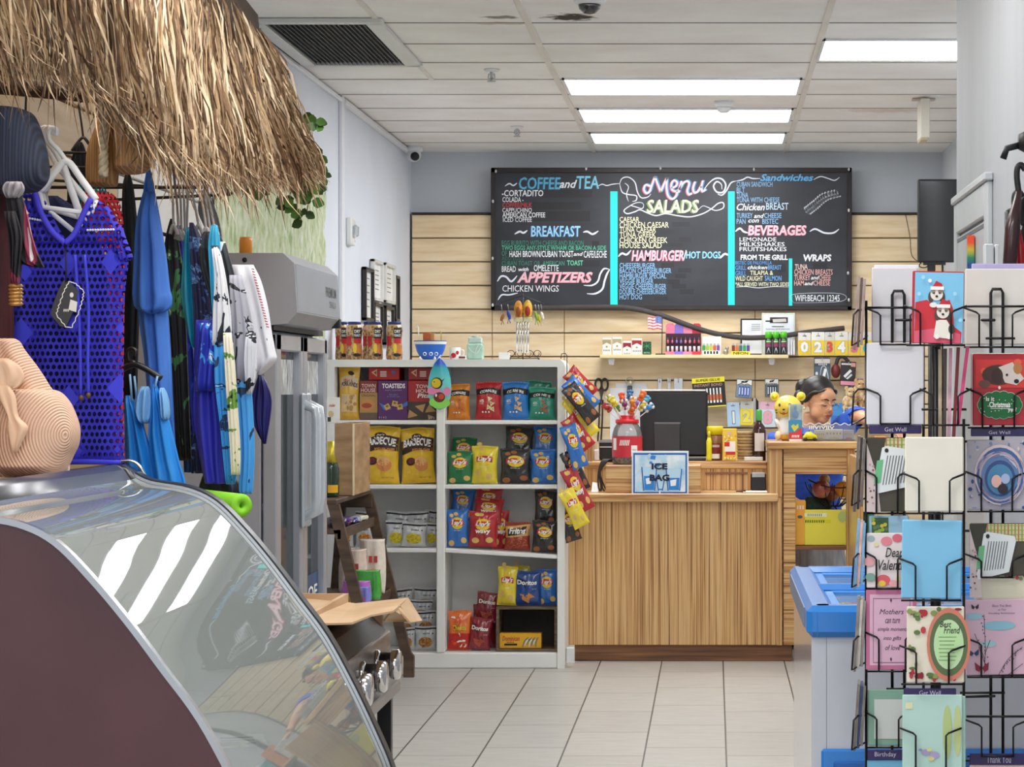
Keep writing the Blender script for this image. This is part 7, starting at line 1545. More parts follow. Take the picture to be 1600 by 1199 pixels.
cloth('swim_shirt','black swim shirt with white palm sketch, broad shoulder towards the cooler','swim shirt',[('body',[(362,318,340),(380,312,350),(420,314,362),(470,330,372),(520,340,378),(560,350,382)]),('sleeve',[(378,334,352),(420,342,364),(460,350,374),(500,356,384),(516,362,384)],.02,pat('#26282c','#e6e8ea','#3f6aa8',12))],6.235,.016,pat('#1f2124','#2f3a48','#dfe4ea',11),SW)
cloth('swim_shirt','white swim shirt strip with green leaves and cream stripes','swim shirt',[('body',[(520,348,362),(580,352,368),(640,356,372),(700,360,376),(742,362,376)])],6.075,.012,pat('#ece4cc','#6f9a3f','#1e2818',11,(1,1,1.8)),SW)
t=cloth('swim_shirt','grey to aqua fading swim shirt with black dots, last before the cooler','swim shirt',[('chest',[(430,358,378),(490,360,392),(545,360,400),(600,362,396)],0,pat('#a9a8b2','#24262a','#d4d4da',13,(1,1,1.6))),('body',[(596,366,392),(650,372,396),(710,376,398),(760,374,396),(772,376,394)],0,pat('#4aa2e6','#1b3a5a','#8fcaf2',14)),('sleeve',[(520,384,400),(560,382,402),(590,384,400),(616,386,392)],.03,pat('#d2d3da','#1f2226','#eceef2',14))],6.165,.016,WHITE,SW)
t=cloth('swim_shirt','white long sleeved swim shirt with red stitched shoulder hanging against the cooler','swim shirt',[('body',[(414,356,396),(440,362,408),(480,372,418),(520,384,424),(548,394,429),(564,396,430),(586,396,408)])],6.42,.025,mat('#e4e4ea',.6,var=.06,sc=5),SW,(.01,2,0))
for k in range(22):
 x,y=393+k*1.1,420+k*4.3;child(MB().tube([(wx(x,6.39),6.392,wz(y,6.39)),(wx(x+4,6.39),6.392,wz(y+1.2,6.39))],.0014,0,5),'stitch',pr('#c23a4a'),t)
for (x,y,r_) in ((415,531,2.6),(408,512,1.6)):child(MB().ell((wx(x,6.39),6.393,wz(y,6.39)),(r_/590,.002,r_*1.1/590),0,8,5),'printed_dot',INKK,t)
t=cloth('swim_shorts','dark indigo swim shorts hem showing behind the dotted swim shirt','shorts',[('body',[(586,404,410),(606,398,420),(628,393,425),(660,396,422),(694,412,416)])],6.46,.018,mat('#1d1a66',.5,var=.1),None)
child(MB().tube([(wx(405,6.46),6.46,wz(592,6.46)),(wx(388,6.46),6.46,wz(500,6.46)),(wx(362,6.46),6.46,wz(425,6.46)),(LW+.02,6.9,wz(400,6.9))],.003,0,6),'hanging_strap',mat('#1d1a66',.5,var=.1),t)
cloth('dark_shorts','black printed shorts hanging low under the swim shirts','shorts',[('body',[(740,318,358),(760,312,380),(780,310,384),(800,320,376)])],6.3,.03,pat('#12151f','#25406a','#d8dce4',16),None)
cloth('grey_dress','slim grey garment on the far arm of the rack','dress',[('body',[(298,314,322),(330,310,338),(360,322,346),(400,334,350)])],6.55,.016,mat('#6f6b70',.8,var=.12),None)
d=5.95;t=thing('pool_noodle','lime green hollow foam pool noodle under the swim shirts','pool noodle',(wx(380,d),d,wz(790,d)))
ax=Vector((-1,.30,.10)).normalized();p0=Vector((wx(381,d),d-.02,wz(790,d)));R=Vector((0,0,1)).rotation_difference(ax).to_matrix()
r=18.5/F*d
b=MB().lathe([(r*.26,.02),(r*.26,0),(r*.9,0),(r,.006),(r,.5),(r*.3,.5)],p0,28,M=Matrix.Rotation(0,3,'X'))
b=MB();NR=Matrix.Rotation(math.radians(58),3,'Z')@Matrix.Rotation(math.radians(90),3,'X')
NR=Vector((0,0,1)).rotation_difference(Vector((-.62,.78,.02))).to_matrix()
b.lathe([(r*.26,.05),(r*.26,0),(r*.92,0),(r,.006),(r,.45),(r*.3,.45)],p0,28,0,M=NR,caps=False)
child(b,'foam_tube',mat('#8fdc2e',.7,var=.04,sc=30),t)
child(MB().lathe([(r*.25,.03),(.001,.03)],p0,16,0,M=NR),'hollow',mat('#4f8a1c',.8),t)
# ==== thatched eave
THM=[mat(c,.75,var=.18,sc=30) for c in ('#d2b794','#ab8c66','#84664a','#553e2c','#e4d0b0','#94765a')]
def T3(u,v):
 top=[(-120,-190,5.35),(60,-200,5.5),(200,-170,5.75),(310,-60,6.4),(372,0,7.0),(420,60,7.5)]
 bot=[(-120,78,5.2),(20,86,5.35),(140,108,5.55),(225,180,5.75),(285,236,5.95),(360,256,6.3),(430,258,6.8),(496,250,7.5)]
 def L_(P,u):
  s=u*(len(P)-1);i=min(int(s),len(P)-2);f=s-i;return [a+(b-a)*f for a,b in zip(P[i],P[i+1])]
 a,b_=L_(top,u),L_(bot,u);k=[p+(q-p)*v for p,q in zip(a,b_)]
 bulge=math.sin(math.pi*v)*.10
 Y=k[2]-bulge;x,z=wx(k[0],k[2]),wz(k[1],k[2])
 return Vector((max(x,LW+.09),Y,z))
t=thing('thatched_eave','shaggy dry palm thatch eave overhanging the clothes','thatch roof',tuple(T3(.5,1)))
b=MB();b.grid(lambda u,v:T3(u*.90,v*.93)+Vector((0,.05,.02)),24,12,0,True)
b.grid(lambda u,v:T3(u*.88,.93*(1-v))+Vector((0,.12,.02)),24,4,0,True)
child(b,'underlay',mat('#3a2a1c',.9,var=.3,sc=12),t)
random.seed(21);parts_=[MB() for _ in range(4)]
for i in range(11500):
 u=random.random()*1.06 if i%5 else random.uniform(.8,1);u=min(u,1);lay=random.random();v0=random.random()**.8*.92;ln=random.uniform(.28,.6)
 v1=min(v0+ln,1.0+random.uniform(-.05,.05)+(random.random()**3)*(.14 if u>.45 else.07))
 bw=random.gauss(0,.014);off=-.012-.07*lay;du=random.gauss(0,.016)+.012+.05*max(0,u-.35)
 if u>.84 and i%2:v1-=v0*.55;v0*=.45
 w=random.uniform(.0012,.0042);m_=random.choices(range(6),(.26,.2,.17,.12,.12,.13))[0]
 P=[]
 for k in range(5):
  s_=k/4;p=T3(min(max(u+du*s_,0),1),v0+(v1-v0)*s_);sag=.03*s_*s_*(1 if v1>.97 else.4)
  p=p+Vector((random.gauss(0,.002)+bw*math.sin(2.6*s_),off+.012*(1-s_)+random.gauss(0,.0018),-sag));P.append(p)
 ang=random.uniform(-1.0,1.0);sd=Vector((math.cos(ang),math.sin(ang),0))
 vs=[]
 for k,p in enumerate(P):
  ww=w*(.7,1,1,.75,.1)[k];vs+=[p-sd*ww,p+sd*ww]
 parts_[i%4].add(vs,[(2*k,2*k+1,2*k+3,2*k+2) for k in range(4)],m_)
for i in range(800):
 u=random.random();p=T3(u,random.uniform(.9,1));l_=random.uniform(.05,.12)+.12*random.random()**4;dx,dy=random.gauss(.025,.03),random.gauss(-.02,.02)
 ang=random.uniform(-1,1);sd=Vector((math.cos(ang),math.sin(ang),0));w=random.uniform(.0015,.004);vs=[]
 for k in range(5):
  s_=k/4;q=p+Vector((dx*s_*s_,-.03+dy*s_,-l_*s_));ww=w*(1,1,.9,.6,.1)[k];vs+=[q-sd*ww,q+sd*ww]
 parts_[i%4].add(vs,[(2*k,2*k+1,2*k+3,2*k+2) for k in range(4)],random.choices(range(6),(.2,.2,.2,.2,.05,.15))[0])
for q in parts_:child(q,'palm_leaf_layer',THM,t)['kind']='stuff'
child(MB().tube([(LW+.06,5.5,wz(118,5.5)),(wx(160,6),6,wz(150,6)),(wx(330,6.9),6.9,wz(210,6.9))],.02,0,8),'support_pole',mat('#4a3a2c',.8,var=.2),t)
t=thing('hanging_vine','green leafy vine trailing from the end of the thatch over the moss panel','vine',(wx(460,7.6),7.6,wz(350,7.6)))
def leaf(mb,c,s,a,tilt,mi=0):
 pts=[(0,0),(.35,.28),(.42,.62),(.2,.95),(0,1.1),(-.2,.95),(-.42,.62),(-.35,.28)]
 M_=Matrix.Translation(c)@Matrix.Rotation(a,4,'Y')@Matrix.Rotation(tilt,4,'X')
 vs=[M_@Vector((x*s,-.02*s*math.sin(x*3),-z*s)) for x,z in pts];ctr=M_@Vector((0,.06*s,-.55*s))
 mb.add([ctr]+vs,[(0,1+i,1+(i+1)%8) for i in range(8)],mi,True)
LV=[mat('#3f6a2a',.45,var=.2,sc=30),mat('#5a8a3a',.45,var=.2,sc=30),mat('#2c4a20',.5,var=.2,sc=30)]
random.seed(17);st=MB();nl=0;leaves=[]
for path in ([(470,262),(468,285),(462,305),(466,330),(470,345)],[(480,265),(488,285),(485,310),(478,335)],[(450,262),(455,290),(450,312),(448,318)],[(395,268),(398,282),(404,292),(412,300)],[(490,180),(496,190),(500,196)],[(488,230),(496,245),(502,258),(505,290)],[(462,262),(474,278),(486,296)]):
 P=cat([Vector((wx(x,7.55),7.55+random.uniform(-.03,.03),wz(y,7.55))) for x,y in path],5);st.tube(P,.0018,0,5)
 for k in range(0,len(P),1):
  if random.random()<.8:leaves.append((P[k]+Vector((random.gauss(0,.012),random.gauss(-.01,.015),0)),random.uniform(.022,.042),random.uniform(-1.6,1.6),random.uniform(-.8,.8)))
child(st,'stem',mat('#4a5a2a',.6),t)
for k,(c,s_,a,tl) in enumerate(leaves[:95]):
 m_=MB();leaf(m_,c,s_,a,tl);child(m_,'leaf',LV[k%3],t)
 # ==== glass door cooler
FX=-1.375;y0,y1=7.6,8.6;FB=LW+.02
t=thing('drink_cooler','tall grey two-door glass drink cooler with a bulging header box','cooler',((FB+FX)/2,(y0+y1)/2,0))
GRY=mat('#a4a5ac',.4,.15,var=.03);GRD=mat('#8b8c93',.4,.2,var=.03);DFR=mat('#b9bcc4',.3,.5,var=.04)
zt_=1.60
child(MB().box(FB,FX-.05,y0,y0+.03,.08,zt_,0,.003),'side_panel',GRY,t)
child(MB().box(FB,FX-.05,y1-.03,y1,.08,zt_,0,.003).box(FB,FB+.03,y0,y1,.08,zt_).box(FB,FX-.05,y0+.03,y1-.03,.08,.2),'inner_cabinet',mat('#9aa2aa',.5),t)
child(MB().box(FB,FX-.03,y0+.01,y1-.01,0,.08),'plinth',mat('#2d2e31',.5),t)
hd=[(FB,zt_),(FX-.02,zt_-.005),(FX+.035,zt_+.0),(FX+.065,zt_+.035),(FX+.055,zt_+.19),(FX+.02,zt_+.222),(FB,zt_+.222)]
child(MB().prism(hd,y0,y1-.12,0),'header_box',GRY,t)
child(MB().prism([(FX+.0555,zt_+.04),(FX+.066,zt_+.04),(FX+.058,zt_+.185),(FX+.0475,zt_+.185)],y0+.02,y1-.14,0),'header_panel',mat('#aeafb5',.3,.2,var=.03),t)
q=MB();hf_=lambda v:FX+.0672-.008*(v-.04)/.145
q.text('PREMIUM',lambda u,v:(hf_(v),u,zt_+v),y1-.42,y1-.2,.105,.14,0,0,.01);q.text('DEVILLA',lambda u,v:(hf_(v),u,zt_+v),y1-.36,y1-.22,.07,.092,0);child(q,'lettering',mat('#5c5d62',.4),t)
for (x,z) in ((FX-.10,zt_+.2),(FX-.11,zt_+.02)):child(MB().lathe([(.008,0),(.007,.004)],(x,y0,z),12,M=Matrix.Rotation(math.pi/2,3,'X')),'screw_cap',BLACK,t)
child(MB().box(FX-.05,FX-.012,y0+.02,y1-.02,zt_-.02,zt_-.002),'gasket',BLACK,t)
child(MB().box(FX+.03,FX+.068,y1-.16,y1-.115,zt_+.005,zt_+.04,0,.004),'switch',BLACK,t)
ym=(y0+y1)/2
for k,(a,c) in enumerate(((y0+.005,ym-.004),(ym+.004,y1-.005))):
 w=.05 if True else 0
 dmb=MB();z0_,z1_=.12,zt_-.03
 for q_ in ((a,a+w*1.6,z0_,z1_),(c-w,c,z0_,z1_),(a,c,z0_,z0_+.1),(a,c,z1_-.055,z1_)):dmb.box(FX-.045,FX,*q_,0,.005)
 dr=child(dmb,'door',DFR,t)
 sub(MB().box(FX-.03,FX-.025,a+w*1.6,c-w,z0_+.1,z1_-.055),'door_glass',glass('#b9c6ce',.88,.03,1.12),dr)
 hy=c-.035 if k==0 else a+.05
 sub(MB().tube([(FX-.005,hy,.96),(FX+.045,hy,.985),(FX+.05,hy,1.03),(FX+.05,hy,1.28),(FX+.045,hy,1.325),(FX-.005,hy,1.35)],.016,0,10),'handle',mat('#c9d0d8',.2,.2,coat=.4),dr)
 hb=MB().box(FX,FX+.014,hy-.03,hy+.03,.93,1.38,0,.006);sub(hb,'handle_plate',mat('#bcc3cb',.25,.2),dr)
 st_=MB();st_.box(FX-.024,FX-.0235,a+w*1.6,c-w,1.375,1.49);sub(st_,'door_decal',mat('#b9bcbb',.4,var=.7,sc=60,stretch=(1,1,.3)),dr)
 ft=MB();ft.box(FX-.024,FX-.0235,a+w*1.6,c-w,z0_+.1,.75);sub(ft,'lower_decal',mat('#234a78',.4,var=.35,sc=12),dr)
 lt=MB();lt.text('OE',lambda u,v:(FX-.022,u,v),a+.22,c-.08,.66,.71,0,0,.02);sub(lt,'lettering',INKW,dr)
for zz in (.5,.76,1.02,1.28):child(MB().box(FB+.04,FX-.06,y0+.035,y1-.035,zz-.012,zz),'wire_shelf',mat('#dfe3e8',.4),t)
random.seed(41)
BC=[('blue','#2a5aa8'),('dark red','#7a2024'),('teal','#2a8a9a'),('dark brown','#3a2218'),('pale','#cfd6dc'),('green','#2f7a44')]
for zi_,zz in enumerate((.76,1.02,1.28)):
 for k in range(6):
  nm_,c=BC[(k*5+zi_*2)%6];yy=y0+.12+k*.152;h_=.19 if zi_<2 else.16
  o=thing('drink_bottle',f'{nm_} drink bottle behind the cooler glass, {("low", "middle", "high")[zi_]} rack, {("first", "second", "third", "fourth", "fifth", "sixth")[k]} from the clothes side','bottle',(FX-.12,yy,zz+.001),'bottles in the cooler')
  child(MB().lathe([(.03,0),(.032,.01),(.032,h_*.62),(.013,h_*.85),(.013,h_*.95)],(FX-.12,yy,zz+.001),14),'bottle_body',mat(c,.2,coat=.3),o);child(MB().lathe([(.014,h_*.93),(.014,h_),(.002,h_)],(FX-.12,yy,zz+.001),12),'cap',mat('#d9dde0' if k%2 else c,.4),o)
o=MB().lathe([(.022,0),(.022,.075),(.019,.085),(.002,.085)],(wx(384,8.2),8.2,zt_+.2235),16).build('orange_bottle',mat('#d8841e',.4));tag(o,'small orange bottle top standing on the cooler header','bottle')
# ==== stainless griddle with open carton on top
GX=-.93;y0,y1=5.78,6.95
t=thing('griddle','stainless steel griddle with round control knobs behind the display case','griddle',(-1.25,6.36,0))
SS=ramp_mat([(.3,'#6e625e'),(.5,'#8d817c'),(.7,'#a89c96')],.3,'noise',3,(2,2,14),4,metal=.55)
child(MB().box(-1.6,GX,y0,y1,.56,.70,0,.004),'body',SS,t)
child(MB().prism([(-1.6,.70),(GX-.01,.70),(GX-.05,.745),(-1.6,.76)],y0+.01,y1-.01),'cooking_plate',mat('#19181a',.35,.3,var=.1),t)
child(MB().box(-1.6,GX-.02,y1-.02,y1+.01,.56,.765,0,.003),'splash_guard',mat('#7a5f4a',.4,.3,var=.1),t)
child(MB().box(-1.6,GX+.03,y0,y1,.525,.56,0,.004),'front_tray',mat('#8a8683',.3,.6,var=.06),t)
for yy in (6.1,6.38,6.66):
 k=child(MB().lathe([(.040,0),(.042,.004),(.038,.012)],(GX,yy,.635),26,M=Matrix.Rotation(math.pi/2,3,'Y')),'knob_bezel',CHROME,t)
 k=child(MB().lathe([(.034,.01),(.034,.042),(.030,.046)],(GX,yy,.635),26,M=Matrix.Rotation(math.pi/2,3,'Y')),'knob',mat('#151517',.35),t)
 sub(MB().lathe([(.0405,.042),(.042,.046),(.042,.062),(.036,.068),(.002,.068)],(GX,yy,.635),28,M=Matrix.Rotation(math.pi/2,3,'Y')),'knob_rim',CHROME,k)
for yy in (y0+.03,y1-.04):
 for xx in (-1.56,GX-.01):child(MB().box(xx-.02,xx+.02,yy-.02,yy+.02,0,.525,0,.003),'leg',mat('#3a3a3c',.4,.5),t)
child(MB().box(-1.6,GX,y0,y1,.14,.16,0,.003),'lower_shelf',mat('#6f6c6a',.35,.6),t)
CB=ramp_mat([(.3,'#b8966f'),(.5,'#c6a580'),(.7,'#d0b18e')],.85,'noise',5,(1,1,3),3)
t=thing('cardboard_carton','open brown cardboard carton with splayed flaps on the griddle','carton',(-1.2,6.4,.762))
zc=.763
b=MB();b.box(-1.5,-1.03,6.05,6.062,zc,zc+.055).box(-1.5,-1.03,6.8,6.812,zc,zc+.055).box(-1.5,-1.488,6.062,6.8,zc,zc+.055).box(-1.042,-1.03,6.062,6.8,zc,zc+.055).box(-1.488,-1.042,6.062,6.8,zc,zc+.008)
child(b,'carton_walls',CB,t)
def flap(name,pts):
 n=len(pts);b=MB();lo=[Vector(p) for p in pts];nrm=(lo[1]-lo[0]).cross(lo[-1]-lo[0]).normalized()*.005
 vs=lo+[p+nrm for p in lo];b.add(vs,[tuple(range(n))[::-1],tuple(range(n,2*n))]+[(i,(i+1)%n,(i+1)%n+n,i+n) for i in range(n)]);child(b,name,CB,t)
def q3(px,py,Y):return (wx(px,Y),Y,wz(py,Y))
flap('flap',[q3(420,930,6.85),q3(490,934,6.85),q3(556,943,6.8),q3(525,974,6.1),q3(440,975,6.1)])
flap('flap',[q3(556,943,6.8),q3(638,934,6.82),q3(614,955,6.35),q3(580,961,6.25),q3(550,973,6.1),q3(525,974,6.1)])
flap('flap',[q3(638,934,6.82),q3(660,970,6.75),q3(642,973,6.5),q3(620,948,6.5)])
flap('flap',[q3(614,954,6.4),q3(626,947,6.55),q3(643,972,6.6),q3(600,972,6.45)])
# ==== ladder shelf in front of the white shelf
t=thing('ladder_shelf','low dark brown wooden ladder shelf leaning beside the white shelf','ladder shelf',(-1.7,11.1,0))
BR=ramp_mat([(.3,'#3f2f24'),(.5,'#54402f'),(.7,'#664f3c')],.5,'noise',3,(2,2,10),4)
for yy in (10.62,11.66):
 child(MB().loft([[(x-.02,yy-.02,z),(x+.03,yy-.02,z),(x+.03,yy+.02,z),(x-.02,yy+.02,z)] for x,z in ((-1.475,0),(-1.475,.10),(-1.49,.12),(-1.675,.885))],0,True,False),'rail',BR,t)
 child(MB().loft([[(x-.02,yy-.02,z),(x+.02,yy-.02,z),(x+.02,yy+.02,z),(x-.02,yy+.02,z)] for x,z in ((-1.86,0),(-1.79,.885))],0,True,False),'rear_rail',BR,t)
child(MB().box(-1.82,-1.655,10.6,11.68,.885,.905,0,.003),'top_board',BR,t)
child(MB().box(-1.80,-1.645,11.63,11.67,.82,.885,0,.003),'cross_bar',BR,t)
for z,x0_,x1_ in ((.775,-1.85,-1.64),(.43,-1.87,-1.56)):child(MB().box(x0_,x1_,10.6,11.68,z-.022,z,0,.003).box(x1_-.012,x1_+.006,10.6,11.68,z-.045,z,0,.002),'shelf',BR,t)
zt_=.906
t=thing('wooden_crate','brown wooden crate on the ladder shelf top beside the bottle','crate',(-1.75,11.2,zt_))
x0_,x1_=wx(523,11.0),wx(553,11.0);z1_=wz(662,11.0)
WC=ramp_mat([(.3,'#8a6a48'),(.5,'#a5825c'),(.7,'#b8946c')],.55,'noise',3,(2,2,8),4)
child(MB().box(x0_,x1_,11.0,11.02,zt_,z1_,0,.002),'front_board',WC,t);child(MB().box(x1_-.012,x1_,11.02,11.5,zt_,z1_,0,.002).box(x0_,x0_+.012,11.02,11.5,zt_,z1_),'side_board',WC,t);child(MB().box(x0_,x1_,11.5,11.512,zt_,z1_),'rear_board',WC,t);child(MB().box(x1_-.006,x1_+.002,10.995,11.0,zt_,z1_),'front_edge',mat('#ecdcb8',.5),t)
Y=10.85;x=wx(517,Y);t=thing('wine_bottle','dark green bottle with gold foil neck and orange label beside the wooden crate','bottle',(x,Y,zt_))
hb_=wz(690,Y)-zt_
child(MB().lathe([(.036,0),(.038,.008),(.038,hb_*.5),(.03,hb_*.62),(.015,hb_*.78),(.014,hb_*.98),(.002,hb_)],(x,Y,zt_),20),'bottle_body',mat('#16321c',.1,coat=.5,var=.05),t)
child(MB().lathe([(.031,hb_*.62),(.016,hb_*.78),(.0155,hb_),(.002,hb_*1.005)],(x,Y,zt_),20),'foil',mat('#c9b23a',.35,.6),t)
child(MB().grid(lambda a,c:(x+.0388*math.sin(-.2+1.3*a),Y-.0388*math.cos(-.2+1.3*a),zt_+.02+.035*c),6,1),'label',mat('#efb21e',.5),t)
def crk(q,fp,ms,lay):
 q.text('crader',fp,514,524,636,631,P_(ms,'#c9504a'),.2,.02);q.disc(fp,517,647,4,5,P_(ms,'#d9b98a'));q.rect(fp,512,517,659,652,P_(ms,'#3a3a3a'))
carton('card_sign',510,531,621,661,11.05,.004,'#f0eee8','small white printed card sign standing on the wooden crate edge',crk,None,z1_,'sign')
z=.776
for i,(px,py,w,c,lab) in enumerate(((534,790,30,'#6a4a9a','purple candy bar topmost on the upper ladder board'),(530,799,26,'#4a2f6e','dark violet candy bar under the purple one'),(532,808,22,'#e8672a','orange candy bar at the near end of the upper ladder board'),(548,803,20,'#2a3a9a','dark blue candy bar beside the orange one'),(556,799,18,'#c9cdd6','silver and blue candy bar on the upper ladder board'),(563,797,14,'#e6dcc0','cream wrapped candy bar at the far end of the pile'))):
 yy=10.75+i*.11;x=wx(px,yy);zz=z+.003+(.022 if i==0 else 0)
 b=MB().box(-w/640,w/640,-.05,.05,0,.02,0,.006).xf(Matrix.Translation((x,yy,zz))@Matrix.Rotation(.3*math.sin(i*2.2),4,'Z'))
 t=thing('candy_bar',lab,'candy bar',(x,yy,zz),'candy bars on the ladder shelf');child(b,'wrapper',mat(c,.3,var=.2,sc=40,coat=.3),t)
 q=MB();q.text('IlIlI',lambda u,v:(x-.03+u*.06,yy-.0515,zz+.004+v*.011),0,1,0,1,0,.1,.02);child(q,'lettering',INKW,t)
def softbag(px0,px1,py0,py1,Y,col,label,pcols,word,z=None,g='bags on the ladder shelf'):
 t=thing('food_bag',label,'food bag',(wx((px0+px1)/2,Y),Y,wz(py1,Y) if z is None else z),g)
 b=MB();c=(px0+px1)/2;h_=py1-py0;rowsolid(b,[(py0,px0+2,px1-1),(py0+h_*.08,px0+3,px1-2),(py0+h_*.4,px0,px1),(py0+h_*.8,px0,px1),(py1,px0+2,px1-2)],Y,.045,0,28,5,(.006,2.4,px0));
 if z is not None:
  dz=z-min(v[2] for v in b.v);b.v=[(x,y,zz+dz) for x,y,zz in b.v]
 else:dz=0
 child(b,'bag_body',film(col),t);q=MB();f=lambda a,b_:(wx(a,Y),Y-.0525-.004*math.cos((a-c)/(px1-px0)*3),wz(b_,Y)+dz)
 if word:q.text(word,f,c-(px1-px0)*.25,c+(px1-px0)*.25,py0+h_*.42,py0+h_*.3,0,0,.03)
 q.disc(f,c+(px1-px0)*.1,py0+h_*.65,(px1-px0)*.22,h_*.12,1,12,.4);child(q,'printed_front',[pr(p) for p in pcols],t)
softbag(560,603,853,938,11.35,'#efe2d4','cream food bag with red print, tallest on the lower ladder board',('#c2403a','#e0a060'),'IlI',.4305)
softbag(529,574,856,930,11.2,'#e6cfc0','pale pink food bag behind the green one on the lower ladder board',('#b8342e','#d8a890'),'IlI',.4305)
softbag(538,596,878,925,11.0,'#3fa83a','bright green food bag lying across the lower ladder board',('#e8f0e0','#1f6a24'),'',.4305)
softbag(534,580,898,934,10.8,'#c470cc','pink and purple food bag in front of the green one',('#f0e0f4','#8a3f9a'),'',.4305)
softbag(552,580,915,944,10.74,'#7f86d8','periwinkle blue food bag at the front of the lower ladder board',('#e4e6f8','#c05ab0'),'',.4305)
softbag(541,556,922,942,10.68,'#e9c23a','small yellow food bag by the near ladder rail',('#7a4a1a','#c97a2a'),'',.4305)
# ==== RIGHT: ice cream freezer
DF_,DB_=5.7,6.95;fx0,fx1=wx(1268,DF_),RW-.01;FT=.885
t=thing('ice_cream_freezer','pale grey chest freezer with bright blue rim and sliding glass lids behind the card rack','freezer',((fx0+fx1)/2,(DF_+DB_)/2,0))
BLUEP=mat('#2a7fd2',.3,var=.04,coat=.3)
child(MB().box(fx0,fx1,DF_,DB_,.06,FT-.06,0,.006),'body',mat('#c3c7d0',.14,var=.03,coat=.4),t)
child(MB().box(fx0+.02,fx1-.02,DF_+.03,DB_-.03,0,.06),'plinth',BLACK,t)
child(MB().box(wx(1291,DF_),wx(1291.6,DF_),DF_-.001,DF_+.001,.1,FT-.07),'panel_seam',mat('#6f737c',.5),t)
b=MB()
for a in ((fx0-.012,fx0+.055,DF_-.02,DB_+.01),(fx1-.05,fx1,DF_-.02,DB_+.01),(fx0,fx1,DF_-.022,DF_+.05),(fx0,fx1,DB_-.05,DB_+.01),(fx0+.03,fx1-.03,DF_+.60,DF_+.65)):b.box(*a,FT-.075,FT,0,.014)
child(b,'rim',BLUEP,t)
child(MB().box(fx0-.0145,fx0-.011,DF_+.1,DB_-.12,FT-.062,FT-.014,0,.001),'rim_inset',mat('#6f86a8',.35,var=.05),t)
for k,(a,c) in enumerate(((DF_+.05,DF_+.60),(DF_+.65,DB_-.05))):
 l_=child(MB().box(fx0+.055,fx1-.05,a,c,FT-.028,FT-.024),'sliding_lid',glass('#e2ecf0',.75,.02),t)
 f=MB()
 for q_ in ((fx0+.055,fx1-.05,a,a+.02),(fx0+.055,fx1-.05,c-.02,c),(fx0+.055,fx0+.08,a,c)):f.box(*q_,FT-.03,FT-.016,0,.003)
 sub(f,'lid_frame',mat('#3f8fe0',.3),l_)
child(MB().box(fx0+.05,fx1-.05,DF_+.05,DB_-.05,FT-.2,FT-.19),'inner_floor',mat('#c9cdd2',.5,var=.2,sc=12),t)
random.seed(51)
for k in range(10):
 x,y=fx0+.1+.09*(k%5),DF_+.2+.55*(k//5);c=('#e6d28a','#d8d2c4','#2f3136','#cfd8dc','#e2b84a')[(k*3)%5]
 o=MB().box(-.035,.035,-.14,.14,0,.03,0,.01).xf(Matrix.Rotation(random.uniform(-.1,.1),4,'Z')).build('ice_pop',mat(c,.3,var=.3,sc=30),loc=(x,y,FT-.1885));tag(o,'wrapped ice pop lying under the sliding freezer lid','ice pop','ice pops in the freezer')
child(MB().box(wx(1283,DF_),fx1-.02,DF_-.012,DF_,.1,wz(1170,DF_),0,.01),'vent_cover',BLUEP,t)
for k in range(3):child(MB().box(wx(1302,DF_),fx1-.05,DF_-.018,DF_-.011,.50-k*.05,.518-k*.05,0,.004),'vent_slot',mat('#1f62b0',.3),t)
# ==== card rack
WIRE=mat('#141315',.35,.3,var=0)
t=thing('card_rack','black wire greeting card rack with many pockets in front of the freezer','card rack',(wx(1460,5.3),5.3,0));RK=t
YL,YM,YR=5.25,5.02,5.16
def wire(pts,r,name='wire',sm=0):child(MB().tube([(wx(a,c),c,wz(b_,c)) for a,b_,c in pts],r,0,7,True,sm),name,WIRE,t)
child(MB().tube([(wx(1462,5.3),5.3,.03),(wx(1462,5.3),5.3,wz(425,5.3))],.012,0,10),'pole',WIRE,t)
child(MB().lathe([(.24,0),(.24,.015),(.04,.03),(.02,.05)],(wx(1462,5.3),5.3,0),28),'base',WIRE,t)
for px,y0,Y in ((1353.5,470,YL+.01),(1506,655,YM+.06),(1443,480,YL+.02)):wire([(px,y0,Y),(px,1240,Y)],.0032,'upright')
for x0,y0,y1,Y in ((1394,455,1240,YL+.034),(1548,452,1240,YR+.034)):
 w_=19;wire([(x0,y1,Y),(x0,y0+6,Y),(x0+3,y0,Y),(x0+w_-3,y0,Y),(x0+w_,y0+6,Y),(x0+w_,y1,Y)],.0034,'hairpin_upright')
for y_,Y,a,c in ((481,YL+.03,1353,1443),(479,YR+.03,1506,1640),(529,YR+.03,1540,1586),(1077,YL+.03,1385,1420),(1112,YL+.03,1353,1420),(1083,YR+.03,1500,1570),(1120,YR+.03,1510,1640),(920,YL+.03,1353,1420),(1055,YR+.03,1510,1600),(640,YM+.1,1440,1510)):wire([(a,y_,Y),(c,y_,Y)],.0026,'cross_wire')
for y_ in (500,690,830,960,1090,1190):
 for px,Y in ((1400,YL),(1556,YR)):child(MB().tube([(wx(px,Y),Y+.02,wz(y_,Y)),(wx(1462,5.3),5.3,wz(y_,5.3))],.003,0,6),'spoke',WIRE,t)
for y_ in (540,800,1060):child(MB().tube([(wx(1460,YM),YM+.03,wz(y_,YM)),(wx(1462,5.3),5.3,wz(y_,5.3))],.003,0,6),'spoke',WIRE,t)
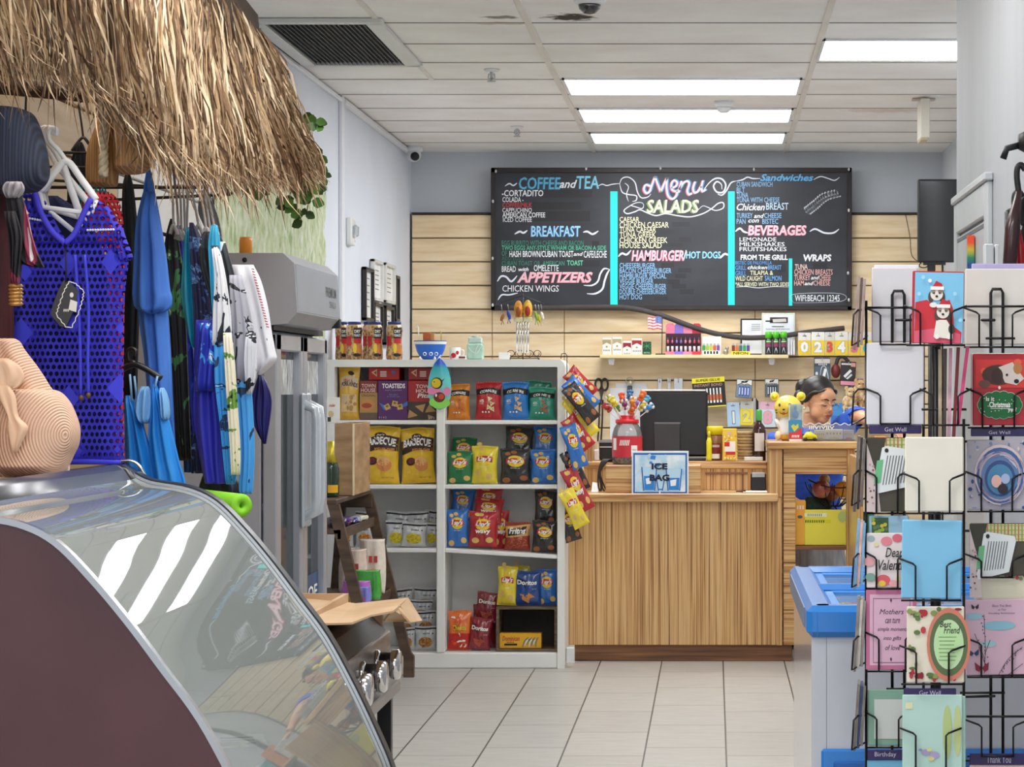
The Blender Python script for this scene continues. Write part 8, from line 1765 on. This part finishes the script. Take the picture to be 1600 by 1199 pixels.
def pocket(px0,px1,pyw,pyb,Y):
 w=px1-px0;y=Y-.012;k=.24*w
 b=MB();S=lambda P:b.tube([(wx(a,c),c,wz(d,c)) for a,d,c in P],.0022,0,6)
 S([(px0-2,pyw,Y+.02),(px0-1.6,pyw+.5,Y-.005),(px0+k*.8,pyw+8,y),(px0+k,pyw+12,y),(px0+k,pyb+2.6,y),(px0+k,pyb+2.6,Y+.02)])
 S([(px1+2,pyw,Y+.02),(px1+1.6,pyw+.5,Y-.005),(px1-k*.8,pyw+8,y),(px1-k,pyw+12,y),(px1-k,pyb+2.6,y),(px1-k,pyb+2.6,Y+.02)])
 S([(px0,pyb+2.6,Y+.02),(px1,pyb+2.6,Y+.02)]);S([(px0+k,pyb+2.6,y),(px1-k,pyb+2.6,y)])
 child(b,'pocket',WIRE,t)
for a in ((1354,1444,481,536,YL),(1354,1444,607,660,YL),(1354,1418,735,800,YL),(1354,1418,863,918,YL),(1354,1434,988,1047,YL),(1354,1420,1113,1166,YL),(1416,1508,478,537,YM),(1414,1506,740,800,YM),(1408,1502,873,936,YM),(1408,1506,1009,1067,YM),(1409,1500,1138,1204,YM),(1506,1606,480,540,YR),(1512,1608,607,666,YR),(1511,1604,737,797,YR),(1511,1604,866,900,YR),(1511,1604,997,1056,YR),(1511,1606,1125,1180,YR),(1440,1515,608,662,YM+.05)):pocket(*a)
for y0,y1 in ((484,540),(608,664),(735,790),(865,918),(994,1047),(1118,1172)):
 wire([(1353,y0,YL+.02),(1340,y0+1,YL-.02),(1334,y0+8,YL-.03),(1331,y1,YL-.03),(1353,y1-12,YL+.02)],.0022,'side_pocket')
CARD='greeting cards in the wire rack'
def card(px0,px1,py0,py1,Y,col,label,prints=lambda q,f,m,l:None,name='greeting_card',dep=.004,tilt=0):
 o=carton(name,px0,px1,py0,py1,Y,dep,col,label,prints,None,None,'envelope' if name=='envelope' else 'card' if name=='greeting_card' else 'label strip')
 if tilt:o.rotation_euler=(0,math.radians(tilt),0)
 return o
def lines(q,f,i,a,c,y0,n,dy,h_):
 for k in range(n):q.rect(f,a+(k%3)*.8,c-(k*7%5),y0+k*dy+h_,y0+k*dy,i,1,1)
def strip(px0,px1,py0,py1,Y,txt,label):
 def f_(q,f,m,l):q.text(txt,f,(px0+px1)/2-len(txt)*2.1,(px0+px1)/2+len(txt)*2.1,py1-3.4,py0+3.4,P_(m,'#c9c2d8'))
 card(px0,px1,py0,py1,Y,'#2b1f58',label,f_,'label_strip',.003)
def fold_(q,f,m,l):q.ribbon(f,[(1372,545),(1400,552),(1436,546)],.5,P_(m,'#dcdde2'))
card(1362,1434,418,535,YL+.045,'#dcdbe0','pale grey envelope standing at the upper corner of the rack beside the puppies card',name='envelope',dep=.006)
card(1366,1436,414,530,YL+.055,'#eceef4','white envelope edge rising behind the pale grey one',name='envelope')
def dogs(q,f,m,l):
 q.rect(f,1428,1504,536,426,P_(m,'#7fc4e8'));l[0]+=1
 q.poly(f,[(1429,473),(1447,469),(1462,480),(1482,468),(1488,482),(1490,510),(1502,519),(1501,536),(1428,536)],P_(m,'#cc2a38'));q.poly(f,[(1428,518),(1470,512),(1500,522),(1500,536),(1428,536)],P_(m,'#e05a76'));l[0]+=1
 def dog(x,y,s_):
  q.disc(f,x-8*s_,y+4*s_,4*s_,8*s_,P_(m,'#4a4038'));q.disc(f,x+8*s_,y+4*s_,4*s_,8*s_,P_(m,'#3f3630'));l[0]+=1;q.disc(f,x,y,9*s_,9*s_,P_(m,'#e9e2d8'));l[0]+=1
  q.disc(f,x-5*s_,y-4*s_,3*s_,3.4*s_,P_(m,'#9a8a78'));q.disc(f,x+5*s_,y-4*s_,3*s_,3.4*s_,P_(m,'#8a7a68'));l[0]+=1;q.disc(f,x-4*s_,y-1.5*s_,1.2*s_,1.2*s_,P_(m,'#151312'));q.disc(f,x+4*s_,y-1.5*s_,1.2*s_,1.2*s_,P_(m,'#151312'));q.disc(f,x,y+3*s_,2*s_,1.6*s_,P_(m,'#1a1614'))
  q.poly(f,[(x-7*s_,y-9*s_),(x-1*s_,y-19*s_),(x+7*s_,y-15*s_),(x+9*s_,y-9*s_)],P_(m,'#c4202c'));l[0]+=1;q.rect(f,x-9*s_,x+10*s_,y-6*s_,y-11*s_,P_(m,'#f6f2ee'))
  l[0]+=1
 dog(1462,460,1.1);q.disc(f,1457,477,6,4,P_(m,'#efeae2'));q.disc(f,1451,439,3,3,P_(m,'#f6f2ee'))
 q.poly(f,[(1462,500),(1478,500),(1488,516),(1488,530),(1458,527)],P_(m,'#ece6dc'));q.disc(f,1486,514,5,8,P_(m,'#4a4038'));l[0]+=1;dog(1472,488,1.1)
 for x in (1463,1482):q.disc(f,x,526,4,4,P_(m,'#f4f0ea'))
 for x,y in ((1440,434),(1434,460),(1490,459),(1499,500)):q.disc(f,x,y,3,3,P_(m,'#a9d8f0'))
card(1424,1505,424,537,YM,'#b32a34','card with two puppies in red caps on blue, in the rack\'s upper row',dogs,'greeting_card',.004,1)
card(1508,1612,420,539,YR+.045,'#dedad2','large cream envelope in the upper row next to the puppies card',name='envelope',dep=.006)
card(1518,1612,412,530,YR+.055,'#b9b0dc','lavender envelope showing above the large cream one',name='envelope')
card(1354,1444,536,664.5,YL-.004,'#dcdde4','blank white envelope above a dark blue label strip in the second row',fold_,'envelope',.006)
strip(1358,1440,664.5,678,YL-.008,'Get Well','dark blue label strip below the blank white envelope')
def xmas(q,f,m,l):
 q.rect(f,1524,1606,606,562,P_(m,'#d83a34'));l[0]+=1;q.disc(f,1537,580,5,5,P_(m,'#f05a44'));q.disc(f,1590,566,6,5,P_(m,'#e8604a'))
 q.disc(f,1560,586,26,16,P_(m,'#4a2f26'));l[0]+=1;q.poly(f,[(1560,574),(1582,566),(1600,592),(1588,602),(1570,598)],P_(m,'#d8cdc4'));q.disc(f,1590,576,7,9,P_(m,'#b87a44'));q.disc(f,1558,588,9,13,P_(m,'#3a241e'));q.disc(f,1538,600,9,6,P_(m,'#6a4a40'));l[0]+=1;q.disc(f,1588,596,4,3.4,P_(m,'#121012'));q.disc(f,1573,586,2,2,P_(m,'#1a1210'))
 random.seed(6)
 for s_,c in ((1.08,'#e6ecdc'),(1,'#0f6a34')):
  for k in range(14):a=k*.449;q.disc(f,1562+26*math.cos(a),633+13*math.sin(a),9*s_,9*s_,P_(m,c))
  q.disc(f,1562,633,27,14,P_(m,c));l[0]+=1
 for k in range(16):q.disc(f,1562+random.uniform(-30,30),633+random.uniform(-17,17),.9,.9,P_(m,'#cfe0cc'),6)
 q.text('Is it',f,1540,1553,627,620,P_(m,'#f0f4ec'),0,.02);q.text('Christmas',f,1545,1578,637,628,P_(m,'#f0f4ec'),0,.03);q.text('yet?',f,1574,1588,645,637,P_(m,'#f0f4ec'),0,.02);q.rect(f,1547,1578,639,638.3,P_(m,'#f0f4ec'));q.disc(f,1561,606,2,2.6,P_(m,'#e6ecdc'))
card(1520,1612,553,665,YR-.002,'#b51f2b','red card with a sleepy puppy and a green Christmas cloud',xmas)
card(1517,1606,552,665,YR+.004,'#efeeea','white envelope edge behind the red Christmas card',name='envelope')
strip(1517,1606,670,682,YR-.006,'Get Well','dark blue label strip below the red Christmas card')
for i,(x,c,dx,lab) in enumerate(((1466,'#b9a48c',0,'tan card'),(1473,'#4a3c34',.6,'dark brown card'),(1480,'#c99aa8',1.2,'dusty pink card'),(1488,'#7a2430',3,'maroon card'),(1496,'#d8487e',6,'magenta card'))):
 Y=YM+.055;b=MB();b.add([(wx(x+a*1.1+(dx*s_),Y+d_),Y+d_,wz(yy,Y)) for yy,s_ in ((688 if i<4 else 664,-.3),(546-i,2.2)) for a in (0,5) for d_ in (0,.1)],[(0,1,3,2),(4,6,7,5),(0,2,6,4),(1,5,7,3),(0,4,5,1),(2,3,7,6)])
 o=b.build('greeting_card',mat(c,.5,var=.25,sc=25));tag(o,f'{lab} stored edge-on in the pocket between blank envelope and Christmas card','card')
def plaid(x0,y0,s_=1.0):
 def f_(q,f,m,l):
  X=lambda a:x0+a*s_
  q.rect(f,X(28),X(98),y0+28,y0+1,P_(m,'#d8cf9a'));l[0]+=1
  for k in range(12):q.rect(f,X(30+k*6),X(31.6+k*6),y0+28,y0+1,P_(m,('#b8503a','#7a9a4a','#8f7a3a')[k%3]),1,1)
  for k in range(4):q.rect(f,X(28),X(98),y0+4+k*7,y0+3+k*7,P_(m,'#9aa85a'),1,1)
  l[0]+=1;q.poly(f,[(X(0),y0+1),(X(30),y0+1),(X(24),y0+30),(X(14),y0+55)],P_(m,'#3a3a2c'))
  q.poly(f,[(X(0),y0+8),(X(16),y0+60),(X(22),y0+116),(X(0),y0+116)],P_(m,'#d8c8c8'));l[0]+=1
  random.seed(3)
  for k in range(14):q.disc(f,X(random.uniform(1,15)),y0+random.uniform(40,112),1.8,1.8,P_(m,'#8a4a4a' if k%2 else '#b89aa0'),6)
  q.poly(f,[(X(24),y0+16),(X(30),y0+13),(X(78),y0+20),(X(80),y0+28),(X(68),y0+76),(X(14),y0+88),(X(12),y0+80)],P_(m,'#e6ecee'));l[0]+=1
  for k in range(8):q.poly(f,[(X(32+k*4.6),y0+28),(X(33.6+k*4.6),y0+28),(X(26+k*4.6),y0+74-k*.5),(X(24.4+k*4.6),y0+74-k*.5)],P_(m,'#6a7074'))
  q.poly(f,[(X(16),y0+36),(X(26),y0+34),(X(22),y0+70),(X(11),y0+72)],P_(m,'#6fbf8a'));q.disc(f,X(31),y0+20,3,3.4,P_(m,'#1c1c1c'))
 return f_
card(1354,1418,684,800,YL-.002,'#4a4438','plaid and floral card with a white tag, partly behind the cream envelope',plaid(1354,684))
card(1414,1506,683,800,YM,'#e8e4d6','blank cream envelope in the middle of the third row',name='envelope',dep=.006)
def nest(q,f,m,l):
 random.seed(12)
 for k in range(70):q.disc(f,random.uniform(1514,1606),random.uniform(690,795),random.uniform(1,4),random.uniform(1,4),P_(m,random.choice(('#2f4a86','#6a7fae','#d8d0cc','#8f9cc0'))),6)
 l[0]+=1
 for r_,c in ((40,'#d8c8cc'),(37,'#44629a'),(33,'#b9a8b8'),(30,'#5f7fae'),(24,'#2f4f86'),(20,'#4a86b0')):q.disc(f,1562,742+(40-r_)*.35,r_,r_*1.18,P_(m,c),24);l[0]+=.6
 for k in range(40):
  a=random.uniform(0,6.28);r_=random.uniform(26,40);q.ribbon(f,[(1562+r_*math.cos(a+d_),745+r_*1.15*math.sin(a+d_)) for d_ in (0,.2,.45)],random.uniform(.6,1.8),P_(m,random.choice(('#e6d8d8','#3f5a96','#9a86a4','#c9c0d4'))),3)
 l[0]+=1;q.disc(f,1556,752,8,10,P_(m,'#e6b8ac'));q.disc(f,1570,748,7,8,P_(m,'#a9b8dc'));l[0]+=1;q.disc(f,1566,764,8,8,P_(m,'#2a1f30'))
card(1511,1606,688,797,YR-.002,'#b9b4c0','blue painted bird nest card in the third row',nest)
card(1358,1420,806,850,YL+.004,'#9cc4dc','pale blue card with a small green garden picture behind the Valentine card',lambda q,f,m,l:(q.rect(f,1362,1388,836,809,P_(m,'#3a5a3a')),[q.disc(f,1364+(k*7%23),812+(k*5%22),3,3,P_(m,('#8fae3a','#2f5a24','#d8c03a','#5a7a4a')[k%4])) for k in range(14)]))
def valen(q,f,m,l):
 for x,y,r_,c in ((1361,842,6,'#9fb8bc'),(1385,846,9,'#e88a96'),(1402,841,8,'#e26f80'),(1369,851,4,'#e8e0a0'),(1358,878,9,'#e9a8ae'),(1380,907,11,'#e2606c'),(1378,912,6,'#f0c84a'),(1360,902,8,'#7fa89a'),(1403,905,4,'#e9e2b0'),(1396,912,7,'#efb0b4')):q.disc(f,x,y,r_,r_*.8,P_(m,c));l[0]+=.5
 q.text('Dear',f,1383,1411,871,856,P_(m,'#2a2a2e'),.3,.01);q.text('Valentine',f,1372,1424,891,875,P_(m,'#2a2a2e'),.3,.01)
card(1354,1418,833,919,YL-.004,'#efe2e2','floral Valentine card with script lettering behind the sky blue envelope',valen)
card(1408,1502,813,936,YM,'#7fc2e8','sky blue envelope in the fourth row of the rack',name='envelope',dep=.006,tilt=1)
card(1515,1612,818,900,YR-.002,'#4a4438','plaid and floral card with a white tag under the bird nest card',plaid(1515,818,.9))
def moth(q,f,m,l):
 q.rect(f,1353,1432,1046,922,P_(m,'#c9749a'));l[0]+=1;q.rect(f,1359,1426,1040,929,P_(m,'#e0b4cc'));l[0]+=1
 for a in ((1364,1422,936,935),(1364,1422,1036,1035),(1364,1364.8,1036,935),(1421.2,1422,1036,935)):q.rect(f,a[0],a[1],a[2],a[3],P_(m,'#8a5a7a'))
 for i,(s_,a,c) in enumerate((('Mothers',1374,1412),('can turn',1383,1406),('simple moments',1371,1418),('into gifts',1380,1408),('of love',1383,1406))):q.text(s_,f,a,c,960+i*14,952+i*14,P_(m,'#4a3048'),.3)
 for y in (938,1030):q.poly(f,[(1392,y-3),(1393.6,y),(1392,y+4),(1390.4,y)],P_(m,'#4a2a44'))
card(1353,1432,922,1047,YL-.004,'#c9749a','pink bordered card about mothers beside the rack edge',moth)
def best(q,f,m,l):
 random.seed(15)
 for k in range(40):
  a,b_=random.choice(((random.uniform(1420,1444),random.uniform(956,1062)),(random.uniform(1420,1500),random.uniform(952,966)),(random.uniform(1420,1500),random.uniform(1050,1062))));q.disc(f,a,b_,random.uniform(2,6),random.uniform(2,6),P_(m,random.choice(('#b8283c','#c23a4a','#5f7a44','#8aa05a','#8f1f30'))),8,random.random());l[0]+=.06
 for r_,c in ((38,'#d8806a'),(33,'#5a7048'),(26,'#c4e2b4'),(22,'#bfe6a8')):q.disc(f,1482,1007,r_*.9,r_*1.5,P_(m,c),28);l[0]+=.5
 q.text('Best',f,1468,1486,980,971,P_(m,'#3a2a30'),.3,.01);q.text('Friend',f,1474,1500,990,979,P_(m,'#2f2430'),.3,.01);lines(q,f,P_(m,'#6f8a64'),1466,1494,995,7,6,1)
card(1417,1507,948,1067,YM-.001,'#ece4d0','red flowered card with a green oval and friend verse in the fifth row',best)
card(1520,1616,892,960,YR+.006,'#e2dcc4','cream card with red floral border tilted behind the anniversary card',lambda q,f,m,l:[q.disc(f,1523+k*6,897+(k*13%6),3,3,P_(m,('#b8404a','#7a8a5a')[k%2])) for k in range(15)],'greeting_card',.003,6)
def anni(q,f,m,l):
 q.disc(f,1524,963,14,5,P_(m,'#9cc8d8'));q.disc(f,1562,978,26,7,P_(m,'#8fc4d8'),16,.2);q.disc(f,1546,1006,12,5,P_(m,'#a8d0dc'));l[0]+=1
 for s_,a,c,y in (('Bless You Both',1552,1582,945),('on Your',1561,1574,951),('Wedding Anniversary',1546,1588,957)):q.text(s_,f,a,c,y+3.6,y,P_(m,'#6a4a6a'),.2)
 for P in ([(1538,1052),(1540,1010),(1539,960)],[(1539,1030),(1524,990)],[(1540,1020),(1548,1000)],[(1540,1040),(1530,1010)],[(1560,1055),(1576,1030),(1598,1012)],[(1575,1055),(1598,1038)]):q.ribbon(f,P,.8,P_(m,'#3a2430'),4,False)
 random.seed(2)
 for k in range(30):a=k/30;x,y=((1539+random.gauss(0,3),960+a*80) if k%2 else (1562+a*36+random.gauss(0,2),1050-a*38));q.disc(f,x,y,1.1,1.1,P_(m,'#3a2430'),6)
 for x,y,r_,c in ((1525,948,6,'#2a1c24'),(1522,1020,8,'#24386a'),(1534,1043,11,'#8a1f3c')):
  for s_ in (1,-1):q.poly(f,[(x,y),(x+s_*r_,y-r_*.8),(x+s_*r_*.9,y+r_*.3),(x+s_*r_*.4,y+r_*.6)],P_(m,c))
card(1509,1612,937,1055,YR-.003,'#dcb8cc','pale pink anniversary card with butterflies beside the friend card',anni,'greeting_card',.004,-1)
card(1356,1418,1078,1166,YL,'#7fa894','grey green card with a pale window seen behind thick rack wires',lambda q,f,m,l:q.rect(f,1366,1416,1155,1093,P_(m,'#c9cdc9')))
strip(1412,1494,1076,1090,YM+.004,'Get Well','dark purple label strip above the mint green card')
def mint(q,f,m,l):
 q.rect(f,1415,1426,1108,1098,P_(m,'#e2e2b8'));q.disc(f,1480,1144,7,42,P_(m,'#b8cc86'),20);q.disc(f,1496,1142,6,40,P_(m,'#c4d090'),20);l[0]+=1
 for x,y,r_,c in ((1446,1176,7,'#a89ac4'),(1460,1180,8,'#b0a0cc'),(1452,1172,4,'#e2d88a'),(1455,1186,5,'#d8d08a'),(1438,1172,3,'#8a9ac4')):q.disc(f,x,y,r_,r_*.7,P_(m,c),10,.3)
card(1410,1504,1086,1204,YM,'#b9dcd2','mint green card with pale leaves and a lilac butterfly at the rack bottom',mint)
card(1480,1509,1088,1204,YM+.006,'#a8d0c4','second mint green card edge peeking from behind the lilac butterfly card')
strip(1355,1412,1172,1188,YL-.004,'Birthday','dark purple label strip over the blue card at the rack bottom')
card(1355,1414,1188,1260,YL,'#6fb0d2','blue card under the birthday label strip',name='greeting_card')
strip(1515,1606,1178,1196,YR-.004,'Thank You','black label strip at the bottom on the anniversary side of the rack')
card(1515,1606,1196,1270,YR,'#e8c9cc','pale pink card under the thank-you label strip')
for i,(y0,y1,c,lab) in enumerate(((432,546,'#a8948e','brownish'),(682,800,'#6f6866','dark grey'),(814,922,'#7fb0d8','pale blue'),(936,1050,'#8f8680','taupe'),(1070,1174,'#7a756f','grey and navy'))):
 for k in range(3):
  Y=YL-.015;x=1335+k*5.5;q_=4.2;cc=c if k!=1 else ('#5f4c48','#2a2628','#e2b8b0','#c9bfb4','#2f3f66')[i]
  b=MB().add([(wx(x+a+tt,Y+d_),Y+d_,wz(yy,Y)) for yy,tt in ((y1-k*4,-2),(y0+k*2,5-k)) for a in (0,q_) for d_ in (0,.09)],[(0,1,3,2),(4,6,7,5),(0,2,6,4),(1,5,7,3),(0,4,5,1),(2,3,7,6)])
  o=b.build('greeting_card',mat(cc,.5,var=.25,sc=25));tag(o,f'{lab} card edge-on, {("outer", "middle", "inner")[k]} of three, {("beside the puppies card", "beside the plaid card and cream envelope", "beside the Valentine card", "beside the mothers card", "beside the grey green card")[i]}','card')
  # ==== things on the grey wall behind the rack
Y=6.3
t=thing('umbrella_hook','black wall hook high on the grey wall above the canes','hook',(RW,Y,wz(240,Y)))
child(MB().lathe([(.026,0),(.03,.01),(.02,.03)],(RW,Y,wz(222,Y)),16,M=Matrix.Rotation(-math.pi/2,3,'Y')).tube([(RW-.02,Y,wz(226,Y)),(RW-.06,Y,wz(232,Y)),(RW-.07,Y,wz(248,Y))],.009,0,8),'hook_arm',BLACK,t)
for i,(px0,py0,px1,py1,c,r_,lab) in enumerate(((1592,258,1572,420,'#3a1a1e',.016,'closed maroon umbrella with black handle hanging on the grey wall'),(1588,300,1600,430,'#c2202c',.009,'glossy red walking cane hanging beside the maroon umbrella'),(1600,310,1586,425,'#26262a',.013,'closed black umbrella hanging behind the red cane'))):
 yy=Y-.02+i*.03;t=thing('cane' if i==1 else 'umbrella',lab,'cane' if i==1 else 'umbrella',(wx(px1,yy),yy,wz(py1+60,yy)))
 P=lambda a,b_:(wx(a,yy),yy,wz(b_,yy))
 child(MB().tube([P(px0,py0+40),P((px0+px1)/2,(py0+py1)/2+20),P(px1,py1+60)],[r_*.5,r_*1.3,r_],0,10),'shaft',mat(c,.3,var=.3,sc=20,coat=.3),t)
 child(MB().tube([P(px0,py0+44),P(px0-3,py0+20),P(px0-2,py0+4),P(px0+4,py0),P(px0+10,py0+8)],.008,0,8,True,4),'handle',BLACK,t)
t=thing('wire_display','black wire display arm with a grey tag on the wall beside the umbrellas','display arm',(wx(1575,6.4),6.4,wz(440,6.4)));yy=6.4
child(MB().tube([(RW-.005,yy,wz(318,yy)),(wx(1575,yy),yy,wz(330,yy)),(wx(1573,yy),yy,wz(440,yy))],.007,0,8).tube([(wx(1583,yy),yy,wz(325,yy)),(wx(1588,yy),yy,wz(345,yy))],.006,0,8),'arm',BLACK,t)
child(MB().box(wx(1569,yy),wx(1575,yy),yy-.01,yy,wz(358,yy),wz(330,yy),0,.003),'grey_tag',mat('#8f9294',.5,var=.3,sc=60),t)
Y=7.5;simple('rainbow_holder','rainbow striped holder in front of the grey door','holder',1512,1523,368,425,Y,.03,'#e8502a',.002)
bpy.data.objects['rainbow_holder'].data.materials[0]=grad_mat(((.2,'#1f4a8a'),(.4,'#2a8a5a'),(.6,'#c9b83a'),(.8,'#e8502a')))
simple('blind_box','upright white carton beside the rainbow holder','box',1539,1553,381,430,6.75,.05,'#d3d7da',.003);simple('blind_box','slim upright white carton nearest the umbrellas','box',1555,1561,382,430,6.75,.05,'#dfe2e4',.002)
for _o in bpy.data.objects:
 for _k in ('at','hw','ww'):
  if _k in _o.keys():del _o[_k]
